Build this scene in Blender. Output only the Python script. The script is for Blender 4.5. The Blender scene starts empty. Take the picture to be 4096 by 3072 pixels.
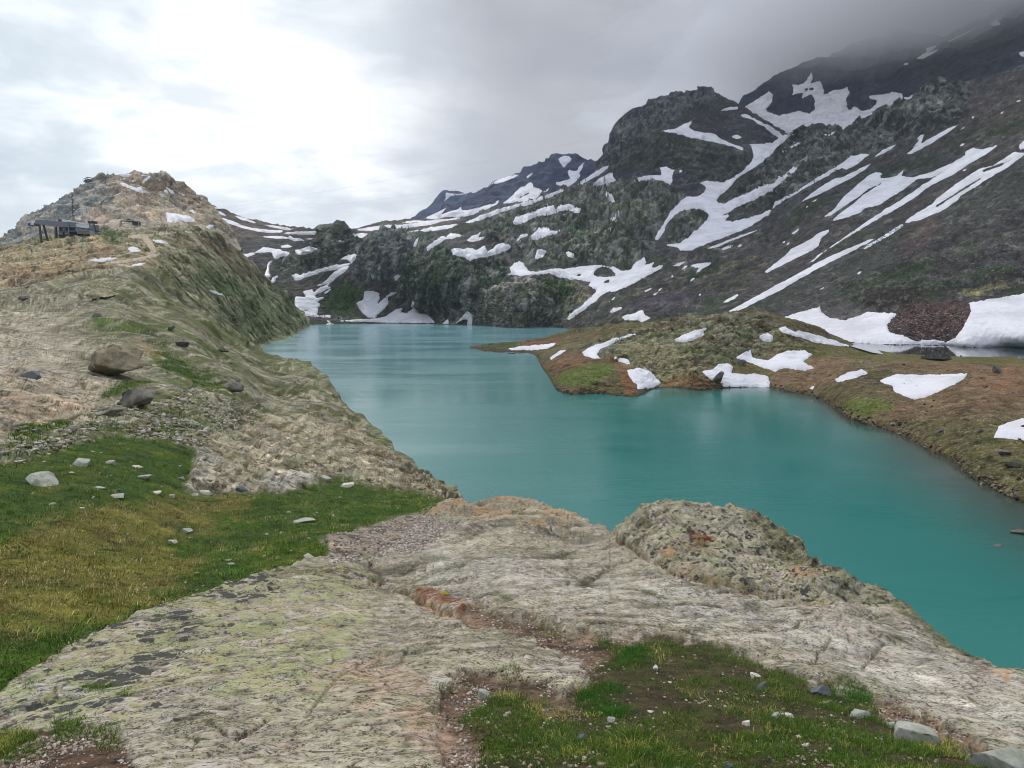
import bpy, math, random
import numpy as np
SC = bpy.context.scene
C = SC.collection
R_ = math.radians

# ------------------------------------------------------------------ camera
F = 800.0                      # focal length in pixels of a 1024 px wide frame
PITCH = R_(6.35)               # looking slightly down
ZC = 30.0                      # eye height above the lake (m)
cam_d = bpy.data.cameras.new('camera')
cam_d.sensor_width = 36.0
cam_d.lens = 36.0 * F / 1024.0
cam_d.clip_start = 0.2
cam_d.clip_end = 30000.0
cam = bpy.data.objects.new('camera', cam_d)
cam.location = (0, 0, ZC)
cam.rotation_euler = (math.pi / 2 - PITCH, 0, 0)
C.objects.link(cam)
SC.camera = cam

# ------------------------------------------------------------------ render settings
SC.view_settings.view_transform = 'Standard'
SC.view_settings.look = 'None'
SC.view_settings.gamma = 1.0
SC.view_settings.exposure = 0.22
SC.view_settings.use_curve_mapping = False
SC.render.engine = 'CYCLES'
SC.cycles.use_denoising = True
SC.cycles.pixel_filter_type = 'BLACKMAN_HARRIS'
SC.cycles.filter_width = 1.0
SC.cycles.max_bounces = 6
SC.cycles.diffuse_bounces = 3
SC.cycles.glossy_bounces = 2
SC.cycles.volume_bounces = 3
SC.cycles.transparent_max_bounces = 4
SC.cycles.use_adaptive_sampling = True
SC.cycles.adaptive_threshold = 0.02

# ------------------------------------------------------------------ sky: Nishita behind a broken cloud deck
SUN_AZ, SUN_EL = R_(-24.0), R_(46.0)      # azimuth from the view direction (negative = left)
sun_dir = (math.sin(SUN_AZ) * math.cos(SUN_EL), math.cos(SUN_AZ) * math.cos(SUN_EL), math.sin(SUN_EL))
world = bpy.data.worlds.new('World')
SC.world = world
world.use_nodes = True
wt = world.node_tree
wt.nodes.clear()

class NT:
    """small helper to write node graphs"""
    def __init__(s, t): s.t = t
    def n(s, typ, **kw):
        nd = s.t.nodes.new(typ)
        for k, v in kw.items():
            if k.startswith('i_'):
                key = k[2:]
                key = int(key) if key.isdigit() else key.replace('_', ' ')
                s.put(nd.inputs[key], v)
            else:
                setattr(nd, k, v)
        return nd
    def put(s, sock, v):
        if isinstance(v, bpy.types.NodeSocket): s.t.links.new(v, sock)
        elif isinstance(v, bpy.types.Node): s.t.links.new(v.outputs[0], sock)
        else: sock.default_value = v
    def math(s, op, a, b=0.0, c=0.0, clamp=False):
        nd = s.t.nodes.new('ShaderNodeMath'); nd.operation = op; nd.use_clamp = clamp
        for i, v in enumerate((a, b, c)): s.put(nd.inputs[i], v)
        return nd.outputs[0]
    def vmath(s, op, a, b=(0, 0, 0)):
        nd = s.t.nodes.new('ShaderNodeVectorMath'); nd.operation = op
        s.put(nd.inputs[0], a); s.put(nd.inputs[1], b)
        return nd.outputs['Value'] if op in ('DOT_PRODUCT', 'LENGTH') else nd.outputs[0]
    def ramp(s, v, a, b, lo=0.0, hi=1.0, smooth=True):
        nd = s.t.nodes.new('ShaderNodeMapRange')
        nd.interpolation_type = 'SMOOTHSTEP' if smooth else 'LINEAR'
        nd.clamp = True
        for i, x in enumerate((v, a, b, lo, hi)): s.put(nd.inputs[i], x)
        return nd.outputs[0]
    def mix(s, f, a, b, mode='MIX'):
        nd = s.t.nodes.new('ShaderNodeMix'); nd.data_type = 'RGBA'; nd.blend_type = mode
        nd.clamp_factor = True
        s.put(nd.inputs[0], f)
        for k, v in ((6, a), (7, b)):
            if isinstance(v, (tuple, list)) and len(v) == 3: v = tuple(v) + (1,)
            s.put(nd.inputs[k], v)
        return nd.outputs[2]
    def noise(s, vec, scale, detail=6.0, rough=0.6, dist=0.0):
        nd = s.n('ShaderNodeTexNoise', i_Scale=scale, i_Detail=detail, i_Roughness=rough, i_Distortion=dist)
        s.put(nd.inputs['Vector'], vec)
        return nd.outputs[0]

w = NT(wt)
sky = w.n('ShaderNodeTexSky', sky_type='NISHITA', sun_disc=False, sun_elevation=SUN_EL, sun_rotation=SUN_AZ, altitude=2500.0)
tc = w.n('ShaderNodeTexCoord')
D = tc.outputs['Generated']
sep = w.n('ShaderNodeSeparateXYZ'); w.put(sep.inputs[0], D)
zc_ = w.math('MAXIMUM', sep.outputs[2], 0.0)
den = w.math('ADD', zc_, 0.22)
cx = w.math('DIVIDE', sep.outputs[0], den)
cy = w.math('DIVIDE', sep.outputs[1], den)
comb = w.n('ShaderNodeCombineXYZ'); w.put(comb.inputs[0], cx); w.put(comb.inputs[1], cy); w.put(comb.inputs[2], zc_)
deck = comb.outputs[0]                                     # direction laid onto a flat cloud deck
n1 = w.noise(deck, 0.9, 5.0, 0.55, 0.6)
n2 = w.noise(deck, 2.0, 4.0, 0.52, 0.4)
def px_dir(u, v):
    x = (u - 512) / F; y = 1.0; zz = (384 - v) / F
    d = np.array([x, y * math.cos(PITCH) + zz * math.sin(PITCH), -y * math.sin(PITCH) + zz * math.cos(PITCH)])
    return d
def unit(d):
    d = np.asarray(d, float); return tuple(d / np.linalg.norm(d))
wob = w.math('MULTIPLY', w.math('SUBTRACT', n1, 0.5), 0.30)
wob2 = w.math('MULTIPLY', w.math('SUBTRACT', n2, 0.5), 0.13)
def glow(u, v, inner, outer):
    """1 near that direction of the sky, 0 beyond; edge broken up by the cloud noise"""
    dt = w.vmath('DOT_PRODUCT', D, unit(px_dir(u, v)))
    ang = w.math('ARCCOSINE', w.math('MINIMUM', dt, 0.99999))
    ang = w.math('ADD', ang, w.math('ADD', wob, wob2))
    return w.ramp(ang, R_(inner), R_(outer), 1.0, 0.0)
gap = glow(265, 100, 1.0, 17.0)          # thin place in the deck with the sun's glow behind it
gap2 = glow(90, -60, 8.0, 24.0)
heavy = glow(820, -150, 20.0, 40.0)       # heavier cloud over the mountain
n3 = w.noise(deck, 3.0, 4.0, 0.55, 0.3)
base = w.mix(w.ramp(n1, 0.36, 0.66), (3.7, 4.1, 5.1), (5.6, 6.0, 6.8))
base = w.mix(w.math('MULTIPLY', w.ramp(n2, 0.42, 0.70), 0.4), base, (3.7, 3.9, 4.7))
base = w.mix(w.math('MULTIPLY', heavy, 0.9), base, w.mix(w.ramp(n2, 0.35, 0.65), (3.7, 3.75, 3.9), (4.7, 4.75, 4.85)))
low = w.ramp(sep.outputs[2], 0.02, 0.17, 1.0, 0.0)         # brighter strip low over the pass
base = w.mix(w.math('MULTIPLY', low, 0.6), base, (5.9, 6.5, 6.9))
base = w.mix(w.math('MULTIPLY', gap2, 0.85), base, w.mix(w.ramp(n3, 0.36, 0.66), (6.3, 7.2, 7.6), (9.6, 10.2, 10.4)))
gapc = w.mix(w.ramp(n3, 0.36, 0.66), (8.2, 8.6, 8.9), (12.5, 12.6, 12.6))
base = w.mix(gap, base, gapc)
lift = w.ramp(sep.outputs[2], 0.38, 0.95, 1.0, 2.0)        # an overcast sky is brightest overhead
base = w.mix(1.0, base, lift, 'MULTIPLY')
allsky = w.mix(0.93, sky.outputs[0], base)
bg = w.n('ShaderNodeBackground', i_Strength=0.1); w.put(bg.inputs[0], allsky)
out = w.n('ShaderNodeOutputWorld'); wt.links.new(bg.outputs[0], out.inputs[0])

# ------------------------------------------------------------------ veiled sun
sl = bpy.data.lights.new('sun', 'SUN')
sl.energy = 1.5; sl.angle = R_(16.0); sl.color = (1.0, 0.965, 0.91)
sun = bpy.data.objects.new('sun', sl)
from mathutils import Vector, Matrix
sun.rotation_euler = (-Vector(sun_dir)).to_track_quat('-Z', 'Y').to_euler()
sun.location = (0, 0, 200)
C.objects.link(sun)

# ------------------------------------------------------------------ numeric helpers
rng = np.random.default_rng(7)
random.seed(7)
def ray(u, v):
    u = np.asarray(u, float); v = np.asarray(v, float)
    x = (u - 512) / F; zz = (384 - v) / F
    c, s = math.cos(PITCH), math.sin(PITCH)
    return np.stack([x, c + zz * s, -s + zz * c], -1)
def at(u, v, Y):
    """the point at ground distance Y (m) that lies in the direction of picture position u, v"""
    d = ray(u, v); t = np.asarray(Y, float) / d[..., 1]
    p = d * t[..., None]; p[..., 2] += ZC
    return p
def W(u, v, z=0.0):
    """distance at which that direction meets the level z"""
    d = ray(u, v); return float((z - ZC) / d[2] * d[1])
def px_of(P):
    P = np.asarray(P, float); x = P[..., 0]; y = P[..., 1]; z = P[..., 2] - ZC
    c, s = math.cos(PITCH), math.sin(PITCH)
    dep = y * c - z * s; up = y * s + z * c
    return 512 + F * x / dep, 384 - F * up / dep
T3 = (rng.random((64, 64, 64)).astype(np.float32) * 2 - 1).ravel()
ROT = np.array([[0.36, 0.48, -0.8], [-0.8, 0.6, 0.0], [0.48, 0.64, 0.6]])
def vnoise(P):
    i = np.floor(P); f = (P - i).astype(np.float32); i = i.astype(np.int64) & 63
    f = f * f * f * (f * (f * 6 - 15) + 10)
    j = (i + 1) & 63
    x0, y0, z0 = i[..., 0] * 4096, i[..., 1] * 64, i[..., 2]
    x1, y1, z1 = j[..., 0] * 4096, j[..., 1] * 64, j[..., 2]
    fx, fy, fz = f[..., 0], f[..., 1], f[..., 2]
    a = T3[x0 + y0 + z0]; a = a + (T3[x1 + y0 + z0] - a) * fx
    b = T3[x0 + y1 + z0]; b = b + (T3[x1 + y1 + z0] - b) * fx
    c = T3[x0 + y0 + z1]; c = c + (T3[x1 + y0 + z1] - c) * fx
    d = T3[x0 + y1 + z1]; d = d + (T3[x1 + y1 + z1] - d) * fx
    a = a + (b - a) * fy; c = c + (d - c) * fy
    return a + (c - a) * fz
def fbm(P, octv=5, gain=0.5, ridged=False, seed=0.0):
    P = np.asarray(P, float) + seed * 17.31
    s = 0; amp = 1.0; tot = 0
    for k in range(octv):
        n = vnoise(P)
        if ridged: n = 1 - 2 * np.abs(n) ** 0.8
        s = s + n * amp; tot += amp; amp *= gain
        P = (P @ ROT) * 2.03 + 5.7
    return s / tot
JT = rng.random((4096, 5)).astype(np.float32)
def worley(P, seed=0):
    """cellular pattern: distance to the nearest joint, and three random values of the block"""
    i = np.floor(P).astype(np.int64); f = (P - i).astype(np.float32)
    F1 = np.full(P.shape[:-1], 9.0, np.float32); F2 = F1.copy(); H_ = np.zeros(P.shape[:-1], np.int64)
    for dx in (-1, 0, 1):
        for dy in (-1, 0, 1):
            for dz in (-1, 0, 1):
                h = ((i[..., 0] + dx) * 73856093 ^ (i[..., 1] + dy) * 19349663 ^ (i[..., 2] + dz) * 83492791 ^ int(seed) * 2654435) & 4095
                j = JT[h]
                d = (dx + j[..., 0] - f[..., 0]) ** 2 + (dy + j[..., 1] - f[..., 1]) ** 2 + (dz + j[..., 2] - f[..., 2]) ** 2
                c = d < F1
                F2 = np.where(c, F1, np.minimum(F2, d)); H_ = np.where(c, h, H_); F1 = np.where(c, d, F1)
    return np.sqrt(F2) - np.sqrt(F1), JT[H_, 3], JT[H_, 4], np.sqrt(F1)
def terrace(n, k, sharp=0.78):
    t = n * k; b = np.floor(t); return (b + sstep(t - b, sharp, 1.0)) / k
def lodn(P, mpp, px, octv=3, gain=0.6, ridged=False, seed=0.0):
    """world noise whose grain follows the distance (px = grain in picture units)"""
    l = np.log2(mpp * px); lo = np.floor(l); f = sstep(l - lo, 0, 1)
    a = fbm(P / (2.0 ** lo)[..., None], octv, gain, ridged, seed); b = fbm(P / (2.0 ** (lo + 1))[..., None], octv, gain, ridged, seed)
    return a * (1 - f) + b * f
def stretch(P, a, b, k):
    """world points squeezed by k along the direction a -> b (for strata and run-off lines)"""
    d = np.asarray(b, float) - np.asarray(a, float); d /= np.linalg.norm(d)
    t = P @ d
    return P + (t * (k - 1))[..., None] * d
def sstep(x, a, b):
    t = np.clip((x - a) / (b - a), 0, 1); return t * t * (3 - 2 * t)
def lin(c):
    c = np.asarray(c, float) / 255.0
    return np.where(c <= 0.04045, c / 12.92, ((c + 0.055) / 1.055) ** 2.4)
def tps(ctrl):
    c = np.array([[a, b, math.log(y)] for a, b, y in ctrl]); X = c[:, :2] / 100.0; n = len(c)
    def ker(r2): return 0.5 * r2 * np.log(r2 + 1e-9)
    r2 = ((X[:, None] - X[None]) ** 2).sum(-1)
    A = np.zeros((n + 3, n + 3)); A[:n, :n] = ker(r2) + np.eye(n) * 0.002
    A[:n, n] = 1; A[:n, n + 1:] = X; A[n, :n] = 1; A[n + 1:, :n] = X.T
    sol = np.linalg.solve(A, np.concatenate([c[:, 2], np.zeros(3)]))
    def f(u, v):
        u = np.asarray(u, float) / 100; v = np.asarray(v, float) / 100
        o = sol[n] + sol[n + 1] * u + sol[n + 2] * v
        for k in range(n):
            d2 = (u - X[k, 0]) ** 2 + (v - X[k, 1]) ** 2
            o = o + sol[k] * 0.5 * d2 * np.log(d2 + 1e-9)
        return np.exp(o)
    return f
def tps_grid(ctrl, U, V, k=4):
    """the same surface worked out on every k-th row and column and filled in between"""
    f = tps(ctrl); nr, nc = U.shape
    ri = np.unique(np.append(np.arange(0, nr, k), nr - 1)); ci = np.unique(np.append(np.arange(0, nc, 2), nc - 1))
    Z = np.log(f(U[np.ix_(ri, ci)], V[np.ix_(ri, ci)]))
    Z1 = np.empty((len(ri), nc))
    for a in range(len(ri)): Z1[a] = np.interp(np.arange(nc), ci, Z[a])
    j = np.clip(np.searchsorted(ri, np.arange(nr), 'right') - 1, 0, len(ri) - 2)
    w_ = (np.arange(nr) - ri[j]) / (ri[j + 1] - ri[j])
    return np.exp(Z1[j] * (1 - w_)[:, None] + Z1[j + 1] * w_[:, None])
def sdist(poly, X, Y):
    """signed distance to a polygon, positive inside"""
    P = np.asarray(poly, float); Q = np.roll(P, -1, 0)
    ins = np.zeros(X.shape, bool); d2 = np.full(X.shape, 1e12)
    for (ax, ay), (bx, by) in zip(P, Q):
        ex, ey = bx - ax, by - ay; L = ex * ex + ey * ey + 1e-12
        t = np.clip(((X - ax) * ex + (Y - ay) * ey) / L, 0, 1)
        d2 = np.minimum(d2, (X - ax - t * ex) ** 2 + (Y - ay - t * ey) ** 2)
        if ay != by:
            c = ((ay > Y) != (by > Y)) & (X < ex * (Y - ay) / (by - ay) + ax)
            ins ^= c
    d = np.sqrt(d2)
    return np.where(ins, d, -d)
def ldist(line, X, Y):
    P = np.asarray(line, float); d2 = np.full(X.shape, 1e12)
    for (ax, ay), (bx, by) in zip(P[:-1], P[1:]):
        ex, ey = bx - ax, by - ay; L = ex * ex + ey * ey + 1e-12
        t = np.clip(((X - ax) * ex + (Y - ay) * ey) / L, 0, 1)
        d2 = np.minimum(d2, (X - ax - t * ex) ** 2 + (Y - ay - t * ey) ** 2)
    return np.sqrt(d2)
# picture regions in which outlines were read -> picture coordinates (1024 x 768)
def q1(p): return [(x / 6.806, 150 + y / 6.806) for x, y in p]
def q2(p): return [(225 + x / 6.32, 150 + y / 6.32) for x, y in p]
def q3(p): return [(500 + x / 6.32, 75 + y / 6.32) for x, y in p]
def q4(p): return [(725 + x / 5.104, y / 5.104) for x, y in p]
def q5(p): return [(475 + x / 4.029, 275 + y / 4.029) for x, y in p]
def q6(p): return [(x / 4.657, 300 + y / 4.657) for x, y in p]
def q7(p): return [(x / 4.424, 525 + y / 4.424) for x, y in p]
def q8(p): return [(425 + x / 3.693, 475 + y / 3.693) for x, y in p]
def q0(p): return [(x, y) for x, y in p]

# ------------------------------------------------------------------ mesh helpers
def mesh_obj(name, verts, faces, mat, parent=None, smooth=True, attrs=None, link=True):
    """faces: (n,3) or (n,4) int array, or list of such arrays"""
    me = bpy.data.meshes.new(name)
    fl = faces if isinstance(faces, list) else [faces]
    fl = [np.asarray(f, np.int32) for f in fl if len(f)]
    verts = np.asarray(verts, np.float32).reshape(-1, 3)
    me.vertices.add(len(verts)); me.vertices.foreach_set('co', verts.ravel())
    loops = np.concatenate([f.ravel() for f in fl])
    tot = np.concatenate([np.full(len(f), f.shape[1], np.int32) for f in fl])
    start = np.concatenate([[0], np.cumsum(tot)[:-1]]).astype(np.int32)
    me.loops.add(len(loops)); me.loops.foreach_set('vertex_index', loops)
    me.polygons.add(len(tot)); me.polygons.foreach_set('loop_start', start); me.polygons.foreach_set('loop_total', tot)
    me.polygons.foreach_set('use_smooth', np.full(len(tot), smooth))
    for k, a in (attrs or {}).items():
        a = np.asarray(a, np.float32)
        at_ = me.attributes.new(k, 'FLOAT_COLOR', 'POINT')
        b = np.ones((len(verts), 4), np.float32); b[:, :3] = a.reshape(-1, 3)
        at_.data.foreach_set('color', b.ravel())
    me.update(calc_edges=True)
    if mat: me.materials.append(mat)
    o = bpy.data.objects.new(name, me)
    if link: C.objects.link(o)
    if parent: o.parent = parent
    return o
def tag(o, label=None, cat=None, group=None, kind=None):
    if label: o['label'] = label
    if cat: o['category'] = cat
    if group: o['group'] = group
    if kind: o['kind'] = kind
    return o
def thing(name, label, cat, loc=(0, 0, 0), rotz=0.0, group=None):
    o = bpy.data.objects.new(name, None); C.objects.link(o)
    o.empty_display_size = 0.2
    o.location = tuple(float(x) for x in loc); o.rotation_euler = (0, 0, rotz)
    return tag(o, label, cat, group)
BOXF = np.array([[0, 1, 3, 2], [4, 6, 7, 5], [0, 4, 5, 1], [2, 3, 7, 6], [0, 2, 6, 4], [1, 5, 7, 3]])
class MB:
    """collects boxes, bars and tubes into one mesh"""
    def __init__(s): s.v = []; s.f = []; s.n = 0
    def raw(s, v, f):
        s.v.append(np.asarray(v, float)); s.f.append(np.asarray(f, int) + s.n); s.n += len(v)
    def box(s, x0, x1, y0, y1, z0, z1):
        s.raw([(x, y, z) for x in (x0, x1) for y in (y0, y1) for z in (z0, z1)], BOXF); return s
    def bar(s, p, q, w, h=None):
        p = np.asarray(p, float); q = np.asarray(q, float); h = h or w
        d = q - p; d /= np.linalg.norm(d)
        up = np.array([0, 0, 1.0]) if abs(d[2]) < 0.9 else np.array([0, 1.0, 0])
        a = np.cross(d, up); a /= np.linalg.norm(a); b = np.cross(a, d)
        s.raw([e + a * i * w / 2 + b * j * h / 2 for e in (p, q) for i in (-1, 1) for j in (-1, 1)], BOXF); return s
    def tube(s, pts, r, n=8):
        pts = [np.asarray(p, float) for p in pts]; ring = []
        for k, p in enumerate(pts):
            d = pts[min(k + 1, len(pts) - 1)] - pts[max(k - 1, 0)]; d /= np.linalg.norm(d)
            up = np.array([0, 0, 1.0]) if abs(d[2]) < 0.9 else np.array([1.0, 0, 0])
            a = np.cross(d, up); a /= np.linalg.norm(a); b = np.cross(d, a)
            ring += [p + (a * math.cos(t) + b * math.sin(t)) * r for t in np.arange(n) * 2 * math.pi / n]
        f = [[k * n + i, k * n + (i + 1) % n, (k + 1) * n + (i + 1) % n, (k + 1) * n + i] for k in range(len(pts) - 1) for i in range(n)]
        s.raw(ring, f); return s
    def prism(s, prof, y0, y1):
        """outline in x,z pushed from y0 to y1 (outline as quads around, fan caps)"""
        n = len(prof); v = [(x, y0, z) for x, z in prof] + [(x, y1, z) for x, z in prof]
        f = [[i, (i + 1) % n, n + (i + 1) % n, n + i] for i in range(n)]
        for k in range(1, n - 2 + 1, 2):
            a, b, c, d = 0, k, k + 1, min(k + 2, n - 1)
            f.append([a, d, c, b]); f.append([n + a, n + b, n + c, n + d])
        s.raw(v, f); return s
    def build(s, name, mat, parent=None, smooth=False):
        V = np.concatenate(s.v); 
        fs = np.concatenate(s.f)
        tri = fs[(fs[:, 2] == fs[:, 3])] if fs.shape[1] == 4 else fs
        quad = fs[(fs[:, 2] != fs[:, 3])] if fs.shape[1] == 4 else fs[:0]
        return mesh_obj(name, V, [x for x in (quad, tri[:, :3]) if len(x)], mat, parent, smooth)
# ------------------------------------------------------------------ materials
def new_mat(name):
    m = bpy.data.materials.new(name); m.use_nodes = True
    m.node_tree.nodes.clear()
    return m, NT(m.node_tree)
def finish(t, color, rough=0.9, bump=None, bump_str=0.5, bump_dist=0.1, spec=0.2, metal=0.0, normal=None):
    b = t.n('ShaderNodeBsdfPrincipled')
    t.put(b.inputs['Base Color'], color if not (isinstance(color, tuple) and len(color) == 3) else color + (1,))
    t.put(b.inputs['Roughness'], rough); t.put(b.inputs['Metallic'], metal)
    b.inputs['Specular IOR Level'].default_value = spec
    if bump is not None:
        bp = t.n('ShaderNodeBump'); bp.inputs['Strength'].default_value = bump_str; bp.inputs['Distance'].default_value = bump_dist
        t.put(bp.inputs['Height'], bump); t.put(b.inputs['Normal'], bp)
    o = t.n('ShaderNodeOutputMaterial'); t.t.links.new(b.outputs[0], o.inputs[0])
    return b
def terrain_mat(name, size, contrast=0.45, bump=0.5, warm=0.06, speck=0.0, direction=None, k=1.0, pit=0.7, pale=0.7, crack=0.0):
    """vertex colour broken up by noise; size = metres of the main grain; direction/k = strata direction"""
    m, t = new_mat(name)
    co = t.n('ShaderNodeTexCoord').outputs['Object']
    if direction is not None:
        d = np.asarray(direction, float); d /= np.linalg.norm(d)
        dt = t.vmath('DOT_PRODUCT', co, tuple(d))
        sc = t.n('ShaderNodeVectorMath', operation='SCALE'); sc.inputs[0].default_value = tuple(d * (k - 1)); t.put(sc.inputs['Scale'], dt)
        co = t.vmath('ADD', co, sc.outputs[0])
    col = t.n('ShaderNodeAttribute', attribute_name='Col').outputs['Color']
    a = t.noise(co, 1.0 / size, 4.0, 0.65, 0.3)
    b = t.noise(co, 5.3 / size, 4.0, 0.7, 0.0)
    f = t.math('ADD', t.math('MULTIPLY', a, 0.6), t.math('MULTIPLY', b, 0.4))
    g = t.ramp(f, 0.30, 0.70, 1 - contrast, 1 + contrast, smooth=False)
    gg = t.n('ShaderNodeCombineXYZ')
    t.put(gg.inputs[0], t.math('ADD', g, t.math('MULTIPLY', t.math('SUBTRACT', a, 0.5), warm * 4)))
    t.put(gg.inputs[1], g)
    t.put(gg.inputs[2], t.math('SUBTRACT', g, t.math('MULTIPLY', t.math('SUBTRACT', a, 0.5), warm * 4)))
    c = t.mix(1.0, col, gg.outputs[0], 'MULTIPLY')
    c = t.mix(t.ramp(f, 0.40, 0.45, pit, 0.0), c, t.mix(1.0, c, (0.28, 0.27, 0.25), 'MULTIPLY'))
    c = t.mix(t.ramp(f, 0.56, 0.62, 0.0, pale), c, t.mix(1.0, c, (1.45, 1.42, 1.38), 'MULTIPLY'))
    if crack > 0:
        for sc_, wd in ((0.55, 0.012), (2.1, 0.022)):
            fz = t.noise(co, sc_ / size, 3.0, 0.6, 1.1)
            ln_ = t.ramp(t.math('ABSOLUTE', t.math('SUBTRACT', fz, 0.5)), wd * 0.25, wd, crack, 0.0)
            c = t.mix(t.math('MULTIPLY', ln_, t.ramp(a, 0.40, 0.55)), c, t.mix(1.0, c, (0.16, 0.15, 0.12), 'MULTIPLY'))
    if speck > 0:
        v = t.n('ShaderNodeTexVoronoi', i_Scale=2.2 / size); t.put(v.inputs['Vector'], co)
        s = t.ramp(t.math('ADD', v.outputs['Distance'], t.math('MULTIPLY', b, 0.5)), 0.38, 0.46, speck, 0.0)
        c = t.mix(s, c, (0.30, 0.30, 0.28))
    hgt = t.math('ADD', t.math('MULTIPLY', a, 1.0), t.math('MULTIPLY', b, 0.5))
    finish(t, c, 0.92, hgt, bump, size * 0.07, spec=0.12)
    return m
def slab_mat():
    m, t = new_mat('lichen_rock')
    co = t.n('ShaderNodeTexCoord').outputs['Object']
    col = t.n('ShaderNodeAttribute', attribute_name='Col').outputs['Color']
    mk = t.n('ShaderNodeSeparateColor'); t.put(mk.inputs[0], t.n('ShaderNodeAttribute', attribute_name='Msk').outputs['Color'])
    my, mb, mo = mk.outputs[0], mk.outputs[1], mk.outputs[2]
    big = t.noise(co, 1.1, 3.0, 0.6, 0.5)
    mid = t.noise(co, 7.0, 4.0, 0.70, 0.3)
    fine = t.noise(co, 38.0, 4.0, 0.72, 0.0)
    f = t.math('ADD', t.math('MULTIPLY', mid, 0.5), t.math('MULTIPLY', fine, 0.5))
    g = t.ramp(f, 0.36, 0.64, 0.45, 1.45, smooth=False)
    c = t.mix(1.0, col, g, 'MULTIPLY')
    c = t.mix(t.ramp(f, 0.425, 0.462, 0.85, 0.0), c, t.mix(1.0, c, (0.22, 0.21, 0.18), 'MULTIPLY'))
    # pale crusts
    c = t.mix(t.math('MULTIPLY', t.ramp(t.math('ADD', t.math('MULTIPLY', mid, 0.6), t.math('MULTIPLY', big, 0.4)), 0.52, 0.60), t.ramp(my, 0.05, 0.2, 0.0, 0.55)), c, (0.56, 0.555, 0.53))
    # yellow green map lichen
    ln = t.noise(co, 4.0, 6.0, 0.74, 0.3)
    yl = t.math('MULTIPLY', t.ramp(ln, 0.47, 0.53), my)
    c = t.mix(t.math('MULTIPLY', yl, 0.66), c, t.mix(fine, (0.23, 0.25, 0.06), (0.50, 0.51, 0.24)))
    # orange weathering
    ol = t.math('MULTIPLY', t.ramp(t.math('ADD', t.math('MULTIPLY', big, 0.55), t.math('MULTIPLY', mid, 0.45)), 0.48, 0.57), mo)
    c = t.mix(t.math('MULTIPLY', ol, 0.8), c, t.mix(mid, (0.26, 0.10, 0.03), (0.58, 0.36, 0.16)))
    # dark crust lichen in spots
    warp = t.n('ShaderNodeTexNoise', i_Scale=16.0, i_Detail=2.0)
    t.put(warp.inputs['Vector'], co)
    wv = t.n('ShaderNodeVectorMath', operation='SCALE'); t.put(wv.inputs[0], warp.outputs['Color']); wv.inputs['Scale'].default_value = 0.12
    v = t.n('ShaderNodeTexVoronoi', i_Scale=8.0); t.put(v.inputs['Vector'], t.vmath('ADD', co, wv.outputs[0]))
    rad = t.math('MULTIPLY', t.math('MULTIPLY', mb, t.ramp(t.noise(co, 1.7, 3.0, 0.6), 0.38, 0.58)), 0.66)
    bl = t.ramp(t.math('SUBTRACT', rad, t.math('ADD', v.outputs['Distance'], t.math('MULTIPLY', t.math('SUBTRACT', fine, 0.5), 0.6))), -0.02, 0.05)
    c = t.mix(t.math('MULTIPLY', bl, 0.88), c, (0.03, 0.033, 0.033))
    mp = t.n('ShaderNodeMapping'); t.put(mp.inputs[0], co); mp.inputs['Rotation'].default_value = (0, 0, R_(-20)); mp.inputs['Scale'].default_value = (0.45, 1.2, 1.0)
    for sc_, wd in ((1.3, 0.008), (4.5, 0.018)):
        fz = t.noise(mp.outputs[0], sc_, 4.0, 0.62, 0.9)
        ln_ = t.ramp(t.math('ABSOLUTE', t.math('SUBTRACT', fz, 0.5)), wd * 0.25, wd, 0.85, 0.0)
        c = t.mix(t.math('MULTIPLY', t.math('MULTIPLY', ln_, t.ramp(mid, 0.42, 0.52)), t.ramp(my, 0.05, 0.2)), c, (0.045, 0.042, 0.034))
    h = t.math('ADD', t.math('MULTIPLY', mid, 0.9), t.math('MULTIPLY', fine, 0.45))
    finish(t, c, 0.88, h, 1.0, 0.016, spec=0.2)
    return m
def snow_mat():
    m, t = new_mat('old_snow')
    co = t.n('ShaderNodeTexCoord').outputs['Object']
    a = t.noise(co, 0.04, 5.0, 0.6); b = t.noise(co, 0.45, 4.0, 0.65); d = t.noise(co, 0.11, 6.0, 0.7, 0.6)
    c = t.mix(t.ramp(a, 0.38, 0.66), (0.76, 0.75, 0.76), (0.62, 0.60, 0.605))
    c = t.mix(t.math('MULTIPLY', t.ramp(d, 0.52, 0.70), 0.55), c, (0.47, 0.44, 0.42))
    c = t.mix(t.math('MULTIPLY', t.ramp(b, 0.56, 0.72), 0.35), c, (0.52, 0.50, 0.50))
    finish(t, c, 0.6, t.math('ADD', a, t.math('ADD', d, t.math('MULTIPLY', b, 0.5))), 0.5, 0.9, spec=0.2)
    return m
def flat_mat(name, col, rough=0.8, var=0.25, size=0.5, metal=0.0, spec=0.3, bump=0.2):
    m, t = new_mat(name)
    co = t.n('ShaderNodeTexCoord').outputs['Object']
    a = t.noise(co, 1.0 / size, 7.0, 0.65)
    c = t.mix(a, tuple(x * (1 - var) for x in col), tuple(min(x * (1 + var), 0.95) for x in col))
    finish(t, c, rough, a, bump, size * 0.2, spec=spec, metal=metal)
    return m
def vcol_mat(name, rough=0.85, var=0.25, size=0.05, trans=0.0, bump=0.0):
    m, t = new_mat(name)
    co = t.n('ShaderNodeTexCoord').outputs['Object']
    col = t.n('ShaderNodeAttribute', attribute_name='Col').outputs['Color']
    a = t.noise(co, 1.0 / size, 5.0, 0.65)
    c = t.mix(1.0, col, t.ramp(a, 0.3, 0.7, 1 - var, 1 + var, smooth=False), 'MULTIPLY')
    b = finish(t, c, rough, a if bump else None, bump, size * 0.5, spec=0.15)
    return m
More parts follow.
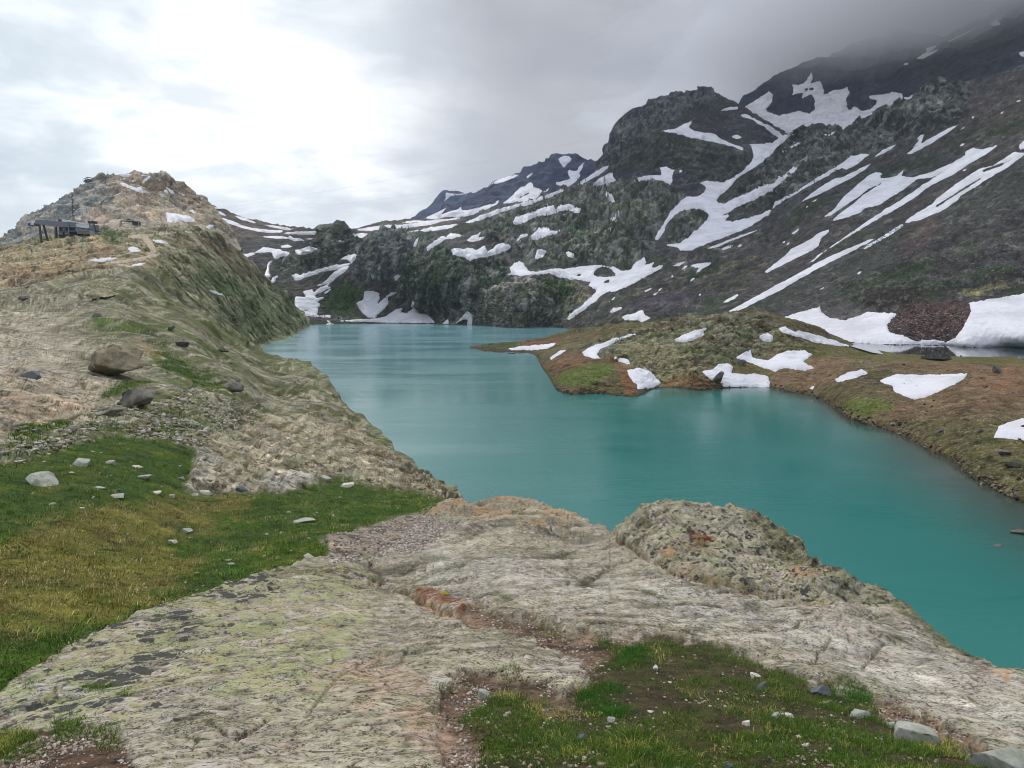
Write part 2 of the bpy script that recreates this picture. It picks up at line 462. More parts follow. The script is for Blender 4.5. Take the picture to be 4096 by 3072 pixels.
def water_mat(name, deep, wave=1.0, rough=0.17):
    m, t = new_mat(name)
    co = t.n('ShaderNodeTexCoord').outputs['Object']
    col = t.n('ShaderNodeAttribute', attribute_name='Col').outputs['Color']
    mp = t.n('ShaderNodeMapping'); t.put(mp.inputs[0], co); mp.inputs['Rotation'].default_value = (0, 0, R_(-14)); mp.inputs['Scale'].default_value = (0.45, 1.0, 1.0)
    a = t.noise(mp.outputs[0], 1.6, 5.0, 0.66, 0.5)
    b = t.noise(mp.outputs[0], 0.16, 3.0, 0.5, 0.6)
    gust = t.ramp(t.noise(co, 0.012, 4.0, 0.55, 0.8), 0.40, 0.66, 0.35, 1.0)
    d = t.noise(mp.outputs[0], 0.42, 3.0, 0.6, 0.4)
    h = t.math('ADD', t.math('ADD', t.math('MULTIPLY', a, 0.45), t.math('MULTIPLY', b, 1.2)), t.math('MULTIPLY', d, 1.3))
    lanes = t.n('ShaderNodeMapping'); t.put(lanes.inputs[0], co); lanes.inputs['Rotation'].default_value = (0, 0, R_(8)); lanes.inputs['Scale'].default_value = (0.35, 1.0, 1.0)
    wind = t.noise(lanes.outputs[0], 0.03, 5.0, 0.6, 0.6)
    rg = t.ramp(wind, 0.38, 0.62, rough * 0.8, rough * 1.25)
    bs = finish(t, col, rg, t.math('MULTIPLY', h, t.math('MULTIPLY', gust, t.ramp(wind, 0.38, 0.62, 0.8, 1.2))), 1.0, 0.040 * wave, spec=0.5)
    bs.inputs['IOR'].default_value = 1.33
    return m
M_SNOW = snow_mat()
M_SLAB = slab_mat()
# ------------------------------------------------------------------ terrain sheets
KA = 1.40
SAT = 1.2
def alb(r, g, b, k=KA): return np.minimum(lin((r, g, b)) ** 1.15 * k, 0.8)
class Sheet:
    """a piece of relief: bottom and top line, distances from control points, relief noise, back slope behind the top line"""
    def __init__(s, u0, u1, du, top, bot, ctrl, nv, back=((0.02, 0.6), (0.06, 3.0), (0.15, 12.0), (0.4, 40.0)), bias=1.0):
        s.us = np.arange(u0, u1 + du * 0.5, du); s.du = du; s.u0 = u0
        top = np.array(sorted(top)); bot = np.array(sorted(bot))
        vt = np.interp(s.us, top[:, 0], top[:, 1]); vb = np.interp(s.us, bot[:, 0], bot[:, 1])
        t = np.linspace(0, 1, nv) ** bias
        s.V = vb[None] + (vt - vb)[None] * t[:, None]; s.U = np.repeat(s.us[None], nv, 0)
        s.Y = tps_grid(ctrl, s.U, s.V)
        P = at(s.U, s.V, s.Y)
        rows = [P]; e = P[-1]
        for fy, drop in back:
            q = e.copy(); q[:, :2] *= (1 + fy); q[:, 2] -= drop; rows.append(q[None])
        nb = len(back)
        s.nb = nb
        s.P0 = np.concatenate(rows, 0)
        s.U = np.concatenate([s.U] + [s.U[-1:]] * nb, 0); s.V = np.concatenate([s.V] + [s.V[-1:] - 0.001 * (k + 1) for k in range(nb)], 0)
        s.Y = s.P0[..., 1]
        s.N = s.normals(s.P0)
        s.P = s.P0.copy(); s.nr, s.nc = s.U.shape
        s.mpp = s.Y / F
        dr = np.linalg.norm(np.gradient(s.P0, axis=0), axis=-1); s.res = np.maximum(s.mpp, np.minimum(0.75 * dr, 18 * s.mpp)); s.res = np.clip(s.res, 0.004, 6.0); s.gm = np.sqrt(s.mpp * s.res)
    @staticmethod
    def normals(P):
        a = np.gradient(P, axis=1); b = np.gradient(P, axis=0)
        n = np.cross(a, b); n /= np.linalg.norm(n, axis=-1, keepdims=True) + 1e-9
        return n
    def displace(s, d, up=0.0):
        n = s.N * (1 - up) + np.array([0, 0, 1.0]) * up
        s.P = s.P + n * d[..., None]
    def color(s, c):
        s.C = np.zeros(s.P.shape) + np.asarray(c); s.M = np.zeros(s.P.shape)
    def mask(s, poly, soft=3.0, rag=3.0, rs=8.0, seed=0.0):
        """soft, ragged-edged inside of an outline"""
        poly = np.asarray(poly); pad = soft + rag + 2
        i0 = max(int((poly[:, 0].min() - pad - s.u0) / s.du), 0); i1 = min(int((poly[:, 0].max() + pad - s.u0) / s.du) + 2, s.nc)
        m = np.zeros(s.U.shape)
        if i1 <= i0: return m
        U = s.U[:, i0:i1]; V = s.V[:, i0:i1]
        nz = fbm(np.stack([U / rs, V / rs * 1.6, np.full(U.shape, seed)], -1), 4, 0.6) * rag * 1.6
        m[:, i0:i1] = sstep(sdist(poly, U, V) + nz, -soft, soft)
        return m
    def paint(s, poly, c, k=1.0, soft=3.0, rag=3.0, rs=8.0, seed=0.0, tex=None):
        m = s.mask(poly, soft, rag, rs, seed) * k
        if tex is not None: m = m * tex
        s.C += (np.asarray(c) - s.C) * m[..., None]
        return m
    def tint(s, m, c):
        s.C += (np.asarray(c) - s.C) * np.clip(m, 0, 1)[..., None]
    def grain(s, relief=1.0, col=0.25, seed=30.0, Pq=None, crack=0.0, crack_c=None, mask=None, cpx=14.0, cw=0.80):
        """small relief, colour grain and dark fissures that stay a few picture units wide at every distance"""
        Q = s.P if Pq is None else Pq
        mpp = np.clip(s.mpp, 0.004, 3.0); mk = 1.0 if mask is None else mask
        a = lodn(Q, s.res, 9.0, 3, 0.55, True, seed); b = lodn(Q, s.res, 3.5, 2, 0.6, False, seed + 5)
        s.displace((a * 1.7 + b * 0.2) * np.sqrt(mpp * s.res) * relief * mk)
        s.C *= np.clip(1 + col * 1.1 * b + col * 0.6 * a, 0.3, 1.8)[..., None]
        if crack:
            n = lodn(Q, s.res, cpx, 3, 0.55, False, seed + 11)
            c = sstep(1 - np.abs(n) * 4.5, cw - 0.25, cw + 0.1) * sstep(lodn(s.P, s.res, 45.0, 2, 0.5, False, seed + 3), -0.25, 0.25) * mk
            s.displace(-c * mpp * 1.2 * crack)
            s.C += (np.asarray(crack_c) - s.C) * np.clip(c * 0.85 * crack, 0, 0.92)[..., None]
    def blocks(s, px, seed, Pq=None, amp=2.0, joint=1.0, joint_c=None, tone=0.22, mask=None, width=0.10):
        """jointed rock: every block a little higher, lower, lighter or darker than its neighbour, dirt in the joints"""
        Q = s.P if Pq is None else Pq
        mk = np.ones(s.U.shape) if mask is None else mask
        lo = 2.0 ** np.floor(np.log2(s.res * px))
        Q = Q + (fbm(Q / (lo * 0.6)[..., None], 2, 0.5, seed=seed)[..., None] * (lo * 0.22)[..., None])
        sel = mk > 0.04; e = np.ones(s.U.shape, np.float32); r1_ = e * 0.5; r2_ = e * 0.5; f1 = e * 0.3
        e[sel], r1_[sel], r2_[sel], f1[sel] = worley((Q / lo[..., None])[sel], seed)
        j = (1 - sstep(e, 0.0, width)) * mk
        d = (r1_ - 0.45) * amp * sstep(e, 0.0, 0.32) * np.sqrt(s.mpp * s.res)
        s.displace(d * mk - j * s.mpp * 1.6 * joint)
        s.C *= (1 + (r2_ - 0.5) * 2 * tone * mk)[..., None]
        if joint_c is not None: s.C += (np.asarray(joint_c) - s.C) * np.clip(j * 0.8 * joint, 0, 0.9)[..., None]
    def mottle(s, px, ang, st, relief, col, seed, dark=None, dk=0.6, pale=None, pk=0.6, mask=None, dthr=0.12, pthr=0.15):
        """streaky ledges, cracks and crusts a few picture units across at any distance and slant; ang = lie of the streaks"""
        n = s.nr; dr = np.maximum(np.linalg.norm(np.gradient(s.P0, axis=0), axis=-1), s.mpp * 0.8)
        lm = 2.0 ** np.floor(np.log2(s.mpp * px)); ld = 2.0 ** np.floor(np.log2(dr * px))
        X = s.P0[..., 0] / lm; D_ = np.hypot(s.P0[..., 1], s.P0[..., 2] * 0.0) / ld + s.P0[..., 2] / lm * 0.5
        c, q = math.cos(ang), math.sin(ang)
        a = (X * c + D_ * q) * st; b = -X * q + D_ * c
        Q = np.stack([a, b, np.zeros(a.shape)], -1)
        mk = np.ones(s.U.shape) if mask is None else mask
        n1 = fbm(Q + seed * 3.7, 3, 0.55, True); n2 = fbm(Q * 1.3 + seed * 5.1 + 9, 3, 0.6); n3 = fbm(Q * 0.9 + seed * 2.3 + 31, 3, 0.6)
        s.displace((n1 + n2 * 0.6) * relief * s.mpp * mk)
        s.C *= np.clip(1 + col * (n2 - 0.5 * n3) * mk, 0.35, 1.7)[..., None]
        if dark is not None: s.C += (np.asarray(dark) - s.C) * (sstep(n2, dthr, dthr + 0.22) * dk * mk)[..., None]
        if pale is not None: s.C += (np.asarray(pale) - s.C) * (sstep(n3, pthr, pthr + 0.22) * pk * mk)[..., None]
    def build(s, name, mat, label=None):
        r, c = np.meshgrid(np.arange(s.nr - 1), np.arange(s.nc - 1), indexing='ij')
        i = (r * s.nc + c).ravel()
        f = np.stack([i, i + 1, i + s.nc + 1, i + s.nc], -1)
        s.P = s.P.astype(np.float32).astype(float)
        lum = s.C.mean(-1, keepdims=True); s.C = np.clip(lum + (s.C - lum) * SAT, 0.004, 0.85)
        o = mesh_obj(name, s.P.reshape(-1, 3), f, mat, attrs={'Col': s.C.reshape(-1, 3), 'Msk': s.M.reshape(-1, 3)})
        return tag(o, kind='structure', label=label)
    def idx(s, u, v):
        j = int(np.clip(round((u - s.u0) / s.du), 0, s.nc - 1))
        col = s.V[: s.nr - s.nb, j]
        return int(np.argmin(np.abs(col - v))), j
    def pt(s, u, v):
        i, j = s.idx(u, v); return s.P[i, j].copy(), s.N[i, j].copy()
    def pts(s, u, v):
        """many positions at once"""
        j = np.clip(np.round((u - s.u0) / s.du).astype(int), 0, s.nc - 1)
        n = s.nr - s.nb
        vb = s.V[0, j]; vt = s.V[n - 1, j]
        i = np.clip(np.round((vb - v) / (vb - vt + 1e-9) * (n - 1)).astype(int), 0, n - 1)
        return i, j
def noise_uv(S, su, sv, seed, octv=4, gain=0.55):
    return fbm(np.stack([S.U / su, S.V / sv, np.full(S.U.shape, seed)], -1), octv, gain)
def steep(S):
    return 1 - np.abs(Sheet.normals(S.P)[..., 2])

# colours as seen through the lens, brought back to surface colour by alb()
GRASS_F = alb(58, 76, 44); GRASS_D = alb(42, 58, 38); ROCK_D = alb(62, 64, 66); ROCK_B = alb(56, 61, 72)
SCREE = alb(84, 76, 72); SCREE_D = alb(66, 60, 62); RUST = alb(112, 78, 58); PALE = alb(150, 142, 126); OCH = alb(150, 124, 88)
LITE = alb(128, 126, 116)

# ---- distant blue peak
A = Sheet(395, 520, 1.0, [(395, 226), (412, 219), (424, 212), (431, 204), (437, 197), (442, 193.5), (446.5, 192), (454, 193.5), (463, 192.5), (472, 193), (484, 196), (520, 205)],
          [(395, 236), (520, 236)], [(395, 230, 3300), (520, 230, 3300), (446, 192, 3600), (480, 200, 3500), (430, 215, 3450)], 40)
A.displace(fbm(A.P0 / 90, 5, 0.55, True) * 16)
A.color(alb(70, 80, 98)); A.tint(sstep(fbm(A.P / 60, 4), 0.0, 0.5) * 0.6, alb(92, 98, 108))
# ---- dark ridge below the clouds
B = Sheet(425, 640, 0.8, [(425, 220), (435, 213), (462, 201), (478, 193), (497, 183), (518, 174.5), (526, 169), (541, 163), (549, 158.7), (556, 156), (563, 155), (576, 154), (585, 159), (593, 159.6), (604, 165), (640, 175)],
          [(425, 236), (640, 236)], [(425, 225, 2000), (640, 225, 1750), (480, 200, 2150), (500, 205, 2000), (545, 160, 2350), (600, 165, 2250), (560, 195, 1950), (620, 190, 1850), (520, 190, 2120)], 90)
B.displace(fbm(B.P0 / 110, 6, 0.55, True) * 17 + fbm(B.P0 / 25, 4, 0.5) * 3)
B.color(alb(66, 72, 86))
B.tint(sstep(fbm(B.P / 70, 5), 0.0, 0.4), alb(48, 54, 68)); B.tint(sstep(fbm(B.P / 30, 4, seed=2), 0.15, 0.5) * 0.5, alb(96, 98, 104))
# ---- high mountain with the snow bowl, running up into the cloud
Dm = Sheet(725, 1110, 1.0, [(725, 116), (737, 106), (757, 92), (776, 78), (800, 64), (850, 44), (902, 34), (945, 38), (965, 31), (982, 22), (1000, 10), (1024, -4), (1110, -50)],
           [(725, 160), (1110, 110)], [(725, 150, 1650), (745, 106, 2000), (800, 70, 2150), (850, 50, 2200), (900, 60, 2000), (960, 40, 1950), (1024, 0, 1900), (1110, -40, 1850), (790, 130, 1800), (850, 125, 1750), (900, 110, 1650), (960, 90, 1500), (1024, 75, 1350), (1110, 50, 1250), (1110, 100, 1150), (860, 100, 1900)], 150)
Dm.displace(fbm(stretch(Dm.P0, at(960, 90, 1500), at(980, 30, 1950), 0.45) / 95, 6, 0.55, True) * 20 + fbm(Dm.P0 / 20, 4) * 3.5)
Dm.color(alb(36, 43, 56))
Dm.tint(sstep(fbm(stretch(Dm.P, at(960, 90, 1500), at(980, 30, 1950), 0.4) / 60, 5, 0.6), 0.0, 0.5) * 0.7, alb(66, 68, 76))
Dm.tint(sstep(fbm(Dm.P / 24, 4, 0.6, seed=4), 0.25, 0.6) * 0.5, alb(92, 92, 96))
Dm.paint(q4([(900, 250), (1526, 130), (1600, 400), (1300, 420), (1000, 480), (900, 400)]), alb(54, 52, 56), 0.6, 15, 8)
# ---- the great mountainside round the lake head: pass, crags, dark peak, gullied slope
E = Sheet(195, 1110, 0.9,
    [(195, 197)] + q1([(1380, 345), (1440, 380), (1500, 400)]) + q2([(0, 375), (100, 420), (200, 455), (300, 475), (430, 492), (560, 500), (585, 492), (610, 488), (650, 484), (700, 486), (740, 497), (775, 503), (820, 497), (900, 482), (985, 460), (1060, 452), (1110, 445), (1180, 440), (1260, 438), (1340, 440)])
    + [(462, 218), (494, 212), (525, 204), (555, 195), (575, 188), (586, 181), (592, 175), (596, 168), (600, 158), (604, 150)]
    + q3([(690, 415), (700, 370), (760, 290), (800, 250), (840, 215), (880, 198), (930, 180), (965, 155), (1000, 152), (1100, 130), (1180, 120), (1230, 110), (1275, 86), (1300, 75), (1340, 95), (1420, 142), (1500, 190), (1560, 222), (1640, 268), (1720, 318), (1830, 375)])
    + q4([(345, 690), (380, 655), (405, 640), (440, 637), (500, 645), (600, 657), (640, 640), (700, 612), (760, 590), (860, 555), (960, 510), (1000, 480), (1050, 445), (1100, 425), (1200, 413), (1300, 400), (1400, 370), (1526, 325)]) + [(1110, 30)],
    [(195, 335), (300, 331), (480, 332), (575, 338), (600, 345), (850, 356), (1110, 362)],
    [(195, 330, 800), (225, 326, 820), (309, 326, W(309, 326, -1)), (336, 324.6, W(336, 324.6, -0.6)), (390, 323.8, W(390, 323.8, -0.5)), (431, 324, W(431, 324, -0.6)), (472, 325.5, W(472, 325.5, -0.6)), (541, 327.5, W(541, 327.5, -0.6)), (575, 331, W(575, 331, -1)),
     (336, 331, W(336, 331, -5)), (431, 331, W(431, 331, -5)), (520, 334, W(520, 334, -5)),
     (320, 319, 850), (360, 319, 850),
     (650, 328, 520), (760, 322, 470), (850, 341, W(850, 341, 8.5)), (900, 343.5, W(900, 343.5, 8.5)), (960, 345.5, W(960, 345.5, 8.5)), (1024, 347, W(1024, 347, 8.5)), (1100, 348, W(1100, 348, 8.5)), (850, 356, W(850, 356, 3)), (950, 352, W(950, 352, 4.5)), (1024, 353, W(1024, 353, 4.5)), (1110, 362, W(1110, 362, 1)), (700, 345, 440),
     (1024, 300, 400), (960, 305, 405), (860, 318, 430), (800, 315, 470), (740, 308, 540), (1100, 300, 385),
     (1024, 250, 510), (1024, 150, 730), (1024, 70, 1000), (1110, 40, 960), (1110, 200, 560), (940, 270, 500), (900, 200, 780), (900, 110, 1130), (940, 84, 1100), (850, 255, 620), (800, 250, 720), (800, 180, 1020), (805, 128, 1420), (842, 130, 1350), (700, 300, 640), (700, 262, 800), (725, 225, 1010), (660, 232, 980), (640, 265, 850), (615, 300, 720), (760, 190, 1180),
     (440, 305, 850), (440, 255, 900), (470, 228, 1100), (400, 222, 1500), (412, 228, 1300), (330, 240, 960), (328, 229, 1010), (357, 236, 1150), (385, 240, 950), (280, 225, 1500), (225, 209, 1500), (203, 201, 1450), (250, 235, 1250), (262, 250, 1080), (270, 272, 960), (272, 282, 930), (300, 300, 880), (350, 290, 880), (395, 270, 880), (300, 262, 1020), (420, 285, 860),
     (520, 300, 740), (505, 290, 790), (545, 285, 800), (530, 255, 950), (560, 222, 1150), (500, 240, 1050), (580, 262, 900), (560, 278, 850), (600, 190, 1400), (610, 160, 1550), (650, 112, 1650), (703, 88, 1750), (737, 106, 1850), (660, 140, 1440), (655, 132, 1520), (700, 160, 1350), (750, 158, 1420), (760, 130, 1600), (789, 135, 1700), (650, 190, 1230), (600, 220, 1080), (690, 185, 1220)], 330)
fallA, fallB = at(900, 190, 850), at(740, 300, 600)
# how rocky each place is (crags stand out, scree lies smooth)
dome_l = E.mask(q2([(555, 640), (560, 560), (600, 500), (650, 480), (720, 480), (790, 510), (850, 570), (870, 620), (760, 700), (560, 800), (330, 760), (310, 690), (440, 670)]), 4, 3)
crag_m = E.mask(q2([(790, 760), (830, 660), (880, 590), (960, 540), (1060, 500), (1180, 515), (1215, 560), (1170, 680), (1120, 760), (1080, 840), (960, 830), (800, 810)]), 3, 3)
crag_r = E.mask(q2([(1180, 650), (1290, 520), (1400, 600), (1500, 680), (1560, 690), (1700, 690), (1780, 740), (1810, 800), (1560, 940), (1570, 1110), (1340, 1100), (1200, 1000), (1080, 920), (1090, 830), (1130, 760)]), 3, 3)
knoll = E.mask(q2([(1565, 1110), (1575, 960), (1650, 900), (1800, 830), (2000, 785), (2150, 800), (2260, 860), (2330, 930), (2300, 1010), (2212, 1070), (2140, 1130), (1900, 1125)]), 2, 2)
headw = E.mask(q3([(0, 860), (300, 770), (560, 690), (850, 665), (980, 665), (1060, 700), (1150, 760), (1180, 790), (1080, 860), (980, 1040), (910, 1150), (830, 1225), (700, 1210), (500, 1205), (310, 1220), (160, 1200), (40, 1160), (-120, 1060), (-120, 880)]), 4, 4)
peak = E.mask(q3([(590, 560), (680, 430), (760, 280), (930, 170), (1300, 60), (1420, 140), (1250, 210), (1080, 320), (930, 360), (860, 400), (700, 580), (640, 590)]), 3, 3)
dome_r = E.mask(q3([(690, 600), (720, 480), (860, 405), (1000, 360), (1200, 395), (1400, 440), (1530, 480), (1600, 530), (1590, 560), (1500, 650), (1400, 680), (1250, 670), (1060, 590), (850, 610)]), 3, 3)
isle = E.mask(q3([(1050, 1060), (1040, 980), (1080, 900), (1150, 855), (1250, 845), (1310, 890), (1310, 930), (1230, 1010), (1130, 1065)]), 2, 2)
ridge_r = E.mask(q4([(240, 780), (330, 690), (400, 635), (600, 650), (960, 505), (1100, 420), (1240, 420), (1260, 560), (1200, 620), (960, 690), (860, 740), (600, 830), (340, 1010), (100, 1080), (0, 1000), (100, 930)]), 4, 5)
slabs = E.mask(q3([(620, 1500), (800, 1340), (1050, 1220), (1300, 1100), (1700, 960), (1760, 1060), (1640, 1260), (1380, 1420), (1200, 1520), (800, 1600), (420, 1600)]), 5, 6)
lowr = E.mask(q4([(560, 1480), (860, 1320), (1060, 1230), (1526, 1080), (1600, 1500), (1240, 1530), (1000, 1560), (880, 1590), (700, 1580)]), 6, 6)
rocky = np.clip(0.25 + dome_l * 0.75 + crag_m + crag_r + knoll * 0.8 + headw * 0.9 + peak * 0.45 + dome_r * 0.5 + isle * 0.7 + ridge_r * 0.8 + slabs * 0.45 + lowr * 0.5, 0.2, 1.15)
far = E.Y / 900.0
Pe = stretch(E.P0, fallA, fallB, 0.45)
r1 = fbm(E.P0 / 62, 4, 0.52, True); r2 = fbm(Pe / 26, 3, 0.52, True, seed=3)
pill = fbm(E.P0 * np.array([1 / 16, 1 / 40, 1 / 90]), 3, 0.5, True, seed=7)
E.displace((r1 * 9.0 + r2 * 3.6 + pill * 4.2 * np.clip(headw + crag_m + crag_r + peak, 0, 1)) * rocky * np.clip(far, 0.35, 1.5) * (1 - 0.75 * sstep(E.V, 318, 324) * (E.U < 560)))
st_e = steep(E)
E.color(alb(76, 73, 70))
n_big = fbm(E.P / 90, 5, 0.55, seed=5); n_mid = fbm(Pe / 22, 5, 0.6, seed=6); n_fin = fbm(Pe / 7, 4, 0.6, seed=8)
E.tint(sstep(n_mid, -0.05, 0.35) * 0.7, alb(104, 99, 93))
E.tint(sstep(n_big, -0.02, 0.22) * 0.75, alb(54, 66, 40))
E.tint(sstep(fbm(Pe / 12, 4, 0.6, seed=23), 0.15, 0.4) * 0.6, alb(48, 44, 42))
E.tint(sstep(n_fin, 0.15, 0.55) * 0.5, alb(58, 54, 52))
# pass and moor on the left: warm brown
E.paint(q2([(0, 380), (300, 470), (560, 500), (560, 540), (340, 540), (100, 560), (60, 700), (250, 800), (300, 1000), (-100, 1000), (-100, 380)]), alb(112, 99, 88), 0.8, 5, 4)
E.paint(q2([(780, 500), (1180, 440), (1340, 430), (1500, 440), (1340, 520), (1100, 510), (900, 560), (800, 560)]), alb(112, 104, 94), 0.7, 3, 2)
E.paint(q2([(300, 780), (560, 800), (800, 720), (1080, 850), (1080, 900), (960, 1060), (640, 1060), (560, 1000), (430, 950)]), alb(88, 82, 76), 0.85, 6, 4)
E.paint(q2([(330, 830), (500, 850), (480, 900), (400, 960), (330, 930)]), alb(78, 80, 62), 0.6, 4, 3)
E.paint(q2([(600, 990), (680, 870), (780, 840), (850, 900), (850, 960), (890, 1060), (700, 1060)]), alb(70, 88, 50), 0.9, 6, 4)
# crags
def crag(m, rock, grass, gk=0.6, pale=0.4, sd=1.0):
    E.tint(m * 0.95, rock)
    g = sstep(fbm(E.P / 45, 5, 0.62, seed=sd) + (0.55 - st_e) * 0.9, 0.0, 0.22)
    E.tint(m * g * gk, grass)
    E.tint(m * sstep(fbm(E.P * np.array([1 / 6, 1 / 14, 1 / 26]), 4, 0.62, seed=sd + 9), 0.0, 0.22) * pale * 1.5, LITE)
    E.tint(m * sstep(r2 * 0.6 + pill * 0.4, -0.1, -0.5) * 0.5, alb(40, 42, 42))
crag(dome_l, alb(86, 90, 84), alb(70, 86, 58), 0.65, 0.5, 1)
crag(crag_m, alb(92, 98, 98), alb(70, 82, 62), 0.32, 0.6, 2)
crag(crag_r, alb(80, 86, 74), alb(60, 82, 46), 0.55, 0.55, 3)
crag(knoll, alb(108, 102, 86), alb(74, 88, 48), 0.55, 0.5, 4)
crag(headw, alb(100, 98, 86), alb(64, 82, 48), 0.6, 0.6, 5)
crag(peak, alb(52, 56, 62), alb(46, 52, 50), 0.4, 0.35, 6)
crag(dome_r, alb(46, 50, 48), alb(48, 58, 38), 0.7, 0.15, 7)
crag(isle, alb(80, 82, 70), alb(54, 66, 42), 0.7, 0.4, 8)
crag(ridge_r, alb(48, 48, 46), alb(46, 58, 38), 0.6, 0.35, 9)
E.paint(q2([(1640, 910), (1760, 860), (1900, 815), (2000, 790), (1960, 830), (1840, 880), (1700, 930)]), alb(170, 162, 150), 0.8, 3, 2)
E.paint(q3([(440, 1290), (560, 1330), (590, 1390), (500, 1450), (420, 1370)]), alb(140, 126, 98), 0.45, 3, 3)
E.paint(q3([(240, 1330), (330, 1310), (430, 1340), (490, 1410), (430, 1440), (330, 1400)]), alb(52, 76, 34), 0.85, 4, 3)
E.paint(q2([(1180, 720), (1290, 640), (1420, 680), (1440, 780), (1340, 880), (1200, 900), (1120, 860)]), alb(54, 78, 40), 0.5, 8, 7)
E.paint(q3([(420, 960), (500, 900), (600, 880), (580, 980), (480, 1040), (420, 1010)]), alb(52, 78, 44), 0.7, 5, 4)
# scree below the peaks
E.paint(q3([(710, 600), (850, 610), (1010, 590), (1060, 590), (1260, 670), (1310, 720), (1200, 770), (1080, 690), (860, 660), (720, 670)]), alb(56, 53, 60), 0.95, 3, 2)
E.paint(q3([(1080, 320), (1260, 210), (1400, 200), (1520, 190), (1700, 340), (1760, 390), (1720, 430), (1560, 430), (1540, 460), (1400, 410), (1200, 320)]), alb(60, 54, 60), 0.95, 4, 3)
E.paint(q3([(90, 1040), (220, 1040), (230, 1100), (120, 1170), (0, 1190), (-60, 1120)]), alb(92, 86, 82), 0.9, 3, 2)
E.paint(q4([(1200, 640), (1300, 480), (1526, 370), (1600, 560), (1500, 640), (1380, 660), (1300, 720), (1060, 760), (900, 800), (830, 830), (780, 830), (940, 770)]), alb(86, 76, 70), 0.7, 10, 10)
E.paint(q4([(0, 1280), (200, 1180), (520, 1120), (800, 1100), (1000, 960), (1200, 840), (1526, 600), (1526, 800), (1100, 1040), (900, 1160), (600, 1300), (300, 1460), (100, 1560), (0, 1600)]), alb(80, 74, 68), 0.6, 10, 10)
E.paint(q4([(780, 850), (900, 820), (1060, 790), (1140, 810), (1060, 860), (900, 880), (800, 885)]), alb(50, 60, 40), 0.8, 5, 4)
E.paint(q4([(1150, 720), (1300, 670), (1526, 600), (1526, 660), (1330, 730), (1200, 770)]), alb(58, 64, 44), 0.7, 6, 5)
# slabby lower slope and wet dark rock
E.tint(slabs * sstep(fbm(Pe / 9, 4, 0.65, seed=12), 0.0, 0.4) * 0.6, alb(132, 120, 104))
E.tint(slabs * sstep(fbm(Pe / 14, 4, 0.65, seed=13), 0.1, 0.5) * 0.6, alb(64, 76, 44))
E.paint(q3([(780, 1520), (900, 1400), (1150, 1380), (1330, 1400), (1250, 1480), (1060, 1530)]), alb(88, 80, 88), 0.75, 6, 5)
E.paint(q4([(560, 1360), (780, 1240), (1200, 1010), (1526, 850), (1526, 1080), (1100, 1220), (840, 1340), (300, 1580), (100, 1590)]), alb(70, 70, 62), 0.75, 8, 8)
E.tint(lowr * sstep(n_mid + n_big, -0.3, 0.3) * 0.85, alb(46, 66, 32))
E.tint(lowr * sstep(fbm(Pe / 8, 4, 0.7, seed=14), 0.2, 0.55) * 0.6, alb(112, 108, 96))
E.paint(q4([(900, 1200), (1040, 1120), (1120, 1130), (1060, 1260), (960, 1330), (900, 1300)]), alb(84, 70, 66), 0.8, 6, 5)
E.paint(q4([(930, 1210), (980, 1170), (1040, 1140), (1010, 1190), (950, 1230)]), alb(122, 106, 92), 0.5, 5, 4)
E.paint(q4([(680, 1530), (760, 1480), (1000, 1480), (1060, 1500), (1000, 1545), (880, 1590), (740, 1590)]), alb(52, 42, 38), 0.9, 4, 4)
E.paint(q4([(1010, 1490), (1230, 1440), (1526, 1380), (1526, 1490), (1250, 1525), (1180, 1530), (1040, 1500)]), alb(56, 52, 50), 0.85, 4, 4)
E.paint(q4([(1200, 1490), (1340, 1460), (1440, 1440), (1450, 1470), (1300, 1500), (1215, 1515)]), alb(138, 132, 96), 0.8, 3, 3)
E.paint(q5([(1660, 200), (1700, 155), (1780, 120), (1990, 110), (2005, 150), (1960, 230), (1900, 275), (1760, 262), (1670, 230)]), alb(84, 62, 56), 0.9, 3, 2)
E.paint([(300, 320), (420, 322), (480, 323), (480, 332), (300, 332)], alb(66, 72, 52), 0.9, 1, 0.6)
crk = np.clip(rocky - 0.15, 0, 1)
cliff = np.clip(crag_m + crag_r + headw + knoll + dome_l + peak + ridge_r + isle, 0, 1)
E.mottle(8.0, 1.25, 0.4, 1.6, 0.5, 9, alb(40, 42, 40), 0.7, alb(140, 138, 128), 0.6, cliff * (1 - 0.5 * peak))
E.mottle(3.5, 1.1, 0.6, 0.4, 0.5, 10, alb(38, 40, 38), 0.5, alb(136, 132, 122), 0.45, cliff, 0.2, 0.2)
E.mottle(6.0, 0.5, 0.35, 0.8, 0.5, 11, alb(46, 44, 42), 0.6, alb(122, 116, 108), 0.45, 1 - cliff, 0.15, 0.22)
E.mottle(3.0, 0.5, 0.5, 0.3, 0.5, 12, alb(48, 46, 42), 0.5, alb(132, 126, 118), 0.4, 1 - cliff, 0.2, 0.25)
E.blocks(13.0, 3, E.P * np.array([1, 1, 0.5]), 1.3, 0.8, alb(34, 34, 32), 0.42, crk * (1 - 0.55 * peak), 0.12)
E.blocks(5.0, 4, stretch(E.P, fallA, fallB, 0.5), 1.4, 0.5, alb(40, 38, 36), 0.25, np.clip(rocky, 0.45, 1), 0.10)
E.grain(0.3, 0.35, 31, stretch(E.P, fallA, fallB, 0.55), 0.8, alb(34, 34, 32), np.clip(rocky + 0.15, 0, 1), 12.0)

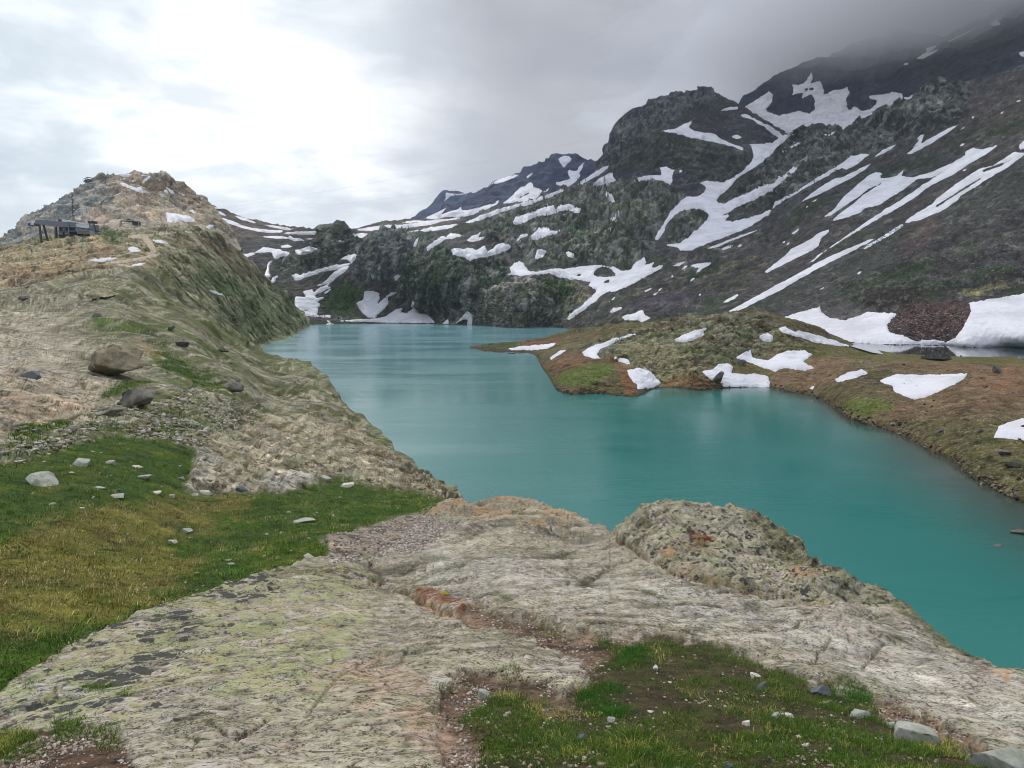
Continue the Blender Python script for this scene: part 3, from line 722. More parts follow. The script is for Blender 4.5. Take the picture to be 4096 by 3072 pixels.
# ---- hill on the left with the lift stations
G = Sheet(-150, 240, 0.8, [(-150, 285), (-70, 262)] + q1([(-60, 660), (0, 610), (60, 560), (110, 540), (170, 480), (260, 420), (350, 370), (420, 315), (490, 285), (550, 260), (600, 232), (640, 200), (700, 175), (760, 165), (830, 155), (900, 150), (950, 160), (1000, 166), (1060, 165), (1130, 175), (1180, 198), (1220, 225), (1300, 280), (1350, 322), (1400, 370), (1450, 420), (1500, 470), (1540, 520), (1580, 575), (1640, 700)]),
          [(-70, 275), (0, 268), (45, 256), (112, 247), (200, 247), (225, 262), (240, 275)],
          [(-70, 270, 430), (0, 262, 450), (0, 240, 620), (60, 215, 700), (120, 175, 800), (160, 176, 820), (200, 205, 850), (230, 230, 850), (150, 215, 690), (100, 215, 640), (60, 235, 540), (150, 232, 540), (200, 234, 600), (120, 240, 490), (45, 252, 450), (112, 246, 460), (200, 246, 560), (235, 262, 640), (190, 220, 720)], 150)
G.displace((fbm(G.P0 / 45, 4, 0.5, True) * 6.0 + fbm(G.P0 / 14, 3, 0.5) * 1.6) * np.where(G.V > 236, 0.5, 1.0))
G.color(alb(162, 154, 142))
gn = fbm(G.P / 30, 5, 0.6, seed=2); gf = fbm(G.P / 8, 4, 0.65, seed=3)
G.tint(sstep(gn, -0.1, 0.4) * 0.7, alb(116, 118, 100)); G.tint(sstep(gf, 0.1, 0.5) * 0.55, alb(88, 90, 80))
G.tint(sstep(fbm(G.P / 14, 4, seed=5), 0.15, 0.5) * 0.6, alb(166, 150, 124))
G.paint(q1([(-80, 640), (170, 480), (420, 315), (640, 200), (760, 160), (760, 220), (700, 330), (560, 480), (300, 620), (-80, 760)]), alb(112, 120, 122), 0.75, 8, 6)  # blue-grey haze over the hill's left side, put into the rock colour
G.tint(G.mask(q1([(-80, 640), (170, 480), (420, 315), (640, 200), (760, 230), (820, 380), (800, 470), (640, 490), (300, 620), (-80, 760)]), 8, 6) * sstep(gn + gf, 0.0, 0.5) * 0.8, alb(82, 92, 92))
G.paint(q1([(640, 210), (740, 170), (800, 165), (800, 195), (680, 215)]), alb(82, 86, 86), 0.8, 2, 2)
G.paint(q1([(760, 200), (850, 165), (1060, 170), (980, 250), (1000, 300), (1100, 340), (1000, 400), (850, 370), (790, 290)]), alb(152, 136, 122), 0.8, 6, 5)
G.paint(q1([(980, 240), (1060, 170), (1200, 220), (1330, 310), (1400, 400), (1300, 400), (1140, 330), (1000, 300)]), alb(126, 112, 98), 0.75, 5, 5)
G.paint(q1([(850, 370), (1100, 400), (1330, 400), (1500, 500), (1400, 560), (1120, 510), (850, 500)]), alb(168, 152, 130), 0.5, 6, 6)
G.paint(q1([(1330, 420), (1560, 540), (1600, 640), (1450, 560), (1340, 480)]), alb(104, 98, 86), 0.7, 5, 4)
G.paint(q1([(640, 500), (770, 495), (730, 530), (700, 560), (640, 550)]), alb(178, 160, 146), 0.9, 1.5, 1)
G.blocks(9.0, 5, None, 2.0, 0.8, alb(84, 82, 74), 0.22, None)
G.mottle(6.0, -0.3, 0.6, 1.0, 0.4, 6, alb(88, 86, 76), 0.6, alb(186, 174, 152), 0.5)
G.grain(0.5, 0.25, 33, None, 0.6, alb(70, 70, 62), None, 14.0)
# ---- slope with the tracks and the long flank above the far lake
L = Sheet(-150, 330, 0.8, [(-150, 285), (-70, 268)] + q1([(0, 700), (80, 672), (200, 645), (290, 622), (400, 590), (480, 574), (560, 565), (700, 563), (780, 575), (900, 572), (1050, 562), (1200, 552), (1380, 553), (1450, 575), (1520, 640), (1600, 690), (1660, 740), (1720, 790), (1780, 860), (1830, 930), (1900, 985), (1960, 1020), (2010, 1075), (2050, 1130), (2110, 1192)]) + [(316, 327.5), (330, 332)],
          [(-70, 330), (0, 318), (100, 300), (140, 296), (165, 308), (200, 330), (235, 352), (262, 364), (330, 372)],
          [(-70, 268, 400), (0, 252, 415), (45, 241, 415), (82, 234, 425), (112, 232, 430), (155, 232, 450), (200, 232, 520), (225, 245, 600), (235, 251, 620), (253, 266, 650), (269, 287, 680), (288, 300, 720), (301, 316, 775), (310, 325.5, W(310, 325.5, 0)), (263, 346, W(263, 346, 0)), (277, 341.5, W(277, 341.5, 0)), (290, 337, W(290, 337, 0)), (300, 331, W(300, 331, 0)),
           (330, 332, W(330, 332, -6)), (330, 360, W(330, 360, -6)), (278, 348, W(278, 348, -3)), (265, 354, W(265, 354, -1)), (295, 344, W(295, 344, -4)), (312, 334, W(312, 334, -4)),
           (0, 300, 215), (-70, 310, 190), (60, 290, 225), (100, 280, 240), (140, 275, 258), (165, 290, 280), (200, 315, 310), (235, 342, 360), (150, 255, 335), (60, 265, 310), (0, 275, 290), (200, 270, 410), (240, 300, 480), (265, 325, 535), (220, 300, 400), (0, 318, 150), (100, 300, 180), (200, 330, 265), (-70, 330, 130)], 190)
lA, lB = at(180, 260, 400), at(255, 345, 430)
Pl = stretch(L.P0, lA, lB, 0.3)
shore = sstep(L.P0[..., 2], 0.3, 4.0)
L.displace((lodn(L.P0, L.res, 30.0, 3, 0.5, True, 1) * 3.0 + lodn(Pl, L.res, 11.0, 2, 0.5, True, 2) * 2.0) * L.gm * (0.25 + 0.75 * shore))
L.color(alb(138, 134, 112))
ln = fbm(Pl / 11, 5, 0.6, seed=5); lf = fbm(Pl / 4.0, 4, 0.65, seed=6)
L.tint(sstep(ln, -0.05, 0.4) * 0.8, alb(92, 100, 70)); L.tint(sstep(lf, 0.08, 0.42) * 0.75, alb(60, 66, 48))
L.tint(sstep(fbm(Pl / 3, 3, seed=7), 0.2, 0.5) * 0.5, alb(168, 160, 136))
L.tint(sstep(fbm(Pl / 6, 4, 0.6, seed=9), -0.05, 0.3) * 0.55, alb(160, 154, 130))
L.paint(q1([(1500, 720), (1850, 950), (2110, 1200), (1780, 1340), (1500, 1150), (1350, 900), (1380, 760)]), alb(74, 96, 58), 0.6, 12, 10)
L.tint(L.mask(q1([(1400, 650), (1850, 950), (2110, 1200), (1780, 1340), (1400, 1050), (1250, 800)]), 10, 8) * sstep(lf + ln * 0.5, 0.08, 0.4) * 0.6, alb(48, 64, 36))
L.paint(q1([(1380, 560), (1480, 590), (1640, 730), (1850, 960), (1800, 960), (1560, 800), (1350, 700), (1160, 640)]), alb(108, 92, 78), 0.7, 6, 5)
L.paint(q1([(-80, 640), (1000, 600), (1100, 700), (1000, 850), (600, 870), (0, 1010), (-80, 1010)]), alb(158, 138, 112), 0.6, 10, 8)
L.paint(q1([(470, 700), (560, 660), (760, 650), (790, 690), (730, 740), (560, 720)]), alb(126, 104, 92), 0.75, 4, 4)
L.paint(q1([(0, 880), (150, 830), (420, 790), (560, 800), (740, 780), (900, 830), (820, 850), (700, 830), (500, 850), (300, 890), (100, 900)]), alb(140, 116, 94), 0.55, 6, 6)
L.paint(q1([(1000, 850), (1040, 830), (1110, 850), (1130, 890), (1040, 890)]), alb(112, 78, 60), 0.7, 3, 3)
L.paint(q1([(400, 640), (470, 590), (600, 570), (760, 562), (910, 590), (840, 640), (700, 640), (540, 640)]), alb(62, 82, 48), 0.95, 3, 2)
L.paint(q1([(590, 650), (640, 605), (700, 620), (720, 660), (640, 670)]), alb(172, 154, 126), 0.85, 2, 2)
L.paint(q1([(0, 990), (80, 900), (300, 870), (520, 860), (500, 900), (300, 940), (100, 980)]), alb(108, 88, 76), 0.8, 3, 3)
L.paint(q1([(760, 740), (860, 640), (900, 580), (1010, 590), (1060, 690), (1000, 730)]), alb(140, 134, 112), 0.7, 5, 3)
L.blocks(10.0, 6, stretch(L.P, lA, lB, 0.45), 1.8, 0.9, alb(56, 60, 42), 0.25, 0.2 + 0.8 * sstep(L.P[..., 2], 0.3, 3.0), 0.12)
L.mottle(6.0, -0.6, 0.35, 1.3, 0.45, 4, alb(54, 60, 40), 0.75, alb(158, 154, 132), 0.6, 0.2 + 0.8 * sstep(L.P[..., 2], 0.3, 3.0))
L.mottle(3.0, -0.6, 0.5, 0.4, 0.4, 5, alb(50, 54, 38), 0.5, alb(166, 160, 140), 0.45, None, 0.2, 0.2)
L.grain(0.4, 0.2, 35, stretch(L.P, lA, lB, 0.3), 1.0, alb(44, 48, 34), 0.25 + 0.75 * sstep(L.P[..., 2], 0.3, 3.0), 10.0)
# ---- near hillside: slabs, turf hollows, meadow
H = Sheet(-190, 520, 0.85, [(-190, 330), (-80, 316), (0, 301), (30, 298), (60, 290), (80, 283), (100, 279), (120, 275), (140, 274), (152, 279), (165, 289), (182, 302), (200, 315), (218, 328), (235, 340), (250, 350), (262, 357), (272, 361), (290, 365), (310, 372), (325, 388), (345, 410), (356, 421), (368, 431), (385, 447), (398, 458), (405, 465), (412, 473), (425, 479), (434, 482), (440, 485), (448, 492), (456, 500), (464, 505), (480, 518), (520, 545)],
          [(-190, 880), (0, 800), (136, 720), (217, 680), (316, 650), (420, 640), (520, 640)],
          [(-80, 316, 185), (0, 301, 205), (60, 290, 215), (100, 279, 225), (140, 274, 240), (165, 289, 258), (200, 315, 285), (235, 340, 330), (262, 357, 378), (310, 372, 240), (345, 410, 150), (405, 465, 78), (440, 485, 56), (462, 503, 45), (520, 545, 32),
           (0, 460, 33), (0, 420, 42), (0, 380, 60), (0, 340, 100), (60, 400, 55), (111, 358, 85), (100, 330, 130), (111, 372, 75), (200, 380, 95), (230, 385, 105), (200, 340, 175), (150, 310, 195), (260, 420, 85), (300, 440, 75), (200, 440, 48), (300, 480, 41), (380, 480, 50), (200, 500, 33), (100, 500, 27), (0, 500, 25), (0, 560, 18.5), (100, 560, 19.8), (200, 560, 21), (0, 620, 14.5), (100, 620, 15.2), (0, 690, 11.8), (-80, 700, 11), (-80, 450, 34), (330, 550, 20.8), (330, 510, 30), (400, 505, 35), (430, 500, 38), (250, 580, 18.5), (420, 530, 23.5), (60, 672, 12), (136, 634, 14.3), (217, 606, 16.2), (316, 580, 18), (389, 572, 18.5), (-190, 330, 165), (-190, 450, 34), (-190, 560, W(-190, 560, 24.0)), (-190, 700, W(-190, 700, 24.2)), (-190, 880, W(-190, 880, 24.6)), (0, 800, W(0, 800, 24.3)), (136, 720, W(136, 720, 24.0)), (217, 680, W(217, 680, 23.9)), (316, 650, W(316, 650, 23.8)), (420, 640, W(420, 640, 23.6)), (520, 640, W(520, 640, 23.2))], 460, bias=0.62)
hA, hB = np.zeros(3), np.array([1.0, -0.3, -0.3])
Ph = stretch(H.P0, hA, hB, 0.32)
meadow = H.mask(q6([(-1000, 760), (0, 752), (120, 750), (290, 690), (400, 660), (560, 640), (760, 650), (900, 700), (905, 790), (850, 880), (880, 905), (1000, 915), (1150, 900), (1320, 905), (1480, 860), (1560, 830), (1760, 880), (1980, 910), (2090, 945), (2000, 965), (1880, 1010), (1700, 1070), (1500, 1110), (1540, 1160), (1520, 1190), (1300, 1240), (1500, 1700), (1000, 2000), (-1000, 2900)]), 3, 3, 10)
hfar = 1 - 0.75 * sstep(H.Y, 55, 130)
rub = H.mask(q6([(0, 690), (120, 600), (420, 560), (760, 470), (1040, 470), (1180, 520), (1000, 650), (900, 700), (740, 650), (440, 650), (250, 700), (90, 760), (0, 750)]), 5, 5)
out1 = H.mask(q6([(905, 760), (930, 700), (1050, 600), (1300, 540), (1600, 560), (1900, 780), (2090, 900), (2080, 950), (1800, 890), (1560, 830), (1420, 890), (1240, 915), (1000, 905), (850, 890)]), 3, 3)
d1 = lodn(H.P0, H.res, 26.0, 3, 0.5, True, 1); d2 = lodn(Ph, H.res, 9.0, 2, 0.5, True, 2); d3 = fbm(H.P0 / 1.0, 2, 0.5, True, seed=3)
H.displace((d1 * 3.6 + d2 * 1.6 * hfar) * H.gm * (1 - meadow * 0.93) + (d3 * 0.16 * (rub + out1 * 0.8) + fbm(H.P0 / 2.3, 3, 0.55, True, seed=11) * 0.22 * out1) * np.clip(H.Y / 30, 0.5, 1.5) * (1 - meadow) + fbm(H.P0 / 1.4, 4) * 0.10 * meadow, up=0.15)
H.color(alb(134, 130, 112))
hn = fbm(Ph / 5.5, 5, 0.6, seed=5); hf = fbm(Ph / 1.6, 4, 0.65, seed=6); hg = fbm(H.P0 / 8.0, 4, 0.6, seed=15)
H.tint(sstep(hn, -0.05, 0.45) * 0.6, alb(112, 112, 86)); H.tint(sstep(hf, 0.10, 0.45) * 0.6, alb(84, 82, 64))
H.tint(sstep(lodn(Ph, H.res, 10.0, 3, 0.6, False, 7), 0.1, 0.45) * 0.6, alb(172, 165, 148))
H.tint(sstep(lodn(H.P0, H.res, 22.0, 4, 0.6, False, 71), 0.05, 0.4) * 0.5 * (1 - meadow), alb(96, 98, 76))
H.tint(sstep(hg, 0.02, 0.3) * 0.8 * (1 - meadow) * sstep(H.U, 40, 130), alb(80, 86, 52))
H.tint((1 - meadow) * sstep(lodn(H.P0, H.res, 18.0, 3, 0.6, False, 90), 0.08, 0.3) * 0.55 * sstep(H.U, 90, 190), alb(82, 96, 52))
H.paint(q6([(700, 280), (760, 240), (900, 320), (1020, 370), (1080, 430), (960, 420), (800, 350)]), alb(64, 82, 38), 0.9, 4, 4)
H.paint(q6([(400, 110), (520, 130), (560, 170), (460, 150)]), alb(68, 88, 44), 0.9, 2, 2)
H.paint(q6([(500, 115), (620, 150), (780, 180), (720, 195), (600, 180)]), alb(66, 86, 40), 0.85, 2, 2)
H.paint(q6([(470, 470), (560, 400), (660, 380), (690, 400), (640, 420), (560, 450)]), alb(70, 92, 42), 0.95, 2, 2)
H.paint(q6([(30, 630), (120, 600), (300, 570), (330, 585), (280, 610), (150, 640), (60, 640)]), alb(72, 96, 42), 0.95, 2, 1.5)
H.paint(q6([(-400, 120), (0, 90), (260, 110), (380, 220), (380, 300), (640, 380), (480, 480), (340, 590), (0, 620), (-400, 620)]), alb(172, 162, 148), 0.55, 12, 12)
H.paint(q6([(0, 400), (200, 400), (420, 480), (330, 590), (0, 610), (-200, 560)]), alb(176, 150, 126), 0.4, 14, 18)
H.paint(q6([(640, 225), (760, 260), (740, 290), (660, 260)]), alb(172, 142, 112), 0.4, 4, 4)
H.tint(rub * 0.6, alb(140, 136, 120)); H.tint(rub * sstep(fbm(H.P0 / 0.7, 4, 0.7, seed=8), 0.0, 0.35), alb(88, 90, 56)); H.tint(rub * sstep(fbm(H.P0 / 0.5, 3, 0.7, seed=9), 0.25, 0.5), alb(184, 178, 166))
H.tint(out1 * 0.6, alb(164, 155, 138)); H.tint(out1 * sstep(fbm(Ph / 0.8, 4, 0.65, seed=10), 0.1, 0.5) * 0.5, alb(180, 146, 110)); H.tint(out1 * sstep(fbm(Ph / 0.5, 4, 0.65, seed=12), 0.15, 0.5) * 0.7, alb(96, 86, 70))
H.paint(q6([(920, 720), (980, 720), (1000, 800), (1000, 880), (880, 900), (910, 800)]), alb(184, 180, 170), 0.45, 5, 6)
H.paint(q6([(1250, 850), (1400, 800), (1480, 830), (1400, 890), (1260, 905)]), alb(188, 185, 178), 0.5, 5, 6)
H.paint(q6([(1560, 600), (1900, 780), (2120, 940), (2050, 930), (1800, 800), (1560, 660)]), alb(92, 80, 62), 0.65, 6, 6)
H.paint(q6([(1900, 800), (1980, 810), (2060, 870), (2000, 880), (1920, 830)]), alb(58, 60, 44), 0.8, 3, 3)
tan = H.mask(q6([(0, 1130), (200, 1030), (330, 980), (560, 960), (700, 950), (900, 920), (1160, 920), (1130, 980), (1000, 1040), (950, 1080), (800, 1110), (760, 1150), (900, 1180), (960, 1210), (900, 1300), (600, 1450), (300, 1520), (0, 1560), (-300, 1600), (-300, 1200)]), 8, 12, 14)
H.tint(meadow, alb(58, 76, 34)); H.tint(meadow * sstep(fbm(H.P0 / 1.2, 5, 0.6, seed=16), -0.1, 0.4) * 0.6, alb(84, 92, 40))
H.tint(meadow * tan * 0.9, alb(98, 94, 54)); H.tint(meadow * sstep(fbm(H.P0 / 0.8, 4, 0.6, seed=17), 0.1, 0.5) * 0.45, alb(44, 50, 24))
gravel_h = H.mask(q6([(1490, 1120), (1600, 1100), (1700, 1070), (1880, 1005), (2010, 1000), (2100, 1050), (2140, 1100), (1900, 1150), (1760, 1190), (1540, 1200), (1545, 1150)]), 3, 3)
H.tint(gravel_h, alb(136, 126, 114))
H.blocks(28.0, 7, stretch(H.P, hA, hB, 0.35), 3.2, 0.55, alb(66, 66, 40), 0.14, (1 - meadow) * (1 - gravel_h), 0.13)
H.blocks(13.0, 8, stretch(H.P, hA, hB, 0.35), 1.6, 0.4, alb(62, 58, 38), 0.18, (1 - meadow) * (1 - gravel_h) * sstep(lodn(H.P, H.res, 60.0, 2, 0.5, False, 77), -0.3, 0.2), 0.16)
H.mottle(7.0, -0.45, 0.6, 0.45, 0.45, 1, alb(62, 60, 42), 0.75, alb(184, 176, 158), 0.5, (1 - meadow) * (1 - gravel_h) * (1 - 0.3 * (1 - hfar)))
H.mottle(3.0, -0.45, 0.7, 0.12, 0.5, 2, alb(58, 56, 40), 0.55, alb(186, 180, 164), 0.45, (1 - meadow) * (1 - gravel_h), 0.2, 0.2)
H.mottle(26.0, -0.3, 0.5, 1.0, 0.2, 3, alb(84, 92, 52), 0.65, None, 0, (1 - meadow) * (1 - gravel_h) * sstep(H.U, 60, 150) * (1 - out1 * 0.7), 0.1)
H.grain(0.5, 0.20, 37, stretch(H.P, hA, hB, 0.3), 0.6, alb(58, 54, 36), (1 - meadow * 0.9) * (1 - gravel_h * 0.9), 14.0)
# ---- peninsula and right-hand shore
Pn = Sheet(470, 1110, 0.8, [(470, 347), (480, 345.5), (490, 344.5), (508, 343.5), (525, 342.5), (540, 341), (556, 337.5)] + q5([(400, 232), (480, 215), (560, 204), (650, 200), (720, 195), (800, 180), (900, 170), (1000, 158), (1100, 150), (1170, 155), (1230, 175), (1300, 195), (1400, 232), (1480, 262), (1560, 292), (1620, 302), (1700, 318), (1900, 328), (2060, 330), (2212, 328)]) + [(1060, 356), (1110, 355)],
           [(470, 362), (505, 366), (530, 371), (545, 405), (600, 412), (650, 408), (700, 404), (790, 406), (830, 419), (850, 433), (890, 445), (930, 465), (970, 490), (1000, 506), (1024, 520), (1060, 545), (1110, 580)],
           [(470, 350, W(470, 350, -0.5)), (482, 351, W(482, 351, 0)), (500, 353, W(500, 353, 0)), (520, 354, W(520, 354, 0)), (537, 357, W(537, 357, 0)), (541, 367, W(541, 367, 0)), (549, 377, W(549, 377, 0)), (556, 389, W(556, 389, 0)), (590, 394, W(590, 394, 0)), (620, 396, W(620, 396, 0)), (640, 396, W(640, 396, 0)), (652, 389.5, W(652, 389.5, 0)), (700, 390.5, W(700, 390.5, 0)), (745, 387.5, W(745, 387.5, 0)), (770, 388, W(770, 388, 0)), (790, 393, W(790, 393, 0)), (830, 405, W(830, 405, 0)), (850, 420, W(850, 420, 0)), (890, 431, W(890, 431, 0)), (930, 452, W(930, 452, 0)), (970, 477, W(970, 477, 0)), (1000, 493, W(1000, 493, 0)), (1024, 504, W(1024, 504, 0)), (1110, 560, W(1110, 560, 0)),
            (470, 362, W(470, 362, -4)), (530, 371, W(530, 371, -4)), (520, 360, W(520, 360, -1.5)), (600, 411, W(600, 411, -5)), (700, 403, W(700, 403, -5)), (790, 405, W(790, 405, -4)), (850, 432, W(850, 432, -3)), (930, 464, W(930, 464, -2.5)), (1024, 519, W(1024, 519, -2)), (1110, 579, W(1110, 579, -2)),
            (482, 346, W(482, 346, 0.6)), (510, 344, W(510, 344, 1.2)), (540, 341, W(540, 341, 2.0)), (556, 337.5, W(556, 337.5, 3.0)), (575, 333, 480), (614, 326, 400), (660, 324, 380), (723, 315, 360), (748, 312.5, 350), (773, 316, 345), (798, 323, 345), (847, 342, 372), (872, 350, W(872, 350, 7.6)), (947, 356, W(947, 356, 7.6)), (1024, 356.5, W(1024, 356.5, 7.6)), (1110, 355, W(1110, 355, 7.6)),
            (700, 350, 300), (700, 368, 272), (640, 350, 310), (600, 372, 262), (570, 375, 262), (800, 362, 285), (760, 345, 315), (850, 372, 245), (900, 366, 248), (960, 366, 240), (1024, 372, 222), (1024, 400, 180), (1024, 450, 134), (950, 422, 164), (900, 398, 198), (1110, 400, 175), (1110, 460, 130), (560, 350, 375), (610, 345, 345), (590, 358, 308)], 230)
rimf = Pn.mask([(850, 340), (880, 344), (1130, 344), (1130, 368), (900, 364), (860, 356)], 4, 0)
shp = sstep(Pn.P0[..., 2], 0.15, 2.5)
pA, pB = at(600, 350, 350), at(760, 335, 330)
Pp = stretch(Pn.P0, pA, pB, 0.4)
prk = Pn.mask(q5([(430, 320), (560, 250), (760, 200), (1000, 160), (1200, 170), (1340, 300), (1100, 330), (1000, 360), (910, 400), (1000, 450), (760, 460), (620, 360)]), 5, 4)
Pn.displace((lodn(Pn.P0, Pn.res, 16.0, 3, 0.5, True, 1) * 4.0 * (0.3 + prk) + lodn(Pp, Pn.res, 6.0, 2, 0.5, True, 2) * 1.4 * (0.4 + prk)) * Pn.gm * (0.12 + 0.88 * shp) * (1 - 0.93 * rimf), up=0.4)
Pn.color(alb(102, 90, 70))
pn = fbm(Pp / 9, 5, 0.6, seed=4); pf = fbm(Pp / 2.4, 4, 0.65, seed=5); pg = fbm(Pn.P / 18, 4, 0.6, seed=6)
Pn.tint(sstep(pn, -0.1, 0.35) * 0.7, alb(92, 88, 54)); Pn.tint(sstep(pg, 0.1, 0.4) * 0.6, alb(72, 78, 46)); Pn.tint(sstep(pf, 0.15, 0.5) * 0.6, alb(62, 54, 44))
Pn.tint(prk * sstep(pf + pn * 0.5, -0.25, 0.2) * 0.75, alb(144, 140, 120)); Pn.tint(prk * sstep(pg + pn, 0.05, 0.5) * 0.7, alb(82, 88, 50))
Pn.tint(prk * sstep(fbm(Pp / 3, 4, 0.65, seed=9), 0.2, 0.5) * 0.7, alb(58, 52, 40))
Pn.paint(q5([(480, 320), (500, 290), (560, 268), (620, 260), (560, 320), (510, 338)]), alb(128, 126, 118), 0.7, 2, 2)
Pn.paint(q5([(700, 280), (820, 270), (860, 310), (760, 330)]), alb(150, 144, 122), 0.6, 4, 4)
Pn.paint(q5([(560, 300), (700, 290), (860, 330), (880, 400), (860, 460), (760, 460), (640, 360)]), alb(156, 146, 116), 0.55, 4, 4)
Pn.paint(q5([(760, 440), (860, 400), (940, 410), (990, 455), (900, 462), (780, 466)]), alb(128, 92, 64), 0.7, 3, 3)
Pn.paint(q5([(270, 370), (330, 335), (430, 320), (480, 345), (440, 370), (330, 400)]), alb(124, 94, 74), 0.75, 3, 3)
Pn.paint(q5([(360, 400), (430, 370), (540, 360), (560, 400), (480, 450), (380, 450), (320, 440)]), alb(86, 98, 44), 0.85, 3, 3)
Pn.paint(q5([(540, 350), (600, 355), (640, 430), (655, 470), (620, 485), (580, 440), (590, 400)]), alb(130, 94, 70), 0.75, 2, 2)
Pn.paint(q5([(20, 275), (160, 270), (200, 280), (130, 300), (40, 300)]), alb(70, 76, 44), 0.8, 1.5, 1)
Pn.paint(q5([(180, 280), (330, 258), (420, 245), (330, 275), (200, 290)]), alb(122, 78, 58), 0.6, 1.5, 1.5)
Pn.paint(q5([(1190, 400), (1280, 370), (1350, 330), (1500, 310), (1540, 330), (1450, 420), (1370, 460), (1210, 455)]), alb(120, 98, 80), 0.8, 4, 4)
Pn.paint(q5([(1600, 360), (1800, 340), (2100, 370), (2212, 380), (2300, 520), (2000, 560), (1760, 580), (1560, 570), (1740, 510), (1900, 460), (1990, 400), (1700, 395)]), alb(116, 94, 78), 0.7, 9, 9)
Pn.paint(q5([(2000, 380), (2212, 370), (2300, 480), (2060, 500)]), alb(132, 100, 80), 0.5, 10, 9)
Pn.paint(q5([(1240, 290), (1500, 300), (1900, 330), (2212, 335), (2212, 365), (1900, 350), (1560, 350), (1300, 330)]), alb(92, 90, 56), 0.7, 4, 3)
Pn.paint(q5([(1480, 530), (1560, 500), (1640, 500), (1700, 540), (1560, 570)]), alb(92, 102, 48), 0.8, 4, 4)
Pn.paint(q5([(1740, 600), (1900, 580), (2212, 660), (2300, 900), (2212, 900), (2000, 840), (1860, 690)]), alb(92, 86, 60), 0.7, 7, 7)
Pn.tint(Pn.mask(q5([(1740, 600), (1900, 580), (2300, 640), (2400, 1000), (2212, 900), (2000, 840), (1860, 690)]), 5, 5) * sstep(pf, 0.05, 0.4) * 0.7, alb(58, 62, 34))
Pn.tint(Pn.mask(q5([(1740, 560), (1900, 540), (2300, 600), (2400, 1000), (2212, 900), (2000, 840), (1860, 690)]), 5, 5) * sstep(fbm(Pn.P / 1.3, 4, 0.7, seed=12), 0.25, 0.5) * 0.7, alb(140, 132, 118))
Pn.tint((1 - sstep(Pn.P[..., 2], 0.1, 0.9)) * 0.75, alb(66, 56, 46))
Pn.blocks(12.0, 9, stretch(Pn.P, pA, pB, 0.5), 3.5, 0.9, alb(58, 54, 38), 0.25, (0.15 + 0.85 * prk) * sstep(Pn.P[..., 2], 0.1, 2.0) * (1 - 0.8 * rimf), 0.12)
Pn.mottle(6.0, 0.35, 0.4, 1.4, 0.45, 7, alb(58, 54, 38), 0.7, alb(150, 146, 126), 0.5, (0.25 + 0.75 * prk) * sstep(Pn.P[..., 2], 0.1, 1.5) * (1 - 0.8 * rimf))
Pn.mottle(3.0, 0.3, 0.6, 0.4, 0.5, 8, alb(54, 48, 36), 0.5, alb(140, 128, 110), 0.4, sstep(Pn.P[..., 2], 0.1, 1.5) * (1 - 0.8 * rimf), 0.22, 0.22)
Pn.grain(0.5, 0.3, 39, stretch(Pn.P, pA, pB, 0.4), 0.8, alb(48, 42, 32), (0.2 + 0.8 * sstep(Pn.P[..., 2], 0.1, 2.0)) * (1 - 0.85 * rimf), 12.0)
# ---- the rock the photographer stands on
STOP = [(-200, 800), (-80, 735), (-40, 712)] + q7([(0, 720), (40, 682), (120, 632), (200, 595), (270, 555), (350, 512), (430, 470), (520, 430), (600, 395), (690, 360), (780, 330), (870, 298), (960, 270), (1070, 236), (1180, 205), (1290, 178), (1400, 155), (1500, 145), (1600, 148), (1640, 146), (1700, 118), (1720, 108)]) + [(396, 545), (410, 533), (420, 520), (430, 509), (440, 504)] + q8([(130, 100), (160, 104), (200, 105), (240, 100), (290, 88), (330, 86), (360, 93), (400, 95), (440, 106), (470, 120), (500, 132), (530, 150), (560, 168), (590, 185), (640, 193), (688, 203), (700, 186), (735, 162), (770, 140), (800, 118), (830, 105), (900, 103), (960, 105), (1010, 112), (1090, 120), (1150, 126), (1180, 130), (1210, 134), (1235, 150), (1270, 158), (1290, 178), (1330, 190), (1360, 212), (1400, 240), (1420, 260), (1440, 295), (1470, 322), (1510, 342), (1560, 370), (1600, 402), (1640, 430), (1700, 462), (1750, 490), (1790, 520), (1840, 555), (1900, 590), (1980, 630), (2060, 670), (2150, 700), (2212, 725)]) + [(1060, 690), (1110, 715), (1180, 752), (1260, 790)]
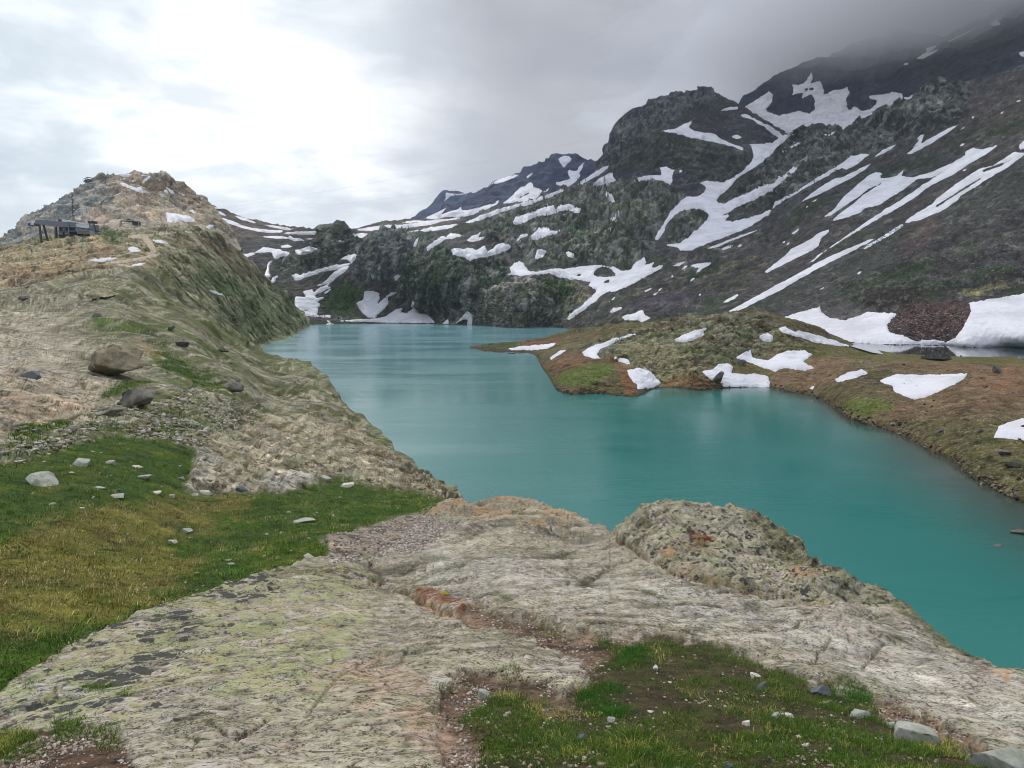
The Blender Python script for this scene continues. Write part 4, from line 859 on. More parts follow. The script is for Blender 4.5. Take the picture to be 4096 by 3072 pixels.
S = Sheet(-200, 1260, 1.0, STOP, [(-200, 818), (1260, 818)],
          [(-200, 800, 6.2), (1260, 790, 7.0), (-80, 735, 7.0), (-80, 850, 4.4), (300, 850, 3.7), (700, 850, 3.7), (1110, 850, 3.8), (0, 768, 5.2), (0, 700, 6.8), (0, 688, 7.3), (61, 650, 8.6), (136, 614, 10.2), (217, 586, 11.8), (267, 571, 13.2), (316, 560, 14.8), (339, 558, 15.4), (371, 558, 16.4), (389, 549, 18.2),
           (100, 768, 4.9), (300, 768, 4.9), (512, 768, 4.9), (800, 768, 5.0), (1024, 768, 5.2), (100, 700, 6.3), (250, 680, 6.8), (250, 620, 9.3), (150, 640, 8.6), (400, 600, 11.5), (400, 680, 6.8), (450, 592, 12.0), (330, 600, 11.0), (600, 640, 8.6), (520, 560, 15.5), (430, 540, 19.5), (420, 520, 22.5), (480, 510, 24.8), (503, 499, 26.5), (552, 507, 25.5), (585, 525, 23.0), (612, 530, 20.8), (614, 541, 18.5), (650, 520, 17.6), (650, 503, 19.4), (720, 507, 18.4), (690, 550, 15.0), (600, 560, 15.8), (700, 590, 12.3), (763, 516, 17.6), (809, 545, 15.8), (847, 575, 14.3), (869, 591, 13.7), (939, 635, 11.3), (1024, 671, 9.6), (1110, 715, 8.4), (800, 640, 9.3), (900, 680, 8), (1024, 720, 6.9), (750, 700, 6.5), (600, 700, 6.3), (780, 590, 13.0), (740, 560, 14.2)], 330,
          back=((0.008, 0.08), (0.025, 0.35), (0.06, 1.3), (0.12, 3.2), (0.3, 7.0)), bias=1.0)
sA, sB = at(300, 700, 6.5), at(900, 660, 8.8)
Ps = stretch(S.P0, sA, sB, 0.4)
knob = S.mask(q8([(688, 205), (770, 135), (830, 100), (1180, 125), (1330, 185), (1450, 310), (1650, 430), (1800, 525), (1500, 470), (1300, 440), (1120, 405), (950, 370), (830, 310), (720, 250)]), 4, 3)
knob2 = S.mask(q8([(100, 95), (300, 80), (480, 115), (600, 190), (520, 250), (350, 210), (150, 200), (30, 160), (60, 120)]), 4, 3)
turf = S.mask(q8([(560, 870), (580, 790), (640, 740), (690, 660), (720, 630), (900, 590), (960, 620), (1020, 610), (1120, 650), (1200, 690), (1330, 720), (1440, 770), (1500, 780), (1620, 790), (1680, 860), (1700, 920), (1790, 960), (1940, 1000), (2100, 1090), (2100, 1400), (300, 1400), (180, 1090), (260, 1000), (160, 900), (280, 800), (460, 880)]), 6, 8, 14)
earth = S.mask(q8([(150, 480), (260, 500), (420, 530), (560, 580), (720, 590), (830, 580), (900, 600), (1200, 690), (1500, 790), (1720, 830), (1940, 930), (2050, 1000), (2140, 1100), (2140, 1400), (150, 1400), (60, 1000), (40, 880), (100, 750), (200, 720), (380, 740), (520, 800), (600, 750), (620, 710), (520, 660), (380, 600), (260, 560), (170, 540)]), 5, 7, 14)
soil2 = S.mask(q7([(-100, 930), (120, 900), (230, 890), (400, 900), (540, 930), (560, 1000), (600, 1075), (600, 1250), (-100, 1250)]), 5, 5)
grav = S.mask([(320, 545), (345, 535), (378, 525), (402, 516), (432, 515), (445, 521), (462, 532), (430, 548), (398, 556), (360, 560), (330, 566)], 4, 4)
cr = np.zeros(S.U.shape)
for line, wd, dp in [(q7([(1650, 245), (1730, 275), (1800, 292), (1880, 335), (1950, 365), (2040, 395), (2070, 415)]), 3.0, 0.16), (q7([(2060, 410), (2000, 440), (1950, 470)]), 1.4, 0.05),
                     (q7([(1050, 950), (1120, 915), (1180, 870)]), 2.0, 0.06), (q7([(1350, 850), (1420, 770), (1480, 690), (1600, 610), (1760, 560)]), 1.5, 0.05), (q7([(1500, 920), (1580, 880), (1680, 845)]), 1.5, 0.05), (q7([(940, 890), (1000, 925)]), 2.0, 0.06), (q7([(880, 1050), (1000, 1000), (1120, 950)]), 1.5, 0.04),
                     (q8([(1430, 690), (1465, 700), (1475, 740)]), 1.6, 0.06), (q8([(1440, 700), (1455, 640), (1500, 590)]), 1.5, 0.05), (q8([(270, 480), (380, 440), (470, 420), (560, 380)]), 1.5, 0.06), (q8([(700, 245), (830, 320), (950, 375), (1100, 405), (1300, 445), (1500, 475)]), 2.5, 0.13), (q8([(360, 205), (440, 215)]), 2.0, 0.07), (q8([(540, 350), (620, 395), (660, 370)]), 1.4, 0.05), (q8([(1520, 560), (1600, 620), (1680, 650)]), 1.5, 0.05), (q8([(900, 480), (1200, 500), (1500, 560), (1800, 640)]), 1.2, 0.035), (q8([(1620, 690), (1650, 640), (1700, 620)]), 1.5, 0.05), (q7([(1660, 110), (1640, 170), (1700, 230), (1650, 250)]), 2.0, 0.10), (q7([(1150, 660), (1215, 630)]), 1.3, 0.04), (q7([(240, 700), (180, 760), (120, 780)]), 2.5, 0.08)]:
    d = ldist(line, S.U + noise_uv(S, 9, 9, 3.0) * 3.0, S.V + noise_uv(S, 9, 9, 6.0) * 3.0)
    cr = np.maximum(cr, np.exp(-(d / wd) ** 2) * dp)
sd = np.clip(S.Y / 9, 0.5, 2.6)
e1 = fbm(S.P0 / 2.2, 5, 0.52); e2 = fbm(Ps / 0.55, 5, 0.6, True, seed=2); e3 = fbm(S.P0 / 0.16, 4, 0.6, True, seed=3); e4 = fbm(S.P0 / 0.7, 5, 0.58, True, seed=4)
soft = np.clip(1 - 0.8 * np.clip(earth + turf + grav + soil2, 0, 1), 0.2, 1)
S.displace((e1 * 0.16 * sd + e2 * 0.045 * sd + e3 * 0.014 * sd) * soft + (e4 * 0.15 + fbm(S.P0 / 0.30, 3, 0.5, True, seed=5) * 0.035) * (knob + knob2 * 0.8) * 1.2 - cr * sd * 0.9 - 0.06 * earth * (1 - turf), up=0.35)
S.color(alb(145, 139, 126))
sn = fbm(Ps / 0.8, 5, 0.6, seed=6); sg = fbm(S.P / 3.0, 4, 0.55, seed=7)
S.tint(sstep(sn, -0.1, 0.4) * 0.45, alb(126, 120, 104)); S.tint(sstep(sg, 0.0, 0.4) * 0.45, alb(168, 160, 142))
S.paint(q8([(0, 250), (600, 380), (1100, 440), (1500, 520), (2212, 750), (2212, 1000), (1800, 800), (1300, 600), (900, 540), (500, 480), (0, 430)]), alb(174, 170, 161), 0.6, 15, 12)
S.paint(q7([(0, 700), (300, 640), (560, 740), (300, 820), (60, 900), (0, 1000)]), alb(150, 150, 142), 0.5, 15, 12)
S.tint(cr / 0.16 * 1.1, alb(104, 78, 58))
S.paint(q7([(1820, 270), (1900, 290), (2000, 320), (2080, 360), (2040, 380), (1940, 330), (1840, 300)]), alb(112, 56, 36), 0.9, 2, 2)
S.paint(q7([(1800, 295), (1900, 330), (2040, 400), (1960, 400), (1860, 350)]), alb(186, 158, 132), 0.8, 2, 2)
S.paint(q8([(960, 190), (1000, 200), (1050, 215), (1060, 240), (1010, 262), (980, 245)]), alb(104, 46, 28), 0.95, 2, 2)
S.paint(q8([(1480, 405), (1800, 520), (2212, 720), (2212, 745), (1900, 610), (1640, 470)]), alb(70, 74, 48), 0.7, 3, 3)
S.paint(q8([(1180, 125), (1330, 185), (1450, 310), (1600, 420), (1500, 400), (1330, 270), (1200, 180)]), alb(74, 70, 54), 0.8, 4, 4)
# soil: brown earth with grit
soiln = fbm(S.P / 0.25, 4, 0.65, seed=8)
S.tint(earth, alb(98, 84, 70)); S.tint(earth * sstep(soiln, -0.05, 0.35) * 0.85, alb(60, 46, 36)); S.tint(earth * sstep(fbm(S.P / 0.8, 4, seed=9), 0.05, 0.4) * 0.5 * (1 - turf), alb(138, 116, 98))
S.tint(soil2, alb(76, 62, 50)); S.tint(turf * 0.85, alb(56, 52, 32)); S.tint(grav, alb(146, 136, 124))
S.paint(q8([(30, 840), (120, 960), (160, 1090), (60, 1090), (-60, 980), (-60, 860)]), alb(150, 130, 116), 0.6, 8, 8)
yel = np.clip(S.mask(q7([(0, 720), (430, 470), (960, 270), (1500, 145), (1640, 250), (1640, 420), (1500, 600), (1400, 720), (1200, 800), (900, 700), (700, 760), (500, 900), (250, 960), (60, 900)]), 20, 14, 20) * 0.95 + 0.35 * knob + 0.25, 0, 1)
blk = np.clip(S.mask(q7([(0, 720), (430, 470), (960, 270), (1250, 200), (1150, 330), (1000, 420), (700, 640), (560, 760), (860, 830), (520, 930), (250, 960), (-50, 900)]), 20, 12, 20) * 1.0 + 0.5 * knob + 0.22, 0, 1)
orr = np.clip(S.mask(q8([(0, 110), (290, 85), (480, 120), (580, 190), (420, 200), (200, 160), (0, 170)]), 4, 4) * 0.9 + S.mask(q8([(860, 270), (960, 200), (1080, 220), (1060, 330), (1120, 400), (1000, 380), (900, 320)]), 5, 5) + S.mask(q8([(1300, 300), (1450, 380), (1480, 440), (1350, 360)]), 4, 4) * 0.8 + S.mask(q7([(1390, 410), (1490, 430), (1480, 500), (1400, 500)]), 5, 4) * 0.8 + S.mask(q7([(880, 560), (1000, 540), (1020, 590), (900, 600)]), 4, 4) * 0.8 + S.mask(q8([(2050, 690), (2180, 720), (2150, 760)]), 4, 4) * 0.8 + S.mask(q7([(1450, 620), (1700, 560), (1900, 800), (1800, 1000), (1300, 1075), (1200, 900)]), 20, 14) * 0.35 + 0.22, 0, 1)
notrock = np.clip(earth + turf + soil2 + grav, 0, 1)
S.M[..., 0] = yel * (1 - notrock); S.M[..., 1] = blk * (1 - notrock); S.M[..., 2] = orr * (1 - notrock * 0.9)

rk = soft * (1 - notrock)
S.blocks(75.0, 10, stretch(S.P, sA, sB, 0.45), 2.0, 1.3, alb(66, 60, 46), 0.06, rk * (1 - knob), 0.022)
S.blocks(20.0, 11, stretch(S.P, sA, sB, 0.5), 2.0, 0.9, alb(64, 60, 46), 0.16, rk * np.clip(sstep(lodn(S.P, S.res, 90.0, 2, 0.5, False, 78), -0.2, 0.15) * 0.8 + knob + knob2, 0, 1), 0.08)
S.displace(terrace(fbm(stretch(S.P, sA, sB, 0.4) / 0.6, 3, 0.5, seed=71), 4.0, 0.45) * 0.06 * sd * rk)
S.grain(0.35, 0.50, 41, stretch(S.P, sA, sB, 0.45), 0.8, alb(60, 54, 44), rk, 24.0)
Dm.grain(0.9, 0.30, 43); B.grain(0.9, 0.28, 45)
M_FAR = terrain_mat('far_rock', 28.0, 0.35, 0.5)
M_FACE = terrain_mat('mountain_face', 5.5, 0.55, 0.8, direction=fallB - fallA, k=0.6, speck=0.22, pit=0.8, crack=0.6)
M_HILL = terrain_mat('hill_rock', 6.0, 0.42, 0.7, crack=0.7)
M_FLANK = terrain_mat('flank_rock', 3.2, 0.45, 0.7, direction=lB - lA, k=0.35, crack=0.85)
M_SIDE = terrain_mat('hillside_rock', 1.1, 0.5, 0.9, direction=hB - hA, k=0.4, crack=0.9)
M_PEN = terrain_mat('shore_ground', 2.2, 0.5, 0.8, speck=0.35, crack=0.7)
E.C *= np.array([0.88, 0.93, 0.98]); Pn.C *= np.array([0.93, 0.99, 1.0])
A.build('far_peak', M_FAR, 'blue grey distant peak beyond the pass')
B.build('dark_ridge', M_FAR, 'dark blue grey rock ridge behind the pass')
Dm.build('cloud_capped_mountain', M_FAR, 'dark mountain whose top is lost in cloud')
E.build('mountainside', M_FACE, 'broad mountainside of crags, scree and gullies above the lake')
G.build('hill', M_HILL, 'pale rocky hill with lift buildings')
L.build('lakeside_flank', M_FLANK, 'green and grey rocky flank falling into the lake')
H.build('hillside', M_SIDE, 'pale slabby hillside with a grassy meadow')
Pn.build('peninsula', M_PEN, 'low brown and green rocky peninsula and shore')
S.build('rock_slab', M_SLAB, 'lichen covered pale rock in the foreground')

# ------------------------------------------------------------------ lake and tarn
uu = np.linspace(-260, 1290, 150); vv = np.concatenate([np.linspace(319.5, 420, 60), np.linspace(424, 900, 100)])
UU, VV = np.meshgrid(uu, vv)
d_ = ray(UU, VV); tt = -ZC / d_[..., 2]
LP = d_ * tt[..., None]; LP[..., 2] = 0.0
r, c = np.meshgrid(np.arange(LP.shape[0] - 1), np.arange(LP.shape[1] - 1), indexing='ij'); i = (r * LP.shape[1] + c).ravel(); nc_ = LP.shape[1]
lf_ = np.stack([i, i + nc_, i + nc_ + 1, i + 1], -1)
lcol = np.zeros(LP.shape) + np.array([0.009, 0.158, 0.130])
x_, y_ = LP[..., 0], LP[..., 1]
sh_line = [tuple(at(u, v, W(u, v))[:2]) for u, v in [(640, 396), (700, 391), (745, 388), (790, 393), (830, 405), (850, 420), (890, 431), (930, 452), (970, 477), (1000, 493), (1024, 504), (1110, 560), (1250, 640)]]
dsh = ldist(sh_line, x_, y_)
wl = 5.0 + 10.0 * sstep(x_, 35, 75) * (1 - sstep(y_, 90, 200))
shal = np.exp(-(dsh / wl) ** 1.3) * sstep(x_, 30, 70)
lcol += (np.array([0.055, 0.062, 0.045]) - lcol) * np.clip(shal * 0.95, 0, 1)[..., None]
sky_sheen = sstep(LP[..., 1] - 2.2 * LP[..., 0], 120, 700)
lcol += (np.array([0.17, 0.33, 0.35]) - lcol) * (sky_sheen * 0.85)[..., None]  # paler far left water: reflection of the bright sky put into its colour
M_WATER = water_mat('glacial_water', None)
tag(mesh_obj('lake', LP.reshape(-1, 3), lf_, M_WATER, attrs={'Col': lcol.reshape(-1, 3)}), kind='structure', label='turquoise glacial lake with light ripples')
tpx = [(838, 341.2), (872, 343.5), (930, 345.8), (1024, 348.2), (1120, 349.5), (1120, 356), (1024, 358.5), (990, 358.5), (947, 359.5), (905, 357.5), (872, 352.5), (850, 346)]
tv = [tuple(at(u, v, W(u, v, 8.0))) for u, v in tpx]; tf = [list(range(12))]
tag(mesh_obj('tarn', tv, np.array(tf)[:, ::-1], water_mat('dark_tarn_water', None, 0.25, 0.05), attrs={'Col': np.array([(0.012, 0.035, 0.035)] * 12)}), kind='structure', label='small dark tarn behind the peninsula')
# ------------------------------------------------------------------ sheets that lie on the relief: snow, tracks, running water
def blur(P, n=2):
    Q = P
    for _ in range(n):
        Q = np.concatenate([Q[:1], (Q[:-2] + 2 * Q[1:-1] + Q[2:]) / 4, Q[-1:]], 0)
        Q = np.concatenate([Q[:, :1], (Q[:, :-2] + 2 * Q[:, 1:-1] + Q[:, 2:]) / 4, Q[:, -1:]], 1)
    return Q
def drape(name, S, poly, mat, holes=(), rag=1.1, rs=4.0, thick=0.9, slope=0.9, smooth=5, seed=0.0, zmin=None):
    """a thin sheet that follows the relief inside an outline and dips under it at the edge"""
    poly = np.asarray(poly, float); pad = 6
    i0 = max(int((poly[:, 0].min() - pad - S.u0) / S.du), 0); i1 = min(int((poly[:, 0].max() + pad - S.u0) / S.du) + 2, S.nc)
    nr = S.nr - S.nb
    U = S.U[:nr, i0:i1]; V = S.V[:nr, i0:i1]
    rows = np.where(((V > poly[:, 1].min() - pad) & (V < poly[:, 1].max() + pad)).any(1))[0]
    if len(rows) == 0 or i1 <= i0: return None
    r0, r1 = rows[0], rows[-1] + 1
    U = U[r0:r1]; V = V[r0:r1]; P = S.P[r0:r1, i0:i1]; mpp = S.mpp[r0:r1, i0:i1]
    # follow the real relief: where each point appears, not where it was before the relief was added
    U, V = px_of(P)
    g = np.stack([U / rs, V / rs * 1.3, np.full(U.shape, seed + 3.3)], -1)
    sd = sdist(poly, U, V)
    for h in holes: sd = np.minimum(sd, -sdist(h, U, V))
    sd = sd + fbm(g, 4, 0.62) * rag * 1.2 + fbm(g * 3.1, 3, 0.6, seed=2) * min(rag, 1.0) * 0.9
    up = np.clip(sd * slope, -0.8, thick) * np.clip(mpp, 0.02, 1.4)
    B_ = blur(P, smooth); Nn = S.N[r0:r1, i0:i1]
    dn = np.maximum(((P - B_) * Nn).sum(-1), 0.0)
    m = sstep(sd, -0.5, 1.6)[..., None]
    Q = P * (1 - m) + (B_ + Nn * dn[..., None]) * m
    Q = Q + (Nn * 0.6 + np.array([0, 0, 0.4])) * up[..., None]
    keep = sd > -1.6
    if zmin is not None: keep &= (P[..., 2] > zmin)
    k = keep
    fm = k[:-1, :-1] | k[1:, :-1] | k[:-1, 1:] | k[1:, 1:]
    # one connected piece per patch: the largest
    lab = np.zeros(fm.shape, int); best = (0, 0); k2 = 0
    for i_s, j_s in zip(*np.where(fm)):
        if lab[i_s, j_s]: continue
        k2 += 1; st_ = [(i_s, j_s)]; lab[i_s, j_s] = k2; cnt = 0
        while st_:
            a_, b_ = st_.pop(); cnt += 1
            for c_, d_ in ((a_ + 1, b_), (a_ - 1, b_), (a_, b_ + 1), (a_, b_ - 1)):
                if 0 <= c_ < fm.shape[0] and 0 <= d_ < fm.shape[1] and fm[c_, d_] and not lab[c_, d_]:
                    lab[c_, d_] = k2; st_.append((c_, d_))
        if cnt > best[0]: best = (cnt, k2)
    fm = lab == best[1] if best[1] else fm
    ii, jj = np.where(fm)
    if len(ii) == 0: return None
    nc = U.shape[1]; a = ii * nc + jj
    f = np.stack([a, a + 1, a + nc + 1, a + nc], -1)
    used, inv = np.unique(f.ravel(), return_inverse=True)
    return mesh_obj(name, Q.reshape(-1, 3)[used], inv.reshape(-1, 4), mat)
SN = []
def snow(S, poly, label, holes=(), group=None, **kw):
    SN.append(poly)
    o = drape('snow_patch', S, poly, M_SNOW, holes, seed=len(SN) * 1.7, **kw)
    if o is not None: tag(o, label, 'snow', group)
# -- cloud capped mountain
snow(Dm, q4([(100, 545), (150, 515), (225, 465), (245, 490), (240, 520), (210, 555), (215, 572), (270, 590), (330, 580), (375, 565), (430, 580), (455, 560), (460, 510), (440, 480), (420, 490), (395, 500), (400, 470), (370, 475), (345, 485), (350, 450), (340, 425), (370, 435), (400, 425), (430, 390), (440, 375), (445, 400), (435, 425), (490, 412), (500, 450), (505, 485), (560, 460), (625, 448), (640, 475), (618, 505), (620, 545), (640, 560), (660, 545), (700, 565), (740, 560), (775, 535), (770, 510), (735, 500), (735, 490), (830, 478), (850, 465), (905, 480), (905, 500), (950, 490), (985, 483), (980, 530), (940, 560), (890, 590), (800, 630), (700, 670), (610, 710), (430, 700), (380, 710), (340, 720), (310, 690), (240, 630), (160, 585)]),
     'large snow bowl high under the cloud, right of the dark peak', [q4([(400, 455), (412, 448), (425, 455), (410, 470)]), q4([(425, 450), (450, 445), (455, 460), (435, 462)])])
snow(Dm, q4([(1125, 215), (1200, 180), (1260, 150), (1310, 115), (1270, 150), (1220, 178), (1150, 212)]), 'thin snow line on the ridge right below the cloud', rag=0.5)
snow(Dm, q4([(975, 300), (1030, 265), (1025, 245), (1080, 232), (1060, 255), (1040, 268), (1095, 250), (1050, 280), (1000, 305)]), 'small forked snow patch just under the cloud base', rag=0.5)
snow(Dm, q4([(905, 327), (945, 318), (930, 333)]), 'tiny snow fleck left of the forked patch under the cloud', rag=0.3)
snow(Dm, q4([(1352, 122), (1385, 98), (1408, 125), (1370, 135)]), 'small snow patch at the top right edge of the clouded mountain', rag=0.5)
snow(Dm, q4([(1495, 270), (1540, 260), (1540, 290), (1510, 285)]), 'small snow patch cut by the right picture edge on the dark mountain', rag=0.5)
# -- blue ridge and far peak
snow(A, q2([(1390, 285), (1400, 268), (1420, 275), (1470, 276), (1540, 276), (1470, 285), (1420, 295), (1385, 325), (1400, 300)]), 'little snow streaks on top of the blue distant peak', rag=0.3, rs=2)
snow(B, q3([(370, 530), (400, 515), (430, 512), (455, 530), (440, 550), (415, 570), (405, 585), (385, 565)]), 'rounded snow patch near the top of the blue ridge', rag=0.6)
snow(B, q3([(345, 690), (400, 670), (445, 655), (430, 610), (440, 600), (470, 615), (490, 600), (500, 580), (535, 545), (520, 590), (500, 620), (510, 640), (470, 680), (420, 715), (380, 700)]), 'Y shaped snow patch in the cleft of the blue ridge', rag=0.8)
snow(B, q3([(20, 810), (80, 760), (120, 720), (160, 700), (190, 680), (205, 690), (210, 705), (240, 715), (270, 735), (320, 715), (280, 740), (230, 790), (180, 805), (100, 812)]), 'broad snow apron at the foot of the blue ridge', [q3([(110, 775), (190, 740), (185, 750), (130, 780)])], rag=0.8)
snow(B, q3([(165, 645), (205, 618), (200, 632), (175, 652)]), 'small snow fleck on the dark face of the blue ridge', rag=0.3)
snow(B, q3([(0, 655), (60, 640), (125, 628), (100, 645), (40, 668), (-20, 690), (-60, 690)]), 'narrow snow band along the left crest of the blue ridge', rag=0.5)
snow(B, q2([(1230, 440), (1330, 400), (1400, 365), (1360, 410), (1480, 370), (1490, 360), (1500, 385), (1580, 370), (1700, 340), (1730, 315), (1725, 340), (1640, 380), (1560, 410), (1480, 428), (1380, 436), (1300, 446)]), 'toothed snow apron at the left end of the blue ridge', rag=0.7)
# -- the pass
snow(E, q1([(1385, 348), (1430, 372), (1500, 400), (1460, 402), (1420, 388), (1395, 365)]), 'small snow streak on the skyline right of the pale hill', rag=0.5)
snow(E, q1([(1455, 408), (1510, 422), (1538, 445), (1500, 442), (1470, 425)]), 'short snow streak under the skyline beside the pale hill', rag=0.5)
snow(E, q2([(-40, 420), (50, 450), (120, 480), (220, 500), (370, 510), (350, 522), (280, 525), (200, 515), (100, 490), (40, 470), (-40, 445)]), 'long snow band crossing the slope left of the pass', rag=0.6)
snow(E, q2([(60, 415), (130, 430), (200, 460), (180, 462), (100, 440)]), 'thin snow streak above the long band left of the pass', rag=0.4)
snow(E, q2([(250, 473), (330, 480), (440, 500), (400, 508), (300, 490)]), 'snow streak on the skyline dip of the pass', rag=0.4)
snow(E, q2([(365, 525), (450, 515), (580, 515), (570, 535), (480, 535), (400, 532)]), 'snow strip just left of the round green crag on the pass', rag=0.5)
snow(E, q2([(235, 545), (330, 545), (400, 550), (410, 540), (430, 555), (480, 560), (500, 572), (440, 577), (400, 560), (330, 560), (260, 555)]), 'wavy snow strip below the pass', rag=0.6)
snow(E, q2([(350, 605), (400, 600), (430, 610), (400, 618), (360, 617)]), 'small oval snow patch above the waterfall', rag=0.4)
snow(E, q2([(505, 562), (560, 555), (540, 570)]), 'tiny snow fleck left of the round green crag', rag=0.3)
snow(E, q2([(60, 620), (90, 650), (130, 660), (200, 640), (240, 612), (290, 620), (330, 625), (380, 645), (410, 650), (395, 670), (340, 675), (330, 690), (310, 685), (300, 660), (290, 648), (200, 650), (145, 675), (130, 700), (95, 680), (65, 640)]), 'winding snowfield directly above the waterfall', rag=0.9)
snow(E, q2([(445, 635), (500, 620), (550, 600), (558, 620), (585, 622), (540, 655), (510, 662), (455, 660)]), 'tilted snow patch at the foot of the round green crag', rag=0.8)
snow(E, q2([(715, 572), (735, 570), (735, 580), (720, 580)]), 'tiny snow dot high on the round green crag', rag=0.2)
snow(E, q2([(735, 690), (760, 670), (835, 655), (825, 690), (800, 715), (770, 690)]), 'fan shaped snow patch between the two green crags', rag=0.8)
snow(E, q2([(420, 790), (450, 785), (480, 790), (560, 765), (640, 740), (720, 725), (790, 717), (760, 745), (700, 755), (640, 765), (590, 780), (500, 810), (445, 828), (430, 805)]), 'long tapering snow strip across the scree above the hut', rag=0.8)
snow(E, q2([(785, 735), (740, 745), (680, 780), (620, 840), (580, 860), (640, 850), (600, 870), (560, 900), (550, 880), (495, 895), (510, 930), (450, 925), (430, 945), (440, 985), (430, 1005), (480, 1060), (520, 1050), (580, 1055), (670, 1060), (670, 1045), (580, 1045), (590, 1000), (608, 975), (580, 960), (620, 940), (625, 928), (580, 940), (565, 920), (620, 890), (670, 870), (650, 860), (700, 810), (770, 760)]), 'snow gully running down to the stream mouth by the hut', [q2([(500, 1012), (525, 1012), (515, 1022)])], rag=0.8)
snow(E, q2([(620, 905), (660, 880), (672, 880), (640, 908)]), 'little snow strip beside the gully above the hut', rag=0.3)
snow(E, q2([(285, 845), (300, 810), (330, 790), (335, 805), (320, 815), (315, 835)]), 'small snow patch at the foot of the waterfall', rag=0.6)
snow(E, q2([(830, 970), (875, 945), (880, 900), (900, 890), (950, 895), (975, 910), (980, 940), (960, 975), (1010, 935), (1050, 900), (1085, 900), (1030, 930), (1035, 970), (1000, 1010), (960, 1045), (940, 1062), (905, 1062), (870, 1030), (845, 1000)]), 'big forked snowfield right of the hut', rag=1.0)
snow(E, q2([(700, 1082), (850, 1070), (960, 1065), (1020, 1050), (1080, 1005), (1125, 1000), (1110, 1025), (1150, 1030), (1190, 1000), (1230, 1030), (1290, 1050), (1330, 1092), (1200, 1092), (1060, 1092), (940, 1087)]), 'long snow apron reaching the far lake shore', rag=0.8)
snow(E, q2([(1175, 990), (1185, 950), (1197, 965), (1190, 992)]), 'narrow snow finger above the shore apron', rag=0.3)
snow(E, q2([(1370, 1098), (1410, 1068), (1414, 1098)]), 'tiny snow triangle on the far shore under the cliffs', rag=0.3)
snow(E, q2([(1450, 1102), (1520, 1030), (1535, 1020), (1560, 1040), (1562, 1104), (1530, 1105), (1540, 1070), (1500, 1072)]), 'snow wedge in the chute beside the lake knoll', rag=0.6)
snow(E, q2([(1070, 800), (1090, 788), (1108, 795), (1085, 825), (1075, 820)]), 'small snow patch between the dark green crags', rag=0.5)
snow(E, q2([(1188, 605), (1215, 555), (1227, 555), (1207, 605)]), 'narrow snow sliver in the cleft of the crags', rag=0.3)
snow(E, q2([(805, 530), (870, 525), (905, 530), (870, 555), (830, 555)]), 'snow patch behind the round green crag on the pass', rag=0.6)
snow(E, q2([(820, 505), (900, 490), (1000, 475), (1110, 472), (1180, 465), (1340, 440), (1490, 430), (1360, 455), (1300, 475), (1180, 490), (1100, 490), (1000, 500), (900, 512)]), 'long snow band right along the pass skyline', rag=0.7)
snow(E, q2([(1110, 455), (1200, 445), (1290, 448), (1180, 460), (1120, 462)]), 'short snow strip on the skyline right of the pass', rag=0.4)
snow(E, q2([(1170, 515), (1300, 490), (1400, 475), (1480, 465), (1420, 495), (1330, 510), (1290, 518), (1240, 510)]), 'second snow band below the pass skyline', rag=0.6)
snow(E, q2([(1520, 460), (1600, 420), (1720, 375), (1800, 355), (1900, 335), (1830, 370), (1740, 395), (1640, 435), (1560, 460)]), 'sloping snow band under the blue ridge', rag=0.7)
snow(E, q3([(100, 820), (150, 800), (260, 775), (340, 740), (400, 720), (400, 732), (330, 768), (260, 792), (150, 832)]), 'narrow snow ledge below the blue ridge cleft', rag=0.6)
# -- crag belt
snow(E, q2([(1275, 640), (1290, 600), (1330, 570), (1370, 545), (1400, 555), (1420, 530), (1470, 530), (1500, 540), (1440, 560), (1400, 565), (1370, 580), (1340, 605), (1300, 630)]), 'slanting snow patch on top of the dark green cliffs', rag=0.9)
snow(E, q2([(1425, 635), (1450, 620), (1500, 625), (1560, 620), (1590, 635), (1640, 605), (1650, 625), (1660, 645), (1720, 600), (1760, 585), (1790, 600), (1815, 607), (1770, 640), (1710, 660), (1660, 680), (1600, 680), (1550, 700), (1530, 690), (1500, 675), (1440, 660)]), 'wide wavy snowfield in the middle of the crag belt', rag=1.0)
snow(E, q2([(1530, 570), (1560, 545), (1600, 530), (1617, 515), (1600, 555), (1650, 545), (1630, 565), (1590, 575), (1550, 580)]), 'small snow patch above the wide wavy snowfield', rag=0.6)
snow(E, q3([(75, 940), (100, 900), (200, 870), (300, 835), (340, 825), (345, 855), (380, 825), (440, 815), (480, 840), (508, 845), (505, 870), (470, 872), (440, 852), (380, 862), (320, 882), (240, 892), (160, 930), (100, 948)]), 'long snow ledge high on the crag belt', rag=0.9)
snow(E, q3([(195, 1020), (240, 975), (290, 965), (330, 985), (385, 980), (350, 1005), (300, 1015), (240, 1035), (205, 1042)]), 'snow patch under the pillars of the crag belt', rag=0.8)
snow(E, q3([(100, 1052), (130, 1010), (180, 1005), (170, 1020), (130, 1030), (110, 1055)]), 'small snow hook left under the pillars', rag=0.5)
snow(E, q3([(660, 745), (690, 745), (720, 775), (715, 785), (730, 800), (715, 810), (690, 785), (675, 775)]), 'small crooked snow patch on the upper crags', rag=0.5)
snow(E, q3([(690, 912), (720, 903), (752, 868), (750, 885), (715, 924)]), 'little snow fleck in the middle of the crags', rag=0.4)
snow(E, q3([(655, 988), (700, 960), (722, 954), (690, 978)]), 'thin snow streak on the brown crag shoulder', rag=0.3)
snow(E, q3([(220, 1155), (235, 1105), (260, 1100), (295, 1115), (270, 1150), (230, 1162)]), 'squarish snow patch among the lower crags', rag=0.6)
snow(E, q3([(415, 1120), (440, 1118), (470, 1130), (460, 1155), (430, 1150)]), 'small round snow patch right among the lower crags', rag=0.5)
